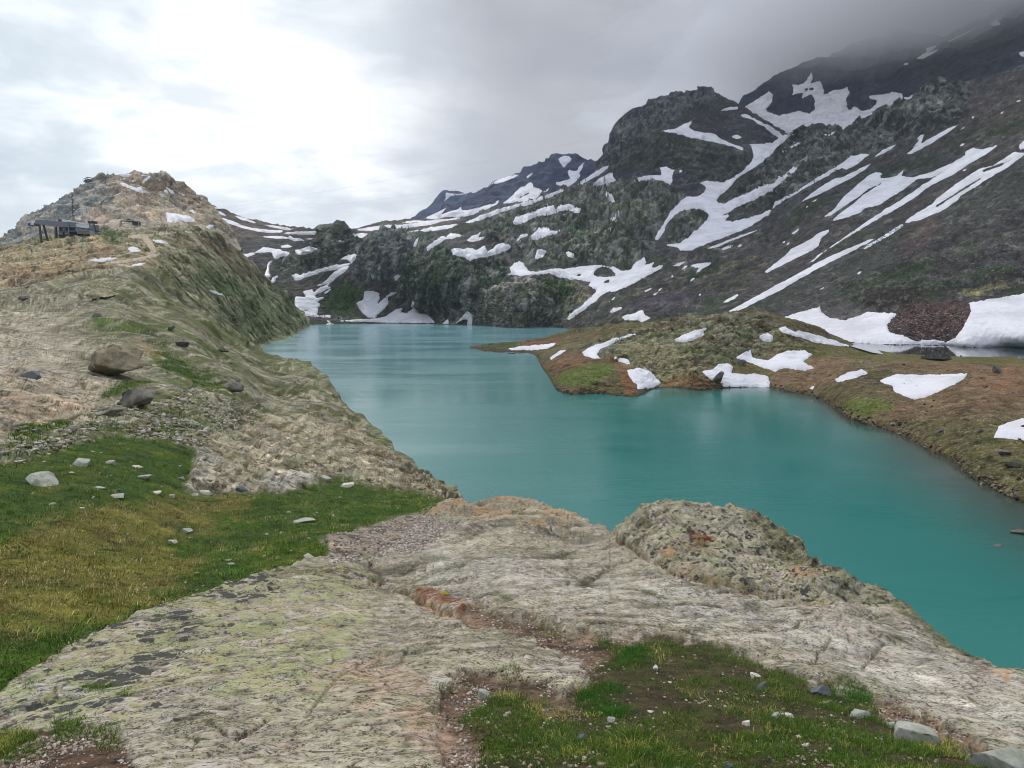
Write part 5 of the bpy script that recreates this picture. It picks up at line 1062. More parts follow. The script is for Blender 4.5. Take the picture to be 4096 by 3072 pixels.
snow(E, q3([(45, 1262), (70, 1250), (60, 1215), (95, 1190), (125, 1175), (150, 1190), (160, 1215), (185, 1240), (220, 1245), (290, 1235), (310, 1225), (400, 1225), (500, 1210), (650, 1205), (720, 1215), (780, 1240), (830, 1230), (850, 1195), (880, 1170), (910, 1155), (925, 1180), (920, 1200), (970, 1185), (960, 1220), (1010, 1205), (1040, 1205), (1000, 1235), (900, 1285), (800, 1340), (730, 1365), (690, 1370), (660, 1380), (600, 1430), (560, 1460), (520, 1490), (480, 1520), (440, 1545), (420, 1540), (440, 1510), (490, 1480), (520, 1460), (540, 1430), (580, 1400), (600, 1380), (610, 1360), (590, 1350), (560, 1330), (570, 1310), (540, 1300), (440, 1290), (370, 1275), (310, 1255), (220, 1260), (130, 1270)]),
     'broad snowfield below the crag belt with a rock island, above the lake knoll', [q3([(590, 1260), (610, 1225), (650, 1210), (700, 1225), (735, 1260), (720, 1275), (620, 1275)]), q3([(655, 1300), (690, 1296), (690, 1310), (660, 1314)]), q3([(485, 1262), (510, 1258), (512, 1272), (490, 1274)])])
snow(E, q3([(615, 1492), (680, 1440), (750, 1380), (720, 1415), (650, 1462), (620, 1498)]), 'thin slanting snow strip right of the lake knoll', rag=0.5)
snow(E, q3([(690, 1500), (720, 1475), (775, 1465), (765, 1480), (710, 1502)]), 'short snow strip low on the slabs right of the knoll', rag=0.4)
snow(E, q3([(765, 1530), (800, 1515), (850, 1510), (880, 1490), (900, 1485), (920, 1520), (935, 1530), (970, 1535), (920, 1550), (890, 1565), (880, 1550), (840, 1550), (790, 1550)]), 'ragged snow patch at the bottom of the slabs above the peninsula', rag=0.8)
snow(E, q3([(900, 1370), (950, 1345), (972, 1345), (920, 1372)]), 'small snow streak on the brown slabs below the broad snowfield', rag=0.3)
snow(E, q3([(1230, 1250), (1260, 1220), (1200, 1205), (1260, 1190), (1340, 1185), (1320, 1205), (1280, 1225), (1260, 1245)]), 'zigzag snow patch on the slabby slope', rag=0.6)
snow(E, q3([(1390, 1102), (1450, 1078), (1490, 1075), (1460, 1090), (1410, 1106)]), 'short snow streak beneath the main snow gully', rag=0.4)
snow(E, q3([(1090, 1207), (1130, 1188), (1175, 1176), (1130, 1208)]), 'small snow streak on the slabs left of the zigzag patch', rag=0.3)
snow(E, q3([(1300, 1100), (1400, 1060), (1560, 1000), (1640, 973), (1580, 1005), (1450, 1052), (1380, 1087)]), 'long thin snow line under the main snow gully', rag=0.4)
snow(E, q3([(1400, 1440), (1450, 1410), (1500, 1385), (1510, 1390), (1480, 1415), (1430, 1437)]), 'snow sliver low on the brown scree', rag=0.4)
# -- main gully and dark peak
snow(E, q3([(1520, 250), (1560, 250), (1620, 280), (1720, 330), (1790, 380), (1830, 375), (1840, 382), (1780, 430), (1720, 490), (1640, 560), (1560, 610), (1500, 650), (1440, 720), (1390, 760), (1370, 790), (1380, 815), (1430, 810), (1470, 785), (1560, 750), (1640, 710), (1720, 690), (1790, 640), (1885, 570), (1870, 600), (1800, 660), (1700, 740), (1600, 790), (1500, 830), (1440, 870), (1400, 890), (1445, 885), (1420, 920), (1470, 925), (1560, 905), (1650, 880), (1720, 845), (1740, 800), (1850, 750), (2000, 650), (2054, 625), (2140, 570), (2140, 590), (2054, 645), (1920, 720), (1830, 775), (1750, 820), (1700, 880), (1620, 930), (1560, 970), (1480, 1000), (1400, 1030), (1300, 1070), (1200, 1110), (1140, 1110), (1120, 1090), (1050, 1075), (1140, 1060), (1210, 1010), (1270, 960), (1310, 920), (1320, 880), (1290, 850), (1220, 845), (1150, 860), (1100, 890), (1060, 930), (1030, 1000), (1000, 1040), (975, 1045), (1000, 990), (1040, 930), (1080, 860), (1120, 820), (1180, 765), (1240, 770), (1290, 745), (1305, 715), (1265, 680), (1330, 670), (1400, 680), (1480, 650), (1540, 600), (1590, 550), (1605, 520), (1590, 450), (1560, 435), (1640, 435), (1720, 430), (1760, 395), (1700, 350), (1600, 285), (1530, 262)]),
     'main branching snow gully falling from the col right of the dark peak')
snow(E, q3([(1395, 225), (1440, 205), (1500, 200), (1505, 215), (1450, 222)]), 'small snow wedge on the col right of the dark peak', rag=0.4)
snow(E, q3([(1020, 355), (1100, 340), (1180, 305), (1210, 293), (1205, 315), (1190, 330), (1230, 355), (1300, 365), (1350, 370), (1400, 405), (1450, 430), (1510, 450), (1545, 465), (1530, 478), (1480, 455), (1400, 435), (1300, 415), (1200, 395), (1100, 365)]), 'curved snow band over the dome below the dark peak', rag=0.8)
snow(E, q3([(1465, 385), (1500, 378), (1530, 395), (1500, 405), (1475, 398)]), 'small oval snow patch on the scree right of the dome', rag=0.3)
snow(E, q3([(845, 662), (900, 640), (960, 635), (1020, 635), (1015, 600), (1005, 585), (1050, 580), (1080, 595), (1105, 600), (1090, 630), (1090, 670), (1075, 695), (1030, 670), (960, 655), (880, 672)]), 'boot shaped snow patch at the foot of the dark dome', rag=0.8)
snow(E, q3([(1126, 602), (1150, 596), (1154, 612), (1135, 616)]), 'tiny snow dot right of the boot shaped patch', rag=0.3)
snow(E, q3([(490, 690), (560, 640), (640, 590), (690, 570), (690, 580), (640, 620), (560, 670), (510, 690)]), 'slim snow streak at the left foot of the dark peak', rag=0.5)
snow(E, q3([(580, 695), (620, 660), (700, 618), (715, 620), (710, 645), (735, 665), (690, 680), (620, 697)]), 'wedge of snow at the left foot of the dark peak', rag=0.6)
# -- right slope streaks
snow(E, q4([(200, 1390), (260, 1340), (300, 1310), (340, 1270), (400, 1240), (440, 1220), (480, 1185), (530, 1172), (530, 1185), (490, 1215), (480, 1250), (440, 1280), (380, 1310), (320, 1340), (260, 1370), (215, 1392)]), 'spindle shaped snow patch on the lower right slope', rag=0.8)
snow(E, q4([(-10, 1605), (100, 1545), (200, 1490), (330, 1420), (430, 1365), (530, 1310), (640, 1265), (740, 1222), (765, 1218), (720, 1245), (620, 1297), (520, 1347), (400, 1412), (300, 1472), (200, 1522), (100, 1572), (30, 1605)]), 'lowest long snow streak slanting down to the peninsula', rag=0.6)
snow(E, q4([(430, 1342), (480, 1300), (540, 1260), (640, 1190), (740, 1120), (850, 1050), (960, 980), (1000, 950), (1050, 920), (1120, 870), (1180, 820), (1225, 795), (1225, 775), (1270, 755), (1310, 765), (1395, 740), (1330, 790), (1240, 840), (1160, 895), (1050, 945), (980, 1000), (880, 1065), (800, 1105), (700, 1165), (600, 1225), (520, 1275), (450, 1335)]), 'longest straight snow streak down the right slope', rag=0.7)
snow(E, q4([(500, 1110), (560, 1065), (600, 1010), (680, 940), (740, 890), (775, 878), (800, 885), (790, 910), (830, 910), (880, 895), (910, 870), (900, 900), (960, 905), (1050, 880), (1130, 845), (1170, 830), (1225, 800), (1150, 860), (1060, 905), (980, 915), (920, 960), (850, 1005), (780, 1050), (720, 1060), (690, 1085), (620, 1110), (560, 1125), (545, 1128), (580, 1095), (640, 1050), (720, 985), (800, 935), (740, 960), (680, 1005), (600, 1060), (540, 1100)]), 'wide forked snow streak in the middle of the right slope', rag=0.8)
snow(E, q4([(910, 1140), (960, 1100), (1060, 1040), (1080, 1015), (1150, 960), (1230, 905), (1300, 860), (1370, 845), (1440, 800), (1480, 775), (1500, 780), (1540, 780), (1450, 850), (1380, 890), (1330, 920), (1270, 960), (1200, 1000), (1190, 1020), (1120, 1070), (1060, 1095), (1000, 1120), (940, 1135)]), 'snow streak with a dark stream in it near the right picture edge', [q4([(1070, 1050), (1150, 1005), (1230, 950), (1310, 905), (1300, 918), (1210, 975), (1130, 1025), (1085, 1058)]), q4([(1310, 868), (1400, 838), (1460, 815), (1400, 850), (1320, 880)])], rag=0.7)
snow(E, q4([(1500, 745), (1530, 712), (1560, 700), (1560, 750), (1505, 765)]), 'snow patch cut by the right picture edge above the streaked one', rag=0.5)
snow(E, q4([(390, 1030), (450, 980), (520, 935), (565, 910), (600, 905), (660, 875), (750, 832), (720, 862), (650, 907), (560, 952), (480, 992)]), 'lower of two parallel snow streaks below the dark ridge', rag=0.6)
snow(E, q4([(335, 1000), (400, 955), (470, 910), (560, 860), (600, 830), (640, 800), (700, 785), (740, 788), (720, 800), (680, 835), (620, 867), (600, 857), (540, 882), (450, 932), (380, 977)]), 'upper of two parallel snow streaks below the dark ridge', rag=0.6)
snow(E, q4([(755, 805), (800, 770), (850, 745), (880, 735), (840, 767), (790, 792)]), 'short snow streak at the upper end of the parallel streaks', rag=0.4)
snow(E, q4([(930, 785), (970, 750), (1050, 705), (1130, 660), (1200, 632), (1130, 682), (1060, 727), (1000, 762), (950, 787)]), 'snow streak below the dark rock ridge at upper right', rag=0.6)
snow(E, q4([(975, 710), (1000, 690), (1017, 685), (1000, 732), (960, 752), (992, 715)]), 'small snow hook just above the upper right streak', rag=0.3)
snow(E, q4([(275, 780), (330, 750), (395, 715), (380, 732), (320, 767), (285, 783)]), 'small snow streak on the green ridge beside the main gully', rag=0.4)
snow(E, q4([(470, 690), (520, 683), (570, 670), (540, 690)]), 'thin snow strip on top of the ridge below the snow bowl', rag=0.3)
snow(E, q4([(340, 1192), (380, 1163), (372, 1180), (350, 1197)]), 'tiny snow fleck above the spindle shaped patch', rag=0.3)
snow(E, q4([(1480, 516), (1520, 506), (1500, 522)]), 'tiny snow fleck on the brown scree at far right', rag=0.3)
snow(E, q4([(438, 1030), (470, 1014), (462, 1028)]), 'tiny snow fleck at the foot of the parallel streaks', rag=0.3)
snow(E, q5([(1250, 170), (1310, 150), (1390, 128), (1395, 150), (1430, 175), (1490, 183), (1550, 165), (1580, 150), (1700, 155), (1680, 180), (1660, 200), (1670, 230), (1740, 250), (1760, 265), (1890, 274), (1900, 284), (1600, 277), (1500, 270), (1440, 255), (1350, 225), (1290, 200)]), 'large snowfield left of the red brown mound behind the tarn', thick=1.6)
snow(E, q5([(2400, 40), (2212, 75), (2100, 95), (1990, 112), (2000, 140), (1990, 170), (1960, 220), (1940, 250), (1900, 270), (1850, 260), (1780, 265), (1800, 278), (1900, 286), (2000, 290), (2400, 300)]), 'large snowfield right of the red brown mound behind the tarn', thick=1.6)
# -- flecks that nothing tells apart, lying along the slope
rf_ = np.random.default_rng(12)
for k in range(30):
    if k < 18: x0, y0 = rf_.uniform(640, 880), rf_.uniform(200, 300)
    else: x0, y0 = rf_.uniform(860, 1010), rf_.uniform(100, 190)
    if y0 > 300 - (x0 - 640) * 0.05 or y0 < 275 - (x0 - 640) * 0.62: continue
    ln_ = rf_.uniform(3, 9); hw = rf_.uniform(0.6, 1.2); a_ = -0.52 + rf_.normal() * 0.08
    dx, dy = math.cos(a_) * ln_ / 2, math.sin(a_) * ln_ / 2
    snow(E, [(x0 - dx, y0 - dy), (x0 - dy * 0 - hw * 0.3, y0 - hw), (x0 + dx, y0 + dy), (x0 + hw * 0.3, y0 + hw)], 'tiny snow fleck strewn over the rocky right slope between the long streaks', group='tiny snow flecks on the right slope', rag=0.5, rs=2.5)
# -- peninsula
for lab, pg in [('flat snow strip on the thin spit of the peninsula', [(135, 298), (180, 288), (260, 282), (330, 273), (310, 290), (270, 300), (200, 304), (150, 303)]),
    ('small snow strip behind the red tip of the peninsula', [(295, 340), (340, 305), (375, 298), (350, 315), (310, 340)]),
    ('curved snow strip winding over the left of the peninsula', [(430, 310), (480, 285), (560, 258), (640, 235), (665, 230), (630, 245), (560, 270), (505, 300), (490, 320), (505, 335), (480, 338), (440, 325)]),
    ('short snow strip above the snow tongue on the peninsula', [(550, 335), (560, 328), (600, 340), (620, 345), (625, 360), (610, 360), (590, 350)]),
    ('snow tongue reaching the water beside the red tip of the peninsula', [(615, 385), (660, 375), (700, 385), (725, 410), (748, 435), (730, 450), (690, 458), (655, 460), (650, 440), (635, 430), (620, 405)]),
    ('slanting snow patch on the upper peninsula', [(800, 265), (840, 240), (880, 225), (935, 213), (915, 235), (930, 240), (880, 262), (850, 270)]),
    ('small snow patch right on the upper peninsula', [(1145, 245), (1180, 235), (1205, 250), (1190, 272), (1160, 265)]),
    ('long snow band along the back of the peninsula towards the tarn', [(1220, 215), (1250, 208), (1290, 230), (1300, 222), (1370, 240), (1440, 262), (1480, 275), (1540, 290), (1460, 285), (1380, 275), (1310, 250), (1280, 245), (1240, 232)]),
    ('winged snowfield in the hollow of the peninsula', [(1050, 335), (1075, 315), (1110, 305), (1120, 335), (1180, 345), (1220, 320), (1260, 305), (1330, 305), (1360, 320), (1320, 350), (1370, 375), (1330, 385), (1250, 375), (1210, 388), (1150, 370), (1100, 350)]),
    ('steep snow bank standing in the lake edge below a dark rock', [(915, 388), (960, 380), (980, 360), (1020, 355), (1040, 370), (1035, 395), (1090, 400), (1130, 397), (1180, 408), (1190, 435), (1185, 452), (1000, 450), (980, 420), (960, 425), (930, 405)]),
    ('oblong snow patch on the brown right shore', [(1450, 420), (1500, 395), (1560, 382), (1585, 395), (1540, 412), (1460, 433)]),
    ('large snow patch on the red brown right shore', [(1630, 425), (1700, 400), (1800, 403), (1985, 397), (1970, 420), (1930, 440), (1880, 465), (1820, 490), (1770, 503), (1735, 490), (1690, 470), (1680, 450), (1700, 450), (1650, 440)]),
    ('snow patch cut by the right picture edge on the near shore', [(2090, 655), (2110, 610), (2160, 590), (2260, 565), (2260, 672), (2150, 660)]),
    ('tiny snow fleck near the water on the right shore', [(1345, 457), (1370, 443), (1360, 462)])]:
    snow(Pn, q5(pg), lab, rag=0.8, thick=1.1)
# -- pale hill and track slope
for lab, pg in [('flat snow strip on the very top of the pale hill', [(790, 170), (830, 163), (903, 160), (880, 185), (840, 182)]), ('thin snow strip just under the hilltop strip', [(790, 205), (830, 192), (862, 190), (830, 203)]),
    ('snow line on the right of the hilltop skyline', [(920, 172), (1000, 168), (1050, 171), (930, 177)]), ('upright snow patch under the right hilltop', [(970, 222), (985, 195), (1010, 178), (1027, 178), (1005, 205), (975, 225)]),
    ('faint small snow strip in the middle of the hilltop', [(873, 212), (930, 203), (920, 214), (880, 217)]), ('curved snow crescent below the hilltop', [(812, 225), (835, 222), (880, 240), (930, 260), (965, 250), (970, 268), (1035, 293), (990, 292), (940, 285), (880, 260), (830, 240)]),
    ('small snow patch right below the crescent on the hill', [(1080, 305), (1095, 293), (1135, 318), (1100, 315)]), ('slanting snow streak on the right shoulder of the hill', [(1130, 252), (1160, 268), (1190, 293), (1175, 300), (1150, 280)]),
    ('tiny snow fleck beside the shoulder streak of the hill', [(1115, 275), (1130, 268), (1148, 290), (1130, 292)]), ('rightmost snow streak near the edge of the hill', [(1210, 285), (1240, 293), (1273, 315), (1240, 307)]),
    ('thin snow line along the hill track', [(875, 367), (920, 369), (960, 380), (930, 381), (885, 374)]), ('big bright snow patch at the right foot of the hill', [(1117, 420), (1180, 432), (1260, 445), (1300, 455), (1335, 485), (1260, 490), (1230, 478), (1200, 492), (1140, 490), (1130, 470), (1140, 455)]),
    ('small snow patch above the big bright one', [(1285, 405), (1335, 420), (1335, 438), (1300, 420)]), ('snow patch right of the big bright one on the hill foot', [(1398, 520), (1430, 508), (1460, 510), (1440, 530), (1410, 540)])]:
    snow(G, q1(pg), lab, rag=0.5, thick=0.8, rs=3)
for lab, pg in [('squarish snow patch lying beside the track', [(865, 668), (910, 657), (960, 680), (960, 690), (875, 697), (882, 680)]), ('long low snow patch left of the track bend', [(590, 750), (680, 735), (720, 735), (800, 732), (770, 748), (700, 762), (620, 757)]),
    ('arrow shaped snow patch below the track bend', [(885, 785), (930, 775), (1000, 765), (970, 780), (970, 798), (910, 795)]), ('snow strip right of the track junction', [(1035, 612), (1090, 610), (1130, 625), (1160, 638), (1110, 635), (1060, 628)]),
    ('small slanting snow streak on the green flank', [(1420, 950), (1480, 965), (1530, 995), (1490, 985), (1440, 970)]), ('tiny snow strip at the left picture edge under the hill', [(10, 722), (65, 712), (50, 722)]), ('thin snow edge along the upper track', [(1205, 553), (1290, 554), (1250, 560)])]:
    snow(L, q1(pg), lab, rag=0.5, thick=0.8, rs=3)
# tracks
M_TRACK = terrain_mat('track_gravel', 1.2, 0.2, 0.3)
def path(S, poly, label):
    o = drape('path', S, poly, M_TRACK, rag=0.6, rs=4, thick=0.25, slope=0.3, smooth=6)
    if o is None: return
    me = o.data; a = me.attributes.new('Col', 'FLOAT_COLOR', 'POINT'); a.data.foreach_set('color', np.tile(np.append(alb(168, 156, 136), 1.0), len(me.vertices)).astype(np.float32))
    tag(o, label, kind='structure')
path(L, q1([(1380, 556), (1200, 556), (1050, 566), (900, 578), (860, 590), (900, 600), (960, 604), (985, 625), (1010, 660), (1030, 700), (1000, 722), (900, 742), (800, 752), (730, 768), (760, 775), (860, 768), (960, 748), (1050, 728), (1098, 710), (1064, 690), (1052, 655), (1030, 620), (1010, 592), (1060, 578), (1200, 564), (1380, 562)]), 'pale gravel track bending past the lift station')
path(L, q1([(740, 775), (830, 790), (900, 808), (880, 832), (760, 850), (800, 852), (900, 842), (980, 832), (1000, 812), (930, 795), (850, 780)]), 'lower loop of the gravel track')
path(L, q1([(-300, 1020), (0, 1000), (60, 985), (180, 962), (300, 942), (350, 930), (340, 942), (300, 955), (180, 980), (60, 1005), (0, 1015), (-300, 1040)]), 'narrow gravel track at the left edge')
path(G, q1([(880, 375), (960, 378), (1040, 395), (1120, 420), (1140, 432), (1110, 430), (1030, 405), (960, 388), (900, 386)]), 'track climbing across the pale hill')
# running water
def stream_mat():
    m, t = new_mat('white_water')
    co = t.n('ShaderNodeTexCoord').outputs['Object']
    mp = t.n('ShaderNodeMapping'); t.put(mp.inputs[0], co); mp.inputs['Scale'].default_value = (1.0, 0.3, 0.12)
    a = t.noise(mp.outputs[0], 0.7, 5.0, 0.7, 0.3)
    c = t.mix(t.ramp(a, 0.44, 0.54), (0.10, 0.11, 0.12), (0.78, 0.80, 0.83))
    finish(t, c, 0.35, a, 0.6, 0.6, spec=0.4)
    return m
M_STREAM = stream_mat()
for nm, S_, pg, lab in [('waterfall', E, q2([(300, 697), (282, 705), (272, 712), (266, 735), (265, 755), (257, 775), (248, 792), (256, 803), (270, 800), (280, 806), (290, 800), (280, 772), (281, 742), (292, 718)]), 'white waterfall tumbling over dark rock'),
    ('stream', E, q2([(258, 805), (285, 845), (300, 880), (340, 910), (378, 945), (400, 985), (390, 985), (340, 925), (292, 885), (275, 850), (246, 808)]), 'thin white stream below the waterfall'),
    ('stream', E, q4([(720, 1255), (800, 1208), (900, 1145), (915, 1148), (850, 1197), (760, 1245), (735, 1262)]), 'thin meltwater stream between snow streaks on the right slope'),
    ('stream', E, q2([(640, 1075), (660, 1078), (668, 1090), (690, 1102), (640, 1104), (655, 1092)]), 'shallow stream mouth at the far shore')]:
    o = drape(nm, S_, pg, M_STREAM, rag=0.7, rs=1.6, thick=0.12 if 'mouth' in lab else 0.5, slope=0.8, smooth=1)
    if o is not None: tag(o, lab, kind='structure')
# ------------------------------------------------------------------ boulders and stones
def ico(sub):
    import bmesh
    bm = bmesh.new(); bmesh.ops.create_icosphere(bm, subdivisions=sub, radius=1.0)
    v = np.array([x.co[:] for x in bm.verts]); f = np.array([[y.index for y in x.verts] for x in bm.faces]); bm.free()
    return v, f
ICO = {k: ico(k) for k in (1, 2, 3, 4)}
def rock_shape(seed, sx, sy, sz, sub=4, cuts=9, rough=0.10, flat=0.0):
    r = np.random.default_rng(seed)
    v, f = ICO[sub]; v = np.sign(v) * np.abs(v) ** 0.82; v /= np.abs(v).max()
    for k in range(cuts):
        n = r.normal(size=3); n /= np.linalg.norm(n)
        if flat and k < 2: n = np.array([r.normal() * 0.15, r.normal() * 0.15, 1.0]); n /= np.linalg.norm(n)
        d = r.uniform(0.36, 0.72); t = v @ n
        v = np.where((t > d)[:, None], v - (t - d)[:, None] * n * 0.96, v)
    v = v * (1 + rough * fbm(v * 1.7, 5, 0.55, True, seed=seed % 97)[:, None])
    v = v / np.abs(v).max(0)
    return v * np.array([sx, sy, sz]), f
M_ROCK = {}
def rock_mat(name, c1, c2, dark, size):
    m, t = new_mat(name)
    co = t.n('ShaderNodeTexCoord').outputs['Object']
    a = t.noise(co, 1.2 / size, 8.0, 0.68, 0.4); b = t.noise(co, 6.0 / size, 7.0, 0.7)
    c = t.mix(t.ramp(a, 0.38, 0.62), c1, c2)
    c = t.mix(t.math('MULTIPLY', t.ramp(b, 0.52, 0.68), 0.75), c, dark)
    c = t.mix(1.0, c, t.ramp(b, 0.3, 0.7, 0.65, 1.35, smooth=False), 'MULTIPLY')
    finish(t, c, 0.9, t.math('ADD', a, t.math('MULTIPLY', b, 0.6)), 0.8, size * 0.12, spec=0.2)
    return m
T = lambda *c: tuple(alb(*c))
M_ROCK['pale'] = rock_mat('pale_stone', T(168, 168, 156), T(140, 142, 124), T(92, 94, 78), 0.6)
M_ROCK['white'] = rock_mat('white_stone', T(202, 196, 182), T(178, 170, 154), T(120, 112, 96), 0.3)
M_ROCK['brown'] = rock_mat('brown_boulder', T(148, 136, 112), T(116, 110, 92), T(52, 46, 38), 0.9)
M_ROCK['dark'] = rock_mat('dark_boulder', T(128, 124, 112), T(90, 88, 80), T(46, 46, 42), 0.9)
M_ROCK['blue'] = rock_mat('blue_grey_block', T(112, 116, 118), T(96, 100, 104), T(70, 72, 74), 0.9)
M_ROCK['far'] = rock_mat('far_boulder', T(118, 112, 104), T(92, 88, 80), T(60, 56, 52), 2.0)
def boulder(S, u, v, wpx, hpx, mat, label, dep=0.8, sink=0.25, tilt=0.0, yaw=0.0, cuts=9, rough=0.1, flat=0.0, seed=None, cat='boulder', name='boulder', group=None, sub=4, z=None):
    """u, v: middle of its foot in the picture; width and height in picture units become metres at its distance"""
    p, n = S.pt(u, v); mp = p[1] / F
    if z is not None: p = at(u, v, W(u, v, z)); mp = p[1] / F
    sx, sz = wpx * mp / 2, hpx * mp / 2
    vv_, f = rock_shape(seed or int(u * 13 + v * 7), sx, max(sx * dep, sz * 0.8), sz, sub, cuts, rough, flat)
    cz, sz_ = math.cos(yaw), math.sin(yaw); ct, st = math.cos(tilt), math.sin(tilt)
    Rz = np.array([[cz, -sz_, 0], [sz_, cz, 0], [0, 0, 1]]); Ry = np.array([[ct, 0, st], [0, 1, 0], [-st, 0, ct]])
    vv_ = vv_ @ Ry.T @ Rz.T
    vv_[:, 2] += sz * (1 - 2 * sink)
    o = mesh_obj(name, vv_, f, M_ROCK[mat], smooth=(sub >= 3))
    if sub >= 3: o.data.polygons.foreach_set('use_smooth', np.zeros(len(f), bool) if wpx < 12 else np.ones(len(f), bool))
    o.location = tuple(p)
    return tag(o, label, cat, group)
boulder(H, 112, 377, 64, 40, 'brown', 'large brown boulder on the pale slabs of the hillside', 0.8, 0.22, 0.05, 0.3, 16, 0.34, seed=21)
boulder(H, 32, 386, 22, 14, 'blue', 'blue grey block lying left of the large brown boulder', 0.7, 0.15, -0.15, 0.3, 12, 0.04)
boulder(H, 232, 392, 25, 13, 'dark', 'black boulder on the turf strip near the lake edge', 0.8, 0.1, 0.2, 0.4, 9, 0.1)
boulder(H, 141, 411, 40, 22, 'dark', 'dark grey broken boulder above the rubble', 0.7, 0.1, 0.1, -0.3, 10, 0.14)
boulder(H, 108, 420, 36, 9, 'dark', 'leaning dark slab left of the broken boulder', 0.5, 0.1, -0.45, 0.5, 10, 0.06, 0.5)
boulder(H, 218, 359, 14, 8, 'dark', 'small dark boulder uphill of the black boulder', 0.8, 0.1, 0.1, 0, 9, 0.1)
boulder(H, 178, 355, 18, 10, 'dark', 'dark craggy rock right of the large brown boulder', 0.8, 0.15, 0.3, 0, 9, 0.14)
boulder(H, 97, 319, 12, 7, 'dark', 'dark boulder high on the hillside above the brown one', 0.8, 0.1, 0, 0, 9, 0.1)
boulder(H, 86, 320, 8, 5, 'dark', 'smaller dark boulder left beside the high one', 0.8, 0.1, 0, 0, 9, 0.1)
boulder(H, 171, 333, 9, 8, 'dark', 'upright dark rock in the middle of the hillside', 0.8, 0.1, 0, 0, 9, 0.1)
boulder(H, 26, 309, 11, 6, 'far', 'grey boulder by the narrow track at far left', 0.8, 0.1, 0, 0, 9, 0.1)
for u, v, w_, h_, lab, mt in [(39, 483, 40, 22, 'largest flat pale boulder at the left of the meadow', 'pale'), (81, 465, 32, 13, 'flat pale slab at the upper edge of the meadow', 'pale'), (112, 464, 13, 8, 'rounded pale stone right of the upper flat slab', 'pale'), (143, 478, 16, 8, 'pointed pale stone in the upper meadow', 'pale'), (117, 496, 20, 7, 'low flat pale stone in the middle of the green turf', 'pale'), (157, 494, 18, 4, 'long thin white stone lying in the turf', 'white'), (309, 521, 32, 7, 'long low pale stone in the right meadow', 'pale'), (186, 534, 13, 9, 'grey stone with dark holes in the dry grass', 'pale'), (173, 546, 9.5, 7.5, 'round white stone in the dry grass', 'white'), (83, 509, 7, 5, 'small white stone left above the dry grass', 'white'), (310, 557, 12, 6, 'pale stone half sunk near the slab edge', 'pale'), (100, 489, 11, 5, 'broken pale stone between two flat stones', 'pale'), (182, 480, 9, 5, 'grey stone near the pale outcrop', 'pale'), (52, 505, 9, 4, 'low grey stone left in the meadow', 'pale'), (228, 561, 8, 4, 'small pale stone left of the bare gravel spot', 'pale'), (231, 566, 9, 4, 'small flat stone at the slab edge by the gravel spot', 'pale'), (136, 467, 14, 3.5, 'yellowish flat stone strip in the upper meadow', 'white'), (282, 533, 5, 3.5, 'small bright stone right of the dry grass', 'white'), (72, 473, 5, 3, 'small white stone between the two flat slabs', 'white'), (172, 498, 6, 6, 'small upright stone below the pale outcrop', 'white'), (206, 494, 14, 9, 'rounded pale block at the foot of the outcrop', 'white'), (195, 496, 10, 6, 'pale block at the left foot of the outcrop', 'white'), (240, 492, 15, 12, 'dark notched block at the foot of the outcrop', 'blue'), (346, 487, 22, 9, 'white block at the right foot of the outcrop', 'white'), (328, 482, 13, 10, 'grey block above the white one at the outcrop', 'pale')]:
    boulder(H, u, v, w_, h_, mt, lab, 0.8, 0.36, random.uniform(-0.12, 0.12), random.uniform(-0.6, 0.6), 10, 0.09, 0.3, cat='stone', name='stone')
for u, v, w_, h_, lab, mt in [(482, 692, 15, 18, 'upright pale stone on the gritty earth', 'pale'), (821, 694, 23, 16, 'grey white block at the upper edge of the turf', 'blue'), (583, 738, 17, 9, 'flat bluish stone left in the turf', 'blue'), (730, 768, 13, 12, 'blue grey stone at the bottom edge', 'blue'), (860, 716, 30, 12, 'pale stone slab at the right end of the turf', 'pale'), (924, 742, 62, 34, 'large rough stone slab right of the turf', 'pale'), (996, 768, 66, 40, 'big pale rock in the lower right corner', 'pale'), (612, 721, 11, 10, 'stone with yellow lichen beside the bright green tuft', 'pale'), (776, 716, 14, 8, 'pair-like flat stone in the middle of the turf', 'pale'), (788, 717, 12, 8, 'flat pale stone right beside the middle one', 'white'), (747, 725, 10, 9, 'tilted whitish stone in the lower turf', 'white'), (762, 690, 12, 13, 'dark grey stone standing in the upper turf', 'blue'), (756, 676, 12, 7, 'pale stone near the upper turf edge', 'white'), (655, 671, 6, 8, 'narrow pale stone in the upper left turf', 'white'), (600, 714, 9, 5, 'grey stone left of the lichen stone', 'pale'), (650, 712, 8, 4, 'small pale stone right of the bright tuft', 'white'), (806, 746, 10, 5, 'small pale stone low in the turf', 'white'), (600, 765, 12, 5, 'orange brown stone at the bottom edge', 'brown'), (716, 585, 8, 9, 'white rounded stone below the rocky knob', 'white'), (890, 725, 12, 9, 'stone between the two right slabs', 'pale')]:
    boulder(S, u, v, w_, h_, mt, lab, 0.8, 0.36, random.uniform(-0.2, 0.2), random.uniform(-0.6, 0.6), 10, 0.10, 0.2, cat='stone', name='stone')
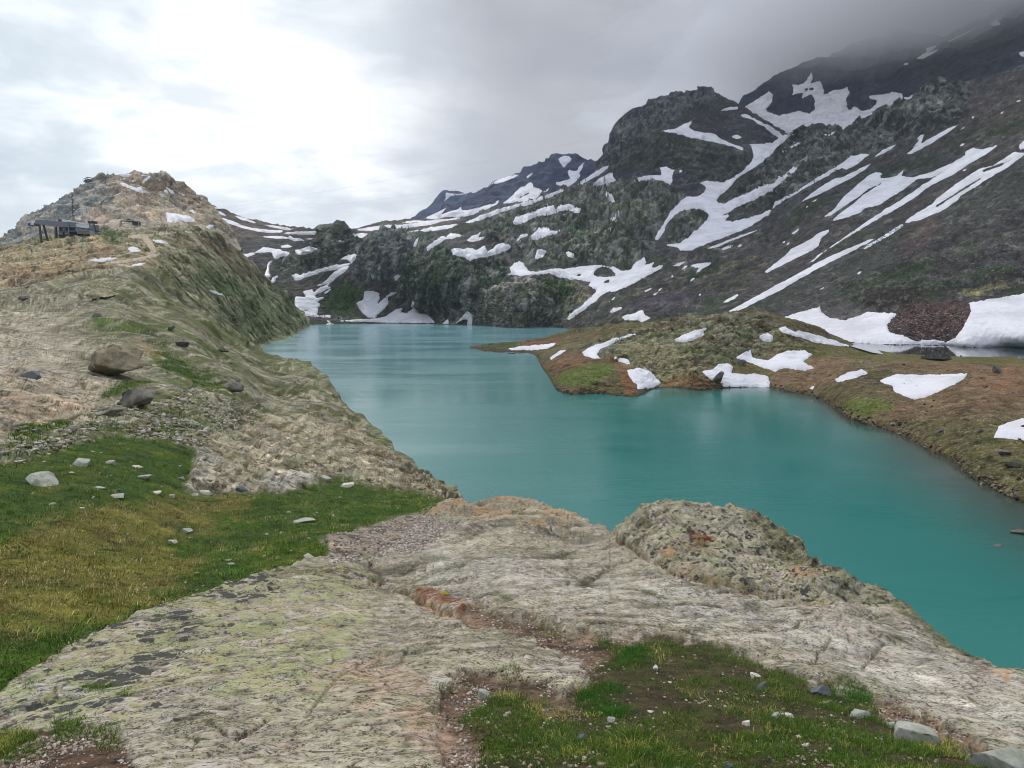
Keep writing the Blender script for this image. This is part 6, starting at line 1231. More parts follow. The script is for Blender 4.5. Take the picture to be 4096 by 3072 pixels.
for u, v, w_, h_, lab, S_, zz in [(997, 373, 9, 10, 'tall boulder standing on the red brown right shore', Pn, None), (977, 346.5, 11, 4.5, 'rock lying at the snowy edge of the tarn', E, 8.0), (894, 343.5, 5, 2.2, 'small rock at the left snow edge of the tarn', E, 8.0), (1017, 533, 18, 9, 'flat rock rising from the water by the right picture edge', Pn, 0.0), (997, 546, 10, 2.2, 'thin rock just breaking the water near the right shore', Pn, 0.0), (512, 353.5, 9, 2.6, 'small islet off the spit of the peninsula', Pn, 0.0), (272, 360.5, 13, 2.6, 'low rock spit in the bay of the left flank', L, 0.0), (956, 320, 6, 4, 'rock on the left part of the red brown mound', E, None), (865, 365, 7, 5, 'boulder on the brown shore left of the tall one', Pn, None), (940, 432, 8, 4, 'pale boulder near the water on the right shore', Pn, None), (980, 434, 7, 5, 'boulder on the right shore below the snow patch', Pn, None), (1012, 468, 14, 8, 'grey outcrop rock on the near right shore', Pn, None), (1005, 455, 12, 7, 'dark rock on the near right shore', Pn, None), (718, 383, 14, 16, 'dark pointed rock beside the steep snow bank', Pn, None), (741, 366, 16, 9, 'dark rock between the snow bank and the winged snowfield', Pn, None), (981, 381, 5, 3, 'small boulder left of the tall one on the shore', Pn, None)]:
    boulder(S_, u, v, w_, h_, 'dark' if 'dark' in lab else 'far', lab, 0.7, 0.2 if zz is None else 0.35, 0.0, 0.0, 9, 0.12, z=zz)
# small stones in the meadow: all alike
r_ = np.random.default_rng(31)
k_ = 0
while k_ < 42:
    u, v = r_.uniform(0, 420), r_.uniform(440, 600)
    i_, j_ = H.idx(u, v)
    if meadow[i_, j_] < 0.8 or (tan[i_, j_] > 0.5 and r_.random() < 0.8): continue
    if v > 505 and r_.random() < 0.6: continue
    wp = r_.uniform(2.5, 5.5)
    boulder(H, u, v, wp, wp * r_.uniform(0.35, 0.6), 'pale', 'small pale stone lying in the meadow grass', 0.8, 0.35, 0, r_.uniform(0, 3), 6, 0.05, seed=int(r_.integers(1, 9999)), cat='stone', name='stone', group='small stones in the meadow grass', sub=2)
    k_ += 1
# ------------------------------------------------------------------ gravel, rubble (uncountable)
def scatter(name, S, mask, n, size, cols, seed, label, sink=0.3, ulim=None, vlim=None, flat=0.6, power=2.2):
    """many tiny stones in one mesh"""
    r = np.random.default_rng(seed)
    w_ = mask[: S.nr - S.nb].ravel() * 1.0
    if vlim: w_ = w_ * (S.V[: S.nr - S.nb].ravel() < vlim)
    w_ /= w_.sum()
    ids = r.choice(len(w_), n, p=w_)
    i, j = np.unravel_index(ids, (S.nr - S.nb, S.nc))
    i2 = np.clip(i + 1, 0, S.nr - S.nb - 1); j2 = np.clip(j + 1, 0, S.nc - 1)
    a, b = r.random((2, n, 1))
    p = S.P[i, j] * (1 - a) * (1 - b) + S.P[i2, j] * a * (1 - b) + S.P[i, j2] * (1 - a) * b + S.P[i2, j2] * a * b
    s = size[0] + (size[1] - size[0]) * r.random(n) ** power
    bv, bf = ICO[1]
    V = np.repeat(bv[None], n, 0) * (1 + r.normal(0, 0.22, (n, len(bv), 1)))
    V = V * np.stack([r.uniform(0.7, 1.3, n), r.uniform(0.6, 1.0, n), r.uniform(0.35, flat + 0.2, n)], -1)[:, None, :]
    th = r.uniform(0, 6.28, n); c, s_ = np.cos(th), np.sin(th)
    X = V[..., 0] * c[:, None] - V[..., 1] * s_[:, None]; Yv = V[..., 0] * s_[:, None] + V[..., 1] * c[:, None]
    V = np.stack([X, Yv, V[..., 2]], -1) * (s / 2)[:, None, None] + p[:, None, :]
    V[..., 2] += (s * 0.5 * (0.5 - sink))[:, None]
    cols = np.asarray(cols); cc = cols[r.integers(0, len(cols), n)] * r.uniform(0.7, 1.25, (n, 1))
    f = (bf[None] + (np.arange(n) * len(bv))[:, None, None]).reshape(-1, 3)
    o = mesh_obj(name, V.reshape(-1, 3), f, M_PEB, smooth=False, attrs={'Col': np.repeat(cc, len(bv), 0)})
    return tag(o, label, kind='stuff')
M_PEB = vcol_mat('pebble', 0.9, 0.3, 0.02)
PEB = [alb(160, 148, 134), alb(142, 128, 114), alb(126, 116, 104), alb(176, 166, 152), alb(110, 96, 82), alb(148, 128, 110)]
grit_m = np.clip(earth * (1 - 0.75 * turf) + 0.5 * soil2, 0, 1)
scatter('gravel', S, grit_m * sstep(fbm(S.P / 0.35, 4, 0.6, seed=70), -0.2, 0.25) * (1 - 0.45 * turf), 10000, (0.006, 0.038), PEB, 1, 'pale grit and pebbles strewn over the bare earth')
scatter('gravel', S, np.clip(grav, 0, 1) ** 2, 5000, (0.02, 0.09), [alb(160, 150, 138), alb(140, 130, 118), alb(120, 112, 100), alb(178, 168, 156)], 2, 'grey gravel between meadow and rock')
scatter('gravel', H, gravel_h, 3500, (0.02, 0.10), [alb(160, 150, 138), alb(140, 130, 118), alb(120, 112, 100), alb(178, 168, 156)], 3, 'grey gravel at the edge of the meadow')
scatter('rubble', H, rub * (1 - meadow * 0.7) * sstep(fbm(H.P0 / 2.0, 3, seed=21), -0.3, 0.3), 4200, (0.06, 0.45), [alb(136, 132, 116), alb(158, 152, 138), alb(108, 106, 84), alb(130, 118, 98), alb(172, 166, 152)], 4, 'jumbled pale rubble below the hillside slabs', power=3.0)
scatter('rubble', Pn, np.clip(1 - sstep(np.abs(Pn.P[..., 2] - 0.5), 0.2, 1.2), 0, 1) + 0.10 * sstep(Pn.U, 760, 860), 2200, (0.2, 1.1), [alb(112, 104, 92), alb(88, 80, 70), alb(130, 122, 110), alb(70, 62, 54)], 5, 'loose stones along the lake shore', power=3.0)
mound = E.mask(q5([(1660, 200), (1700, 170), (1780, 140), (1970, 150), (1980, 190), (1940, 240), (1900, 275), (1760, 262), (1670, 230)]), 2, 2)
scatter('rubble', E, mound + 0.05 * lowr + 0.07 * slabs, 4000, (0.3, 1.5), [alb(112, 100, 96), alb(88, 76, 72), alb(134, 126, 120), alb(72, 62, 58)], 6, 'blocks strewn over the red brown mound and lower slopes', power=3.0)

# ------------------------------------------------------------------ grass (uncountable)
M_GRASS = vcol_mat('grass_blade', 0.75, 0.15, 0.3)
def grass(name, S, mask, tufts, blades, hgt, width, colf, seed, label, spread=0.06, lean=0.6, wind=(0.3, 0.1), clump=0.5):
    r = np.random.default_rng(seed)
    n0 = S.nr - S.nb
    w_ = mask[:n0].ravel() * (S.mpp[:n0].ravel() ** 0.6); w_ = np.clip(w_, 0, None); w_ /= w_.sum()
    ids = r.choice(len(w_), tufts, p=w_)
    i, j = np.unravel_index(ids, (n0, S.nc))
    i2 = np.clip(i + 1, 0, n0 - 1); j2 = np.clip(j + 1, 0, S.nc - 1)
    a, b = r.random((2, tufts, 1))
    p = S.P[i, j] * (1 - a) * (1 - b) + S.P[i2, j] * a * (1 - b) + S.P[i, j2] * (1 - a) * b + S.P[i2, j2] * a * b
    tc_ = colf(i, j, p, r)
    th_ = r.uniform(0.75, 1.25, tufts) * np.clip(0.9 + clump * 1.6 * fbm(p / 0.45, 3, 0.6, seed=seed), 0.25, 2.2)
    tl = r.normal(0, 0.35, (tufts, 2)) + np.array(wind)
    n = tufts * blades; k = np.repeat(np.arange(tufts), blades)
    off = r.normal(0, spread, (n, 2))
    base = p[k]; base[:, :2] += off; base[:, 2] -= 0.01
    h = r.uniform(hgt[0], hgt[1], n) * th_[k]
    dirv = tl[k] * 0.7 + off / (spread + 1e-6) * 0.35 + r.normal(0, 0.35, (n, 2))
    side = np.stack([-dirv[:, 1], dirv[:, 0]], -1); sn_ = np.linalg.norm(side, axis=1, keepdims=True) + 1e-6
    ang = r.uniform(0, 6.28, n); side = side / sn_ * 0.5 + np.stack([np.cos(ang), np.sin(ang)], -1) * 0.5
    w2 = (r.uniform(0.6, 1.2, n) * width * 0.5)[:, None]
    s3 = np.concatenate([side * w2, np.zeros((n, 1))], 1)
    mid = base + np.concatenate([dirv * lean * h[:, None] * 0.35, (h * 0.62)[:, None]], 1)
    tip = base + np.concatenate([dirv * lean * h[:, None], (h * (0.95 - 0.25 * np.clip(np.linalg.norm(dirv, axis=1), 0, 1.5)))[:, None]], 1)
    V = np.stack([base - s3, base + s3, mid - s3 * 0.75, mid + s3 * 0.75, tip], 1)
    o5 = (np.arange(n) * 5)[:, None]
    quads = o5 + np.array([[0, 1, 3, 2]]); tris = o5 + np.array([[2, 3, 4]])
    cb = tc_[k] * r.uniform(0.6, 1.4, (n, 1))
    cc = np.stack([cb] * 5, 1)
    o = mesh_obj(name, V.reshape(-1, 3), [quads, tris], M_GRASS, attrs={'Col': cc.reshape(-1, 3)})
    return tag(o, label, kind='stuff')
GG = [alb(96, 128, 46), alb(74, 110, 38), alb(124, 138, 62), alb(60, 88, 32)]
TT_ = [alb(170, 156, 104), alb(142, 130, 82), alb(200, 186, 136), alb(108, 102, 58)]
def mcol(i, j, p, r):
    t = tan[i, j] * 0.62 + fbm(p / 1.0, 4, 0.62, seed=40) * 1.5 + r.normal(0, 0.25, len(i)) > 0.40
    g = np.array(GG)[r.integers(0, 4, len(i))]; y = np.array(TT_)[r.integers(0, 4, len(i))]
    return np.where(t[:, None], y, g) * (1 + 0.6 * fbm(p / 0.35, 3, seed=41))[:, None]
grass('meadow_grass', H, meadow * (1 - 0.85 * gravel_h) * (1 - 0.5 * rub) * (H.V > 425) * np.where((H.U > -40) & (H.V < 715 - 0.34 * H.U), 1.0, 0.2), 18000, 9, (0.035, 0.12), 0.013, mcol, 51, 'green and straw coloured grass of the meadow', 0.09, 1.0, (0.5, -0.15), 1.0)
turf_n = sstep(fbm(S.P / 0.55, 4, 0.6, seed=44), -0.20, 0.10)
tuft_big = np.clip(S.mask(q8([(560, 850), (580, 800), (640, 785), (720, 800), (770, 870), (720, 900), (600, 895)]), 2, 3) + S.mask(q8([(690, 690), (730, 650), (800, 640), (830, 680), (780, 720), (700, 720)]), 2, 3) + S.mask(q8([(1490, 790), (1560, 780), (1640, 810), (1600, 850), (1500, 830)]), 2, 3) + S.mask(q8([(640, 570), (690, 565), (690, 620), (640, 625)]), 1.5, 2), 0, 1)
small_t = np.zeros(S.U.shape)
for (x, y, rr) in [(470, 575, 22), (290, 830, 28), (430, 830, 30), (160, 760, 22), (380, 900, 35), (460, 930, 30), (190, 900, 36), (320, 730, 32), (60, 800, 20), (250, 1000, 45), (400, 1000, 50), (560, 1060, 40), (540, 555, 18), (440, 550, 16), (250, 515, 14), (920, 330, 20), (870, 310, 26), (950, 365, 18), (540, 230, 14), (530, 255, 16)]:
    small_t = np.maximum(small_t, np.exp(-(((S.U - 425 - x / 3.693) ** 2 + ((S.V - 475 - y / 3.693) * 1.4) ** 2) / (rr / 3.693) ** 2)))
for (x, y, rr) in [(60, 980, 90), (140, 1000, 60), (330, 910, 70), (440, 930, 60), (480, 970, 40), (400, 690, 30), (460, 690, 26), (550, 740, 24), (130, 700, 22), (60, 800, 18)]:
    small_t = np.maximum(small_t, np.exp(-(((S.U - x / 4.424) ** 2 + ((S.V - 525 - y / 4.424) * 1.4) ** 2) / (rr / 4.424) ** 2)))
edge_t = S.mask(q8([(1780, 520), (1850, 550), (1920, 585), (2060, 665), (2212, 730), (2212, 715), (2100, 672), (1960, 600)]), 2, 2) * (S.V < np.interp(S.us, *np.array(sorted(STOP)).T) + 4)[None, 0]
TURFC = [alb(82, 112, 36), alb(66, 98, 28), alb(98, 122, 46), alb(112, 124, 54), alb(54, 82, 24)]
def tcol(i, j, p, r):
    c = np.array(TURFC)[r.integers(0, 5, len(i))]
    dry = fbm(p / 0.4, 3, seed=46) + r.normal(0, 0.2, len(i)) > 0.42
    c = np.where(dry[:, None], alb(168, 160, 88), c)
    return np.where((tuft_big[i, j] > 0.4)[:, None], alb(58, 100, 26) * r.uniform(0.75, 1.25, (len(i), 1)), c)
tuft_n = sstep(fbm(S.P / 0.16, 3, 0.6, seed=49), -0.35, 0.25)
tm = np.clip(turf * turf_n * 0.9 + (tuft_big * 2.0 + small_t * 1.4) * tuft_n + edge_t * 2.0, 0, 4)
tm[tm < 0.15] = 0
grass('turf_grass', S, tm, 11000, 13, (0.018, 0.06), 0.0042, tcol, 52, 'short green and straw coloured turf on the rock', 0.028, 1.0, (0.1, 0.1))
moss_m = np.clip(turf * 0.9 + small_t * 0.8 + tuft_big, 0, 1) * sstep(fbm(S.P / 0.3, 4, 0.6, seed=48), -0.2, 0.15); moss_m[moss_m < 0.1] = 0
def mosc(i, j, p, r):
    c = np.array([alb(82, 108, 38), alb(94, 112, 46), alb(66, 92, 32), alb(106, 110, 56)])[r.integers(0, 4, len(i))]
    return c
grass('ground_cover', S, moss_m, 15000, 8, (0.012, 0.03), 0.006, mosc, 53, 'low mossy ground cover between the stones', 0.03, 0.9, (0, 0))
slope_g = np.clip(H.mask(q6([(700, 280), (760, 240), (900, 320), (1020, 370), (1080, 430), (960, 420), (800, 350)]), 4, 4) + H.mask(q6([(470, 470), (560, 400), (660, 380), (690, 400), (640, 420), (560, 450)]), 2, 2) + H.mask(q6([(30, 630), (120, 600), (300, 570), (330, 585), (280, 610), (150, 640), (60, 640)]), 2, 1.5) + rub * 0.35 * sstep(fbm(H.P0 / 1.5, 3, seed=60), 0.0, 0.3), 0, 1)
grass('hillside_grass', H, slope_g, 4500, 7, (0.12, 0.3), 0.03, lambda i, j, p, r: np.array(GG)[r.integers(0, 4, len(i))], 54, 'grass in the hollows of the hillside', 0.12, 0.8, (0.3, 0))
# yellow paint mark in the crack
p_, n_ = S.pt(445, 594)
mk = MB(); w2_ = 0.045
pts_ = [(-w2_, -0.9 * w2_), (-0.2 * w2_, -1.15 * w2_), (w2_, -0.8 * w2_), (1.1 * w2_, 0.2 * w2_), (0.7 * w2_, w2_), (-0.3 * w2_, 0.85 * w2_), (-1.05 * w2_, 0.9 * w2_), (-0.95 * w2_, 0)]
mk.prism(pts_, 0.0, 0.006)
po = mk.build('paint_mark', flat_mat('yellow_paint', (0.52, 0.44, 0.02), 0.6, 0.25, 0.03))
po.location = tuple(p_ + np.array([0, -0.06, 0.02])); po.rotation_euler = (R_(-35), 0, R_(5))
tag(po, 'small yellow trail mark painted in the red earthy crack', 'paint mark')
# ------------------------------------------------------------------ lift buildings and small structures
M_STEEL = flat_mat('grey_steel', (0.20, 0.215, 0.235), 0.6, 0.15, 1.5, 0.3)
M_STEELD = flat_mat('dark_steel', (0.075, 0.085, 0.10), 0.65, 0.2, 1.0, 0.3)
M_WHITEP = flat_mat('pale_roof', (0.66, 0.68, 0.67), 0.6, 0.12, 2.0)
M_CONC = flat_mat('concrete', (0.34, 0.33, 0.30), 0.9, 0.15, 1.0)
M_DARKIN = flat_mat('dark_opening', (0.02, 0.022, 0.03), 0.6, 0.2, 1.0)
M_WOOD = flat_mat('weathered_wood', (0.11, 0.085, 0.065), 0.85, 0.25, 0.6)
M_RUSTY = flat_mat('rusty_steel', (0.10, 0.085, 0.075), 0.8, 0.25, 0.6)
def placed(v, f, Y):     # local frame: x right, y away, z up, origin seen at u, v
    return tuple(at(v, f, Y))
# -- valley side lift station
YS = 405.0; s0 = YS / F
ux, vy = 100.0, 231.0
def sx_(x): return (25 + x / 23.28 - ux) * s0           # enlarged view -> metres
def sz_2(y): return (vy - (215 + y / 23.28)) * s0
st = thing('lift_station', 'grey steel chairlift station on stilts at the edge of the green shelf', 'building', at(ux, vy, YS))
mb = MB(); mb.prism([(sx_(335), sz_2(125)), (sx_(335), sz_2(222)), (sx_(870), sz_2(292)), (sx_(1240), sz_2(300)), (sx_(1235), sz_2(185)), (sx_(1080), sz_2(178))], -2.2, 2.2); mb.build('beam', M_STEEL, st)
mb = MB(); mb.box(sx_(135), sx_(345), -1.2, 1.2, sz_2(252), sz_2(200)); mb.build('wheel_carrier', M_STEELD, st)
mb = MB(); mb.box(sx_(203), sx_(272), -1.35, 1.35, sz_2(236), sz_2(192)); mb.build('white_panel', M_WHITEP, st)
for (xa, ya, xb, yb) in [(400, 225, 432, 720), (418, 225, 555, 790), (775, 285, 765, 600), (795, 285, 835, 605)]:
    dy = -1.4 if xa in (400, 775) else 1.4
    mb = MB(); mb.bar((sx_(xa), dy, sz_2(ya)), (sx_(xb), dy, sz_2(yb) - 0.8), 0.75 if xa < 500 else 0.95); mb.build('leg', M_STEELD, st)
mb = MB(); mb.bar((sx_(420), 0, sz_2(420)), (sx_(478), 0, sz_2(420)), 0.3, 0.3); mb.bar((sx_(432), 0, sz_2(560)), (sx_(500), 0, sz_2(560)), 0.3, 0.3); mb.build('brace', M_STEELD, st)
mb = MB(); mb.box(sx_(850), sx_(1235), -1.9, 4.5, sz_2(520), sz_2(297)); mb.build('machine_room', M_DARKIN, st)
mb = MB(); mb.box(sx_(845), sx_(1245), -2.6, 4.6, sz_2(392), sz_2(374)); mb.build('floor_slab', M_STEEL, st)
for xa in (860, 985):
    mb = MB(); mb.box(sx_(xa), sx_(xa + 75), -2.05, -1.8, sz_2(460), sz_2(405)); mb.build('window', M_STEEL, st)
mb = MB(); mb.box(sx_(945), sx_(1005), -2.1, -1.85, sz_2(340), sz_2(328)); mb.build('sign', M_WHITEP, st)
for xa in (1085,):
    mb = MB(); mb.box(sx_(xa), sx_(xa + 20), -2.75, -2.3, sz_2(530), sz_2(170)); mb.build('post', M_STEEL, st)
mb = MB(); mb.prism([(sx_(1240), sz_2(285)), (sx_(1420), sz_2(335)), (sx_(1650), sz_2(345)), (sx_(1700), sz_2(358)), (sx_(1640), sz_2(392)), (sx_(1240), sz_2(398))], -2.3, 3.0); mb.build('platform', M_STEEL, st)
mb = MB(); mb.box(sx_(1250), sx_(1640), -1.6, 3.0, sz_2(440), sz_2(398)); mb.build('platform_base', M_CONC, st)
rf = MB(); rf.prism([(sx_(920), sz_2(112)), (sx_(1225), sz_2(168)), (sx_(1340), sz_2(180)), (sx_(1340), sz_2(215)), (sx_(1225), sz_2(205)), (sx_(920), sz_2(165))], -1.5, 4.0); rf = rf.build('roof', M_WHITEP, st)
mb = MB(); mb.prism([(sx_(1225), sz_2(218)), (sx_(1545), sz_2(238)), (sx_(1548), sz_2(315)), (sx_(1440), sz_2(328)), (sx_(1230), sz_2(275))], -1.7, 3.5); mb.build('lower_roof', M_WHITEP, st)
mb = MB(); mb.box(sx_(830), sx_(920), -1.0, 2.5, sz_2(170), sz_2(112)); mb.build('roof_hatch', M_STEELD, rf)
mb = MB(); mb.box(sx_(1552), sx_(1650), -2.0, 3.2, sz_2(352), sz_2(235)); mb.build('drive_block', M_STEEL, st)
mb = MB(); mb.box(sx_(1515), sx_(1640), -1.4, 2.6, sz_2(200), sz_2(150)); mb.bar((sx_(1545), -1.4, sz_2(200)), (sx_(1545), -1.4, sz_2(240)), 0.4); mb.bar((sx_(1635), -1.4, sz_2(200)), (sx_(1635), -1.4, sz_2(240)), 0.4); mb.build('wheel_frame', M_STEELD, st)
mb = MB(); mb.bar((sx_(1635), -1.8, sz_2(145)), (sx_(1700), -1.8, sz_2(360)), 0.35); mb.build('strut', M_STEELD, st)
mb = MB()
for xa in (1720, 1800): mb.bar((sx_(xa), -1.8, sz_2(420)), (sx_(xa - 5), -1.8, sz_2(362)), 0.2)
mb.bar((sx_(1700), -1.8, sz_2(350)), (sx_(1775), -1.8, sz_2(355)), 0.2); mb.bar((sx_(1775), -1.8, sz_2(355)), (sx_(1805), -1.8, sz_2(385)), 0.2); mb.build('railing', M_STEEL, st)
wb = thing('white_box', 'small white cabinet standing below the lift station platform', 'cabinet', at(25 + 1570 / 23.28, 215 + 447 / 23.28, 398))
mb = MB(); mb.box(-1.05, 1.05, -0.5, 0.5, -0.4, 1.05); mb.build('body', M_CONC, wb)
mb = MB(); mb.box(-1.15, 1.15, -0.6, 0.6, 1.05, 1.2); mb.build('lid', M_WHITEP, wb)
# -- lattice mast behind the station
def mast(u, v_top, v_bot, Y, wid, label, name='lattice_mast', cat='mast'):
    t = thing(name, label, cat, at(u, v_bot, Y)); s = Y / F; h = (v_bot - v_top) * s; w_ = wid / 2
    legs = [(-w_, -w_), (w_, -w_), (w_, w_), (-w_, w_)]
    for a in legs:
        mb = MB(); mb.bar((a[0], a[1], -1), (a[0] * 0.55, a[1] * 0.55, h), 0.10); mb.build('leg', M_STEELD, t)
    n = max(int(h / 1.6), 4)
    for k in range(n):
        z0, z1 = h * k / n, h * (k + 1) / n; f0, f1 = 1 - 0.45 * k / n, 1 - 0.45 * (k + 1) / n
        mb = MB()
        for q in range(4):
            a, b = legs[q], legs[(q + 1) % 4]
            mb.bar((a[0] * f0, a[1] * f0, z0), (b[0] * f1, b[1] * f1, z1), 0.06); mb.bar((a[0] * f1, a[1] * f1, z1), (b[0] * f1, b[1] * f1, z1), 0.05)
        mb.build('brace', M_STEELD, t)
    return t, h, s
t, h, s = mast(73.8, 195, 221, 455, 0.8, 'slim lattice mast with white dishes rising behind the lift station')
for z, dx in ((0.25, 0.7), (0.42, 0.75), (0.62, 0.7), (0.72, -0.6), (0.86, 0.6), (0.93, -0.5)):
    mb = MB(); mb.tube([(dx, -0.75, h * z), (dx, -0.6, h * z)], 0.4, 10); mb.box(dx - 0.28, dx + 0.28, -0.70, -0.62, h * z - 0.28, h * z + 0.28); mb.build('dish', M_WHITEP, t)
for z in (0.97, 0.80, 0.55):
    mb = MB(); mb.bar((-1.0, 0, h * z), (1.0, 0, h * z), 0.12); mb.build('cross_arm', M_STEELD, t)
# -- station on the hilltop
YU = 790.0; s1 = YU / F
hu, hv = 88.5, 183.5
def hx(x): return (75 + x / 44.24 - hu) * s1
def hz(y): return (hv - (170 + y / 44.24)) * s1
us_ = thing('summit_lift_station', 'dark open steel frame of the lift station on the hill skyline', 'building', at(hu, hv, YU))
for (x0, y0, x1, y1, w_) in [(525, 335, 790, 370, 0.5), (440, 395, 790, 445, 0.55), (380, 455, 470, 475, 0.45), (415, 545, 600, 570, 0.5), (600, 570, 740, 600, 0.5)]:
    mb = MB(); mb.bar((hx(x0), -1.5, hz(y0)), (hx(x1), -1.5, hz(y1)), w_); mb.bar((hx(x0), 2.0, hz(y0)), (hx(x1), 2.0, hz(y1)), w_); mb.build('girder', M_STEELD, us_)
for (x0, y0, x1, y1, w_) in [(560, 345, 600, 430, 0.45), (790, 370, 790, 450, 0.5), (530, 420, 430, 545, 0.6), (800, 450, 620, 570, 0.6), (770, 450, 770, 545, 0.4), (600, 430, 520, 545, 0.3), (520, 560, 512, 690, 0.4), (575, 570, 600, 660, 0.4), (720, 600, 760, 640, 0.4), (540, 330, 600, 400, 0.3)]:
    mb = MB(); mb.bar((hx(x0), -1.5, hz(y0)), (hx(x1), -1.5, hz(y1)), w_); mb.build('strut', M_STEELD, us_)
for (y0, y1) in ((445, 475), (500, 530)):
    mb = MB(); mb.box(hx(470), hx(700), -1.2, 1.8, hz(y1), hz(y0)); mb.build('machinery', M_STEELD, us_)
mb = MB(); mb.box(hx(350), hx(560), -1.5, 2.5, hz(780), hz(690)); mb.build('foundation', M_CONC, us_)
hb = thing('summit_hut', 'tiny grey hut with a mast on the hilltop skyline', 'hut', at(75 + 1460 / 44.24, 170 + 235 / 44.24, 800))
mb = MB(); mb.box(-0.9, 0.9, -0.8, 0.8, -1.5, 0.6); mb.build('wall', M_CONC, hb)
mb = MB(); mb.prism([(-1.1, 0.6), (0, 1.2), (1.1, 0.6)] + [(0.0, 0.55)], -1.0, 1.0); mb.build('roof', M_STEELD, hb)
mb = MB(); mb.bar((-0.6, 0, 0.6), (-0.6, 0, 3.6), 0.16); mb.bar((-1.0, 0, 2.2), (0.2, 0, 2.2), 0.14); mb.build('mast', M_STEELD, hb)
# -- open shelter by the track
YT = 455.0; s2 = YT / F; cu, cv = 133.0, 228.5
def cx_(x): return (120 + x / 31.6 - cu) * s2
def cz_(y): return (cv - (215 + y / 31.6)) * s2
sh = thing('shelter', 'low flat roofed shelter on posts on the rocks above the track', 'shelter', at(cu, cv, YT))
mb = MB(); mb.prism([(cx_(85), cz_(185)), (cx_(470), cz_(190)), (cx_(620), cz_(222)), (cx_(620), cz_(240)), (cx_(470), cz_(212)), (cx_(85), cz_(208))], -1.8, 2.2); rfo = mb.build('roof', M_CONC, sh)
mb = MB(); mb.box(cx_(225), cx_(385), -0.8, 1.2, cz_(186), cz_(130)); mb.build('roof_box', M_CONC, rfo)
mb = MB(); mb.box(cx_(250), cx_(365), -0.86, -0.78, cz_(162), cz_(142)); mb.build('roof_window', M_DARKIN, rfo)
for (x0, x1, y1) in ((70, 45, 360), (110, 90, 320), (625, 625, 362)):
    mb = MB(); mb.bar((cx_(x0), -1.5, cz_(200)), (cx_(x1), -1.5, cz_(y1) - 0.5), 0.32); mb.build('post', M_CONC, sh)
mb = MB(); mb.box(cx_(420), cx_(612), -1.2, 1.8, cz_(330), cz_(205)); mb.build('cabin', M_STEELD, sh)
mb = MB(); mb.box(cx_(420), cx_(462), -1.27, -1.18, cz_(325), cz_(210)); mb.build('door', M_STEEL, sh)
# -- posts beside the track
for (u, vt, vb, Y, lab) in [(120 + 1690 / 31.6, 215 + 495 / 31.6, 215 + 720 / 31.6, 470, 'leaning wooden post above the snow strip by the track'), (120 + 1500 / 31.6, 215 + 590 / 31.6, 215 + 690 / 31.6, 470, 'short grey post left of the leaning one'), (104.6, 258.6, 262.5, 330, 'small marker post standing in the long low snow patch')]:
    t = thing('marker_post', lab, 'post', at(u, vb, Y)); s = Y / F; h = (vb - vt) * s
    mb = MB(); mb.bar((0, 0, -0.6), (h * 0.10, 0, h), 0.22); mb.build('shaft', M_RUSTY, t)
    mb = MB(); mb.bar((h * 0.10 - 0.25, 0, h * 0.93), (h * 0.10 + 0.25, 0, h * 0.93), 0.16, 0.3); mb.build('head', M_WOOD, t)
# -- people-sized specks are left out; hut and pole at the far shore
YH = 838.0; s3_ = YH / F
hu2 = thing('stone_hut', 'small grey hut with a dark doorway at the far lake shore', 'hut', at(336.8, 318.6, 840))
mb = MB(); mb.box(-3.2, 3.4, -1.8, 2.0, -1.0, 1.9); wl_ = mb.build('wall', M_CONC, hu2)
mb = MB(); mb.prism([(-3.8, 1.9), (-0.4, 2.9), (4.2, 1.9), (4.2, 1.7), (-3.8, 1.7)], -2.2, 2.4); mb.build('roof', M_STEEL, hu2)
mb = MB(); mb.box(1.0, 3.0, -1.86, -1.78, -0.6, 1.4); mb.build('door', M_DARKIN, hu2)
mb = MB(); mb.box(-2.4, -1.2, -1.86, -1.78, 0.2, 1.2); mb.build('window', M_DARKIN, wl_)
wbx = thing('white_box', 'tiny white box standing right of the far shore hut', 'cabinet', at(341.5, 318.3, 832))
mb = MB(); mb.box(-0.6, 0.6, -0.5, 0.5, -0.4, 1.2); mb.build('body', M_WHITEP, wbx)
mb = MB(); mb.box(-0.7, 0.7, -0.6, 0.6, 1.2, 1.35); mb.build('lid', M_WHITEP, wbx)
pl = thing('power_pole', 'thin pole standing in the snow left of the far shore hut', 'pole', at(324.6, 317.3, 842))
mb = MB(); mb.bar((0, 0, -1), (0, 0, 8.0), 0.35); mb.build('shaft', M_WOOD, pl)
mb = MB(); mb.bar((-0.9, 0, 7.4), (0.9, 0, 7.4), 0.25); mb.build('cross_arm', M_WOOD, pl)
# -- cables over the valley
for k, (pa, pb, lab) in enumerate([((205, 211.5, 900), (640, 128, 1250), 'upper faint cable crossing the sky above the pass'), ((225, 217, 880), (640, 160, 1200), 'lower faint cable crossing the sky above the pass')]):
    a, b = at(*pa), at(*pb); pts = []
    for q in np.linspace(0, 1, 24):
        p = a * (1 - q) + b * q; p[2] -= 14 * 4 * q * (1 - q) * 0.35; pts.append(p)
    mb = MB(); mb.tube(pts, 0.035, 6)
    tag(mb.build('cable', M_STEELD, None, True), lab, 'cable')

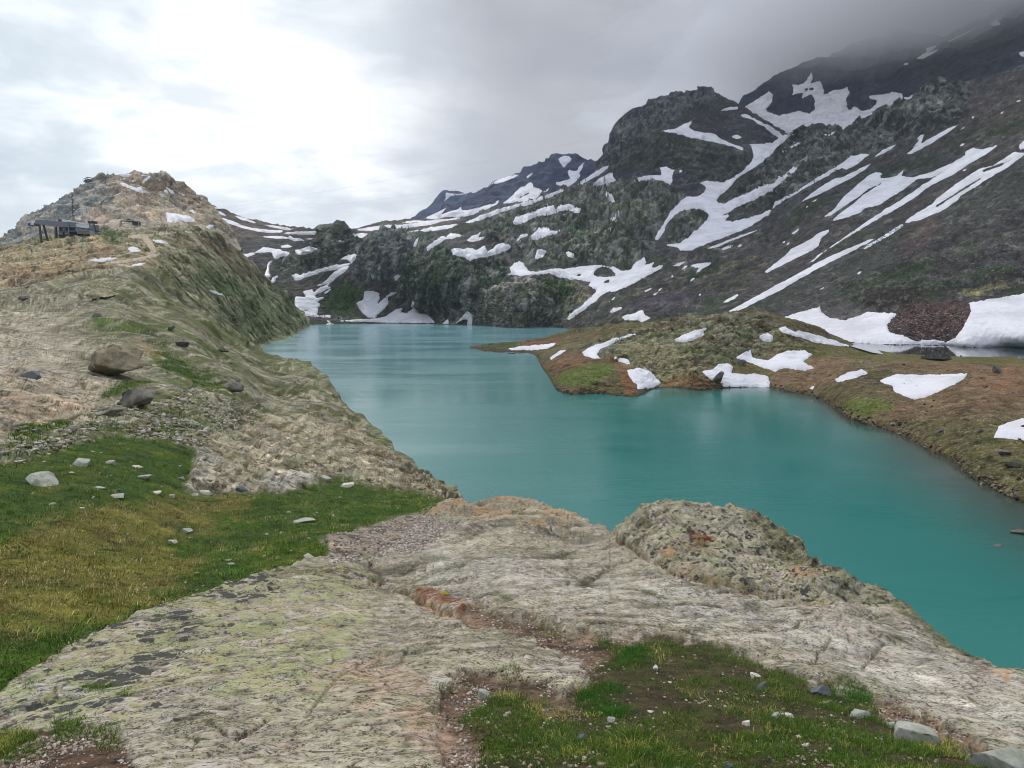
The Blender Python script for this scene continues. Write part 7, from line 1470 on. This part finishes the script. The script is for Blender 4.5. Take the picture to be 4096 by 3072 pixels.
# ------------------------------------------------------------------ cloud round the mountain top, and the air itself
def vol_mat(name, dens, col=(0.95, 0.96, 1.0), aniso=0.0):
    m, t = new_mat(name)
    v = t.n('ShaderNodeVolumePrincipled'); v.inputs['Density'].default_value = dens; v.inputs['Color'].default_value = col + (1,); v.inputs['Anisotropy'].default_value = aniso
    o = t.n('ShaderNodeOutputMaterial'); t.t.links.new(v.outputs[0], o.inputs['Volume'])
    return m
def cloud_body(z0, thick, dens, shift, seed):
    """a flat body of cloud with a ragged base, thinning out towards its edges"""
    nx, ny = 100, 70
    xs = np.linspace(-100, 3100, nx); ys = np.linspace(1250, 3600, ny)
    X, Y_ = np.meshgrid(xs, ys)
    nz = fbm(np.stack([X / 300, Y_ / 300, np.full(X.shape, seed)], -1), 5, 0.55)
    lens = sstep(X + nz * 250, 100 + shift * 3, 1100 + shift * 2) * sstep(Y_, 1250, 1600) * (1 - sstep(Y_, 3200, 3600)) * (1 - sstep(X, 2700, 3100))
    mid_ = z0 + shift + 0.05 * np.clip(X - 700, 0, None) + 150 * (1 - lens) + nz * 45 * lens
    Z = mid_; top = mid_ + 0.5 + thick * lens * (1 + 0.3 * nz)
    V = np.concatenate([np.stack([X, Y_, Z], -1).reshape(-1, 3), np.stack([X, Y_, top], -1).reshape(-1, 3)])
    n = nx * ny; r, c = np.meshgrid(np.arange(ny - 1), np.arange(nx - 1), indexing='ij'); i = (r * nx + c).ravel()
    bot = np.stack([i, i + nx, i + nx + 1, i + 1], -1); tp = np.stack([i, i + 1, i + nx + 1, i + nx], -1) + n
    def strip(a): a = np.asarray(a); return np.stack([a[:-1], a[1:], a[1:] + n, a[:-1] + n], -1)
    sides = [strip(np.arange(nx)), strip(np.arange(nx)[::-1] + (ny - 1) * nx), strip(np.arange(ny)[::-1] * nx), strip(np.arange(ny) * nx + nx - 1)]
    o = mesh_obj('cloud', V, [bot, tp] + sides, vol_mat('cloud_vapour', dens, (1.0, 1.0, 1.0)))
    return tag(o, kind='stuff', label='grey cloud lying on the mountain top')
for z0, tk, dn, shf, sd_ in [(500, 420, 0.0010, 0, 1.0), (500, 380, 0.002, 40, 2.0), (500, 330, 0.005, 75, 3.0)]: cloud_body(z0, tk, dn, shf, sd_)
hz_ = MB(); hz_.box(-1500, 2600, -60, 4200, -10, 1300)
ho = hz_.build('haze', vol_mat('thin_haze', 0.00004, (0.86, 0.92, 1.0)))
tag(ho, kind='stuff', label='thin mountain haze')
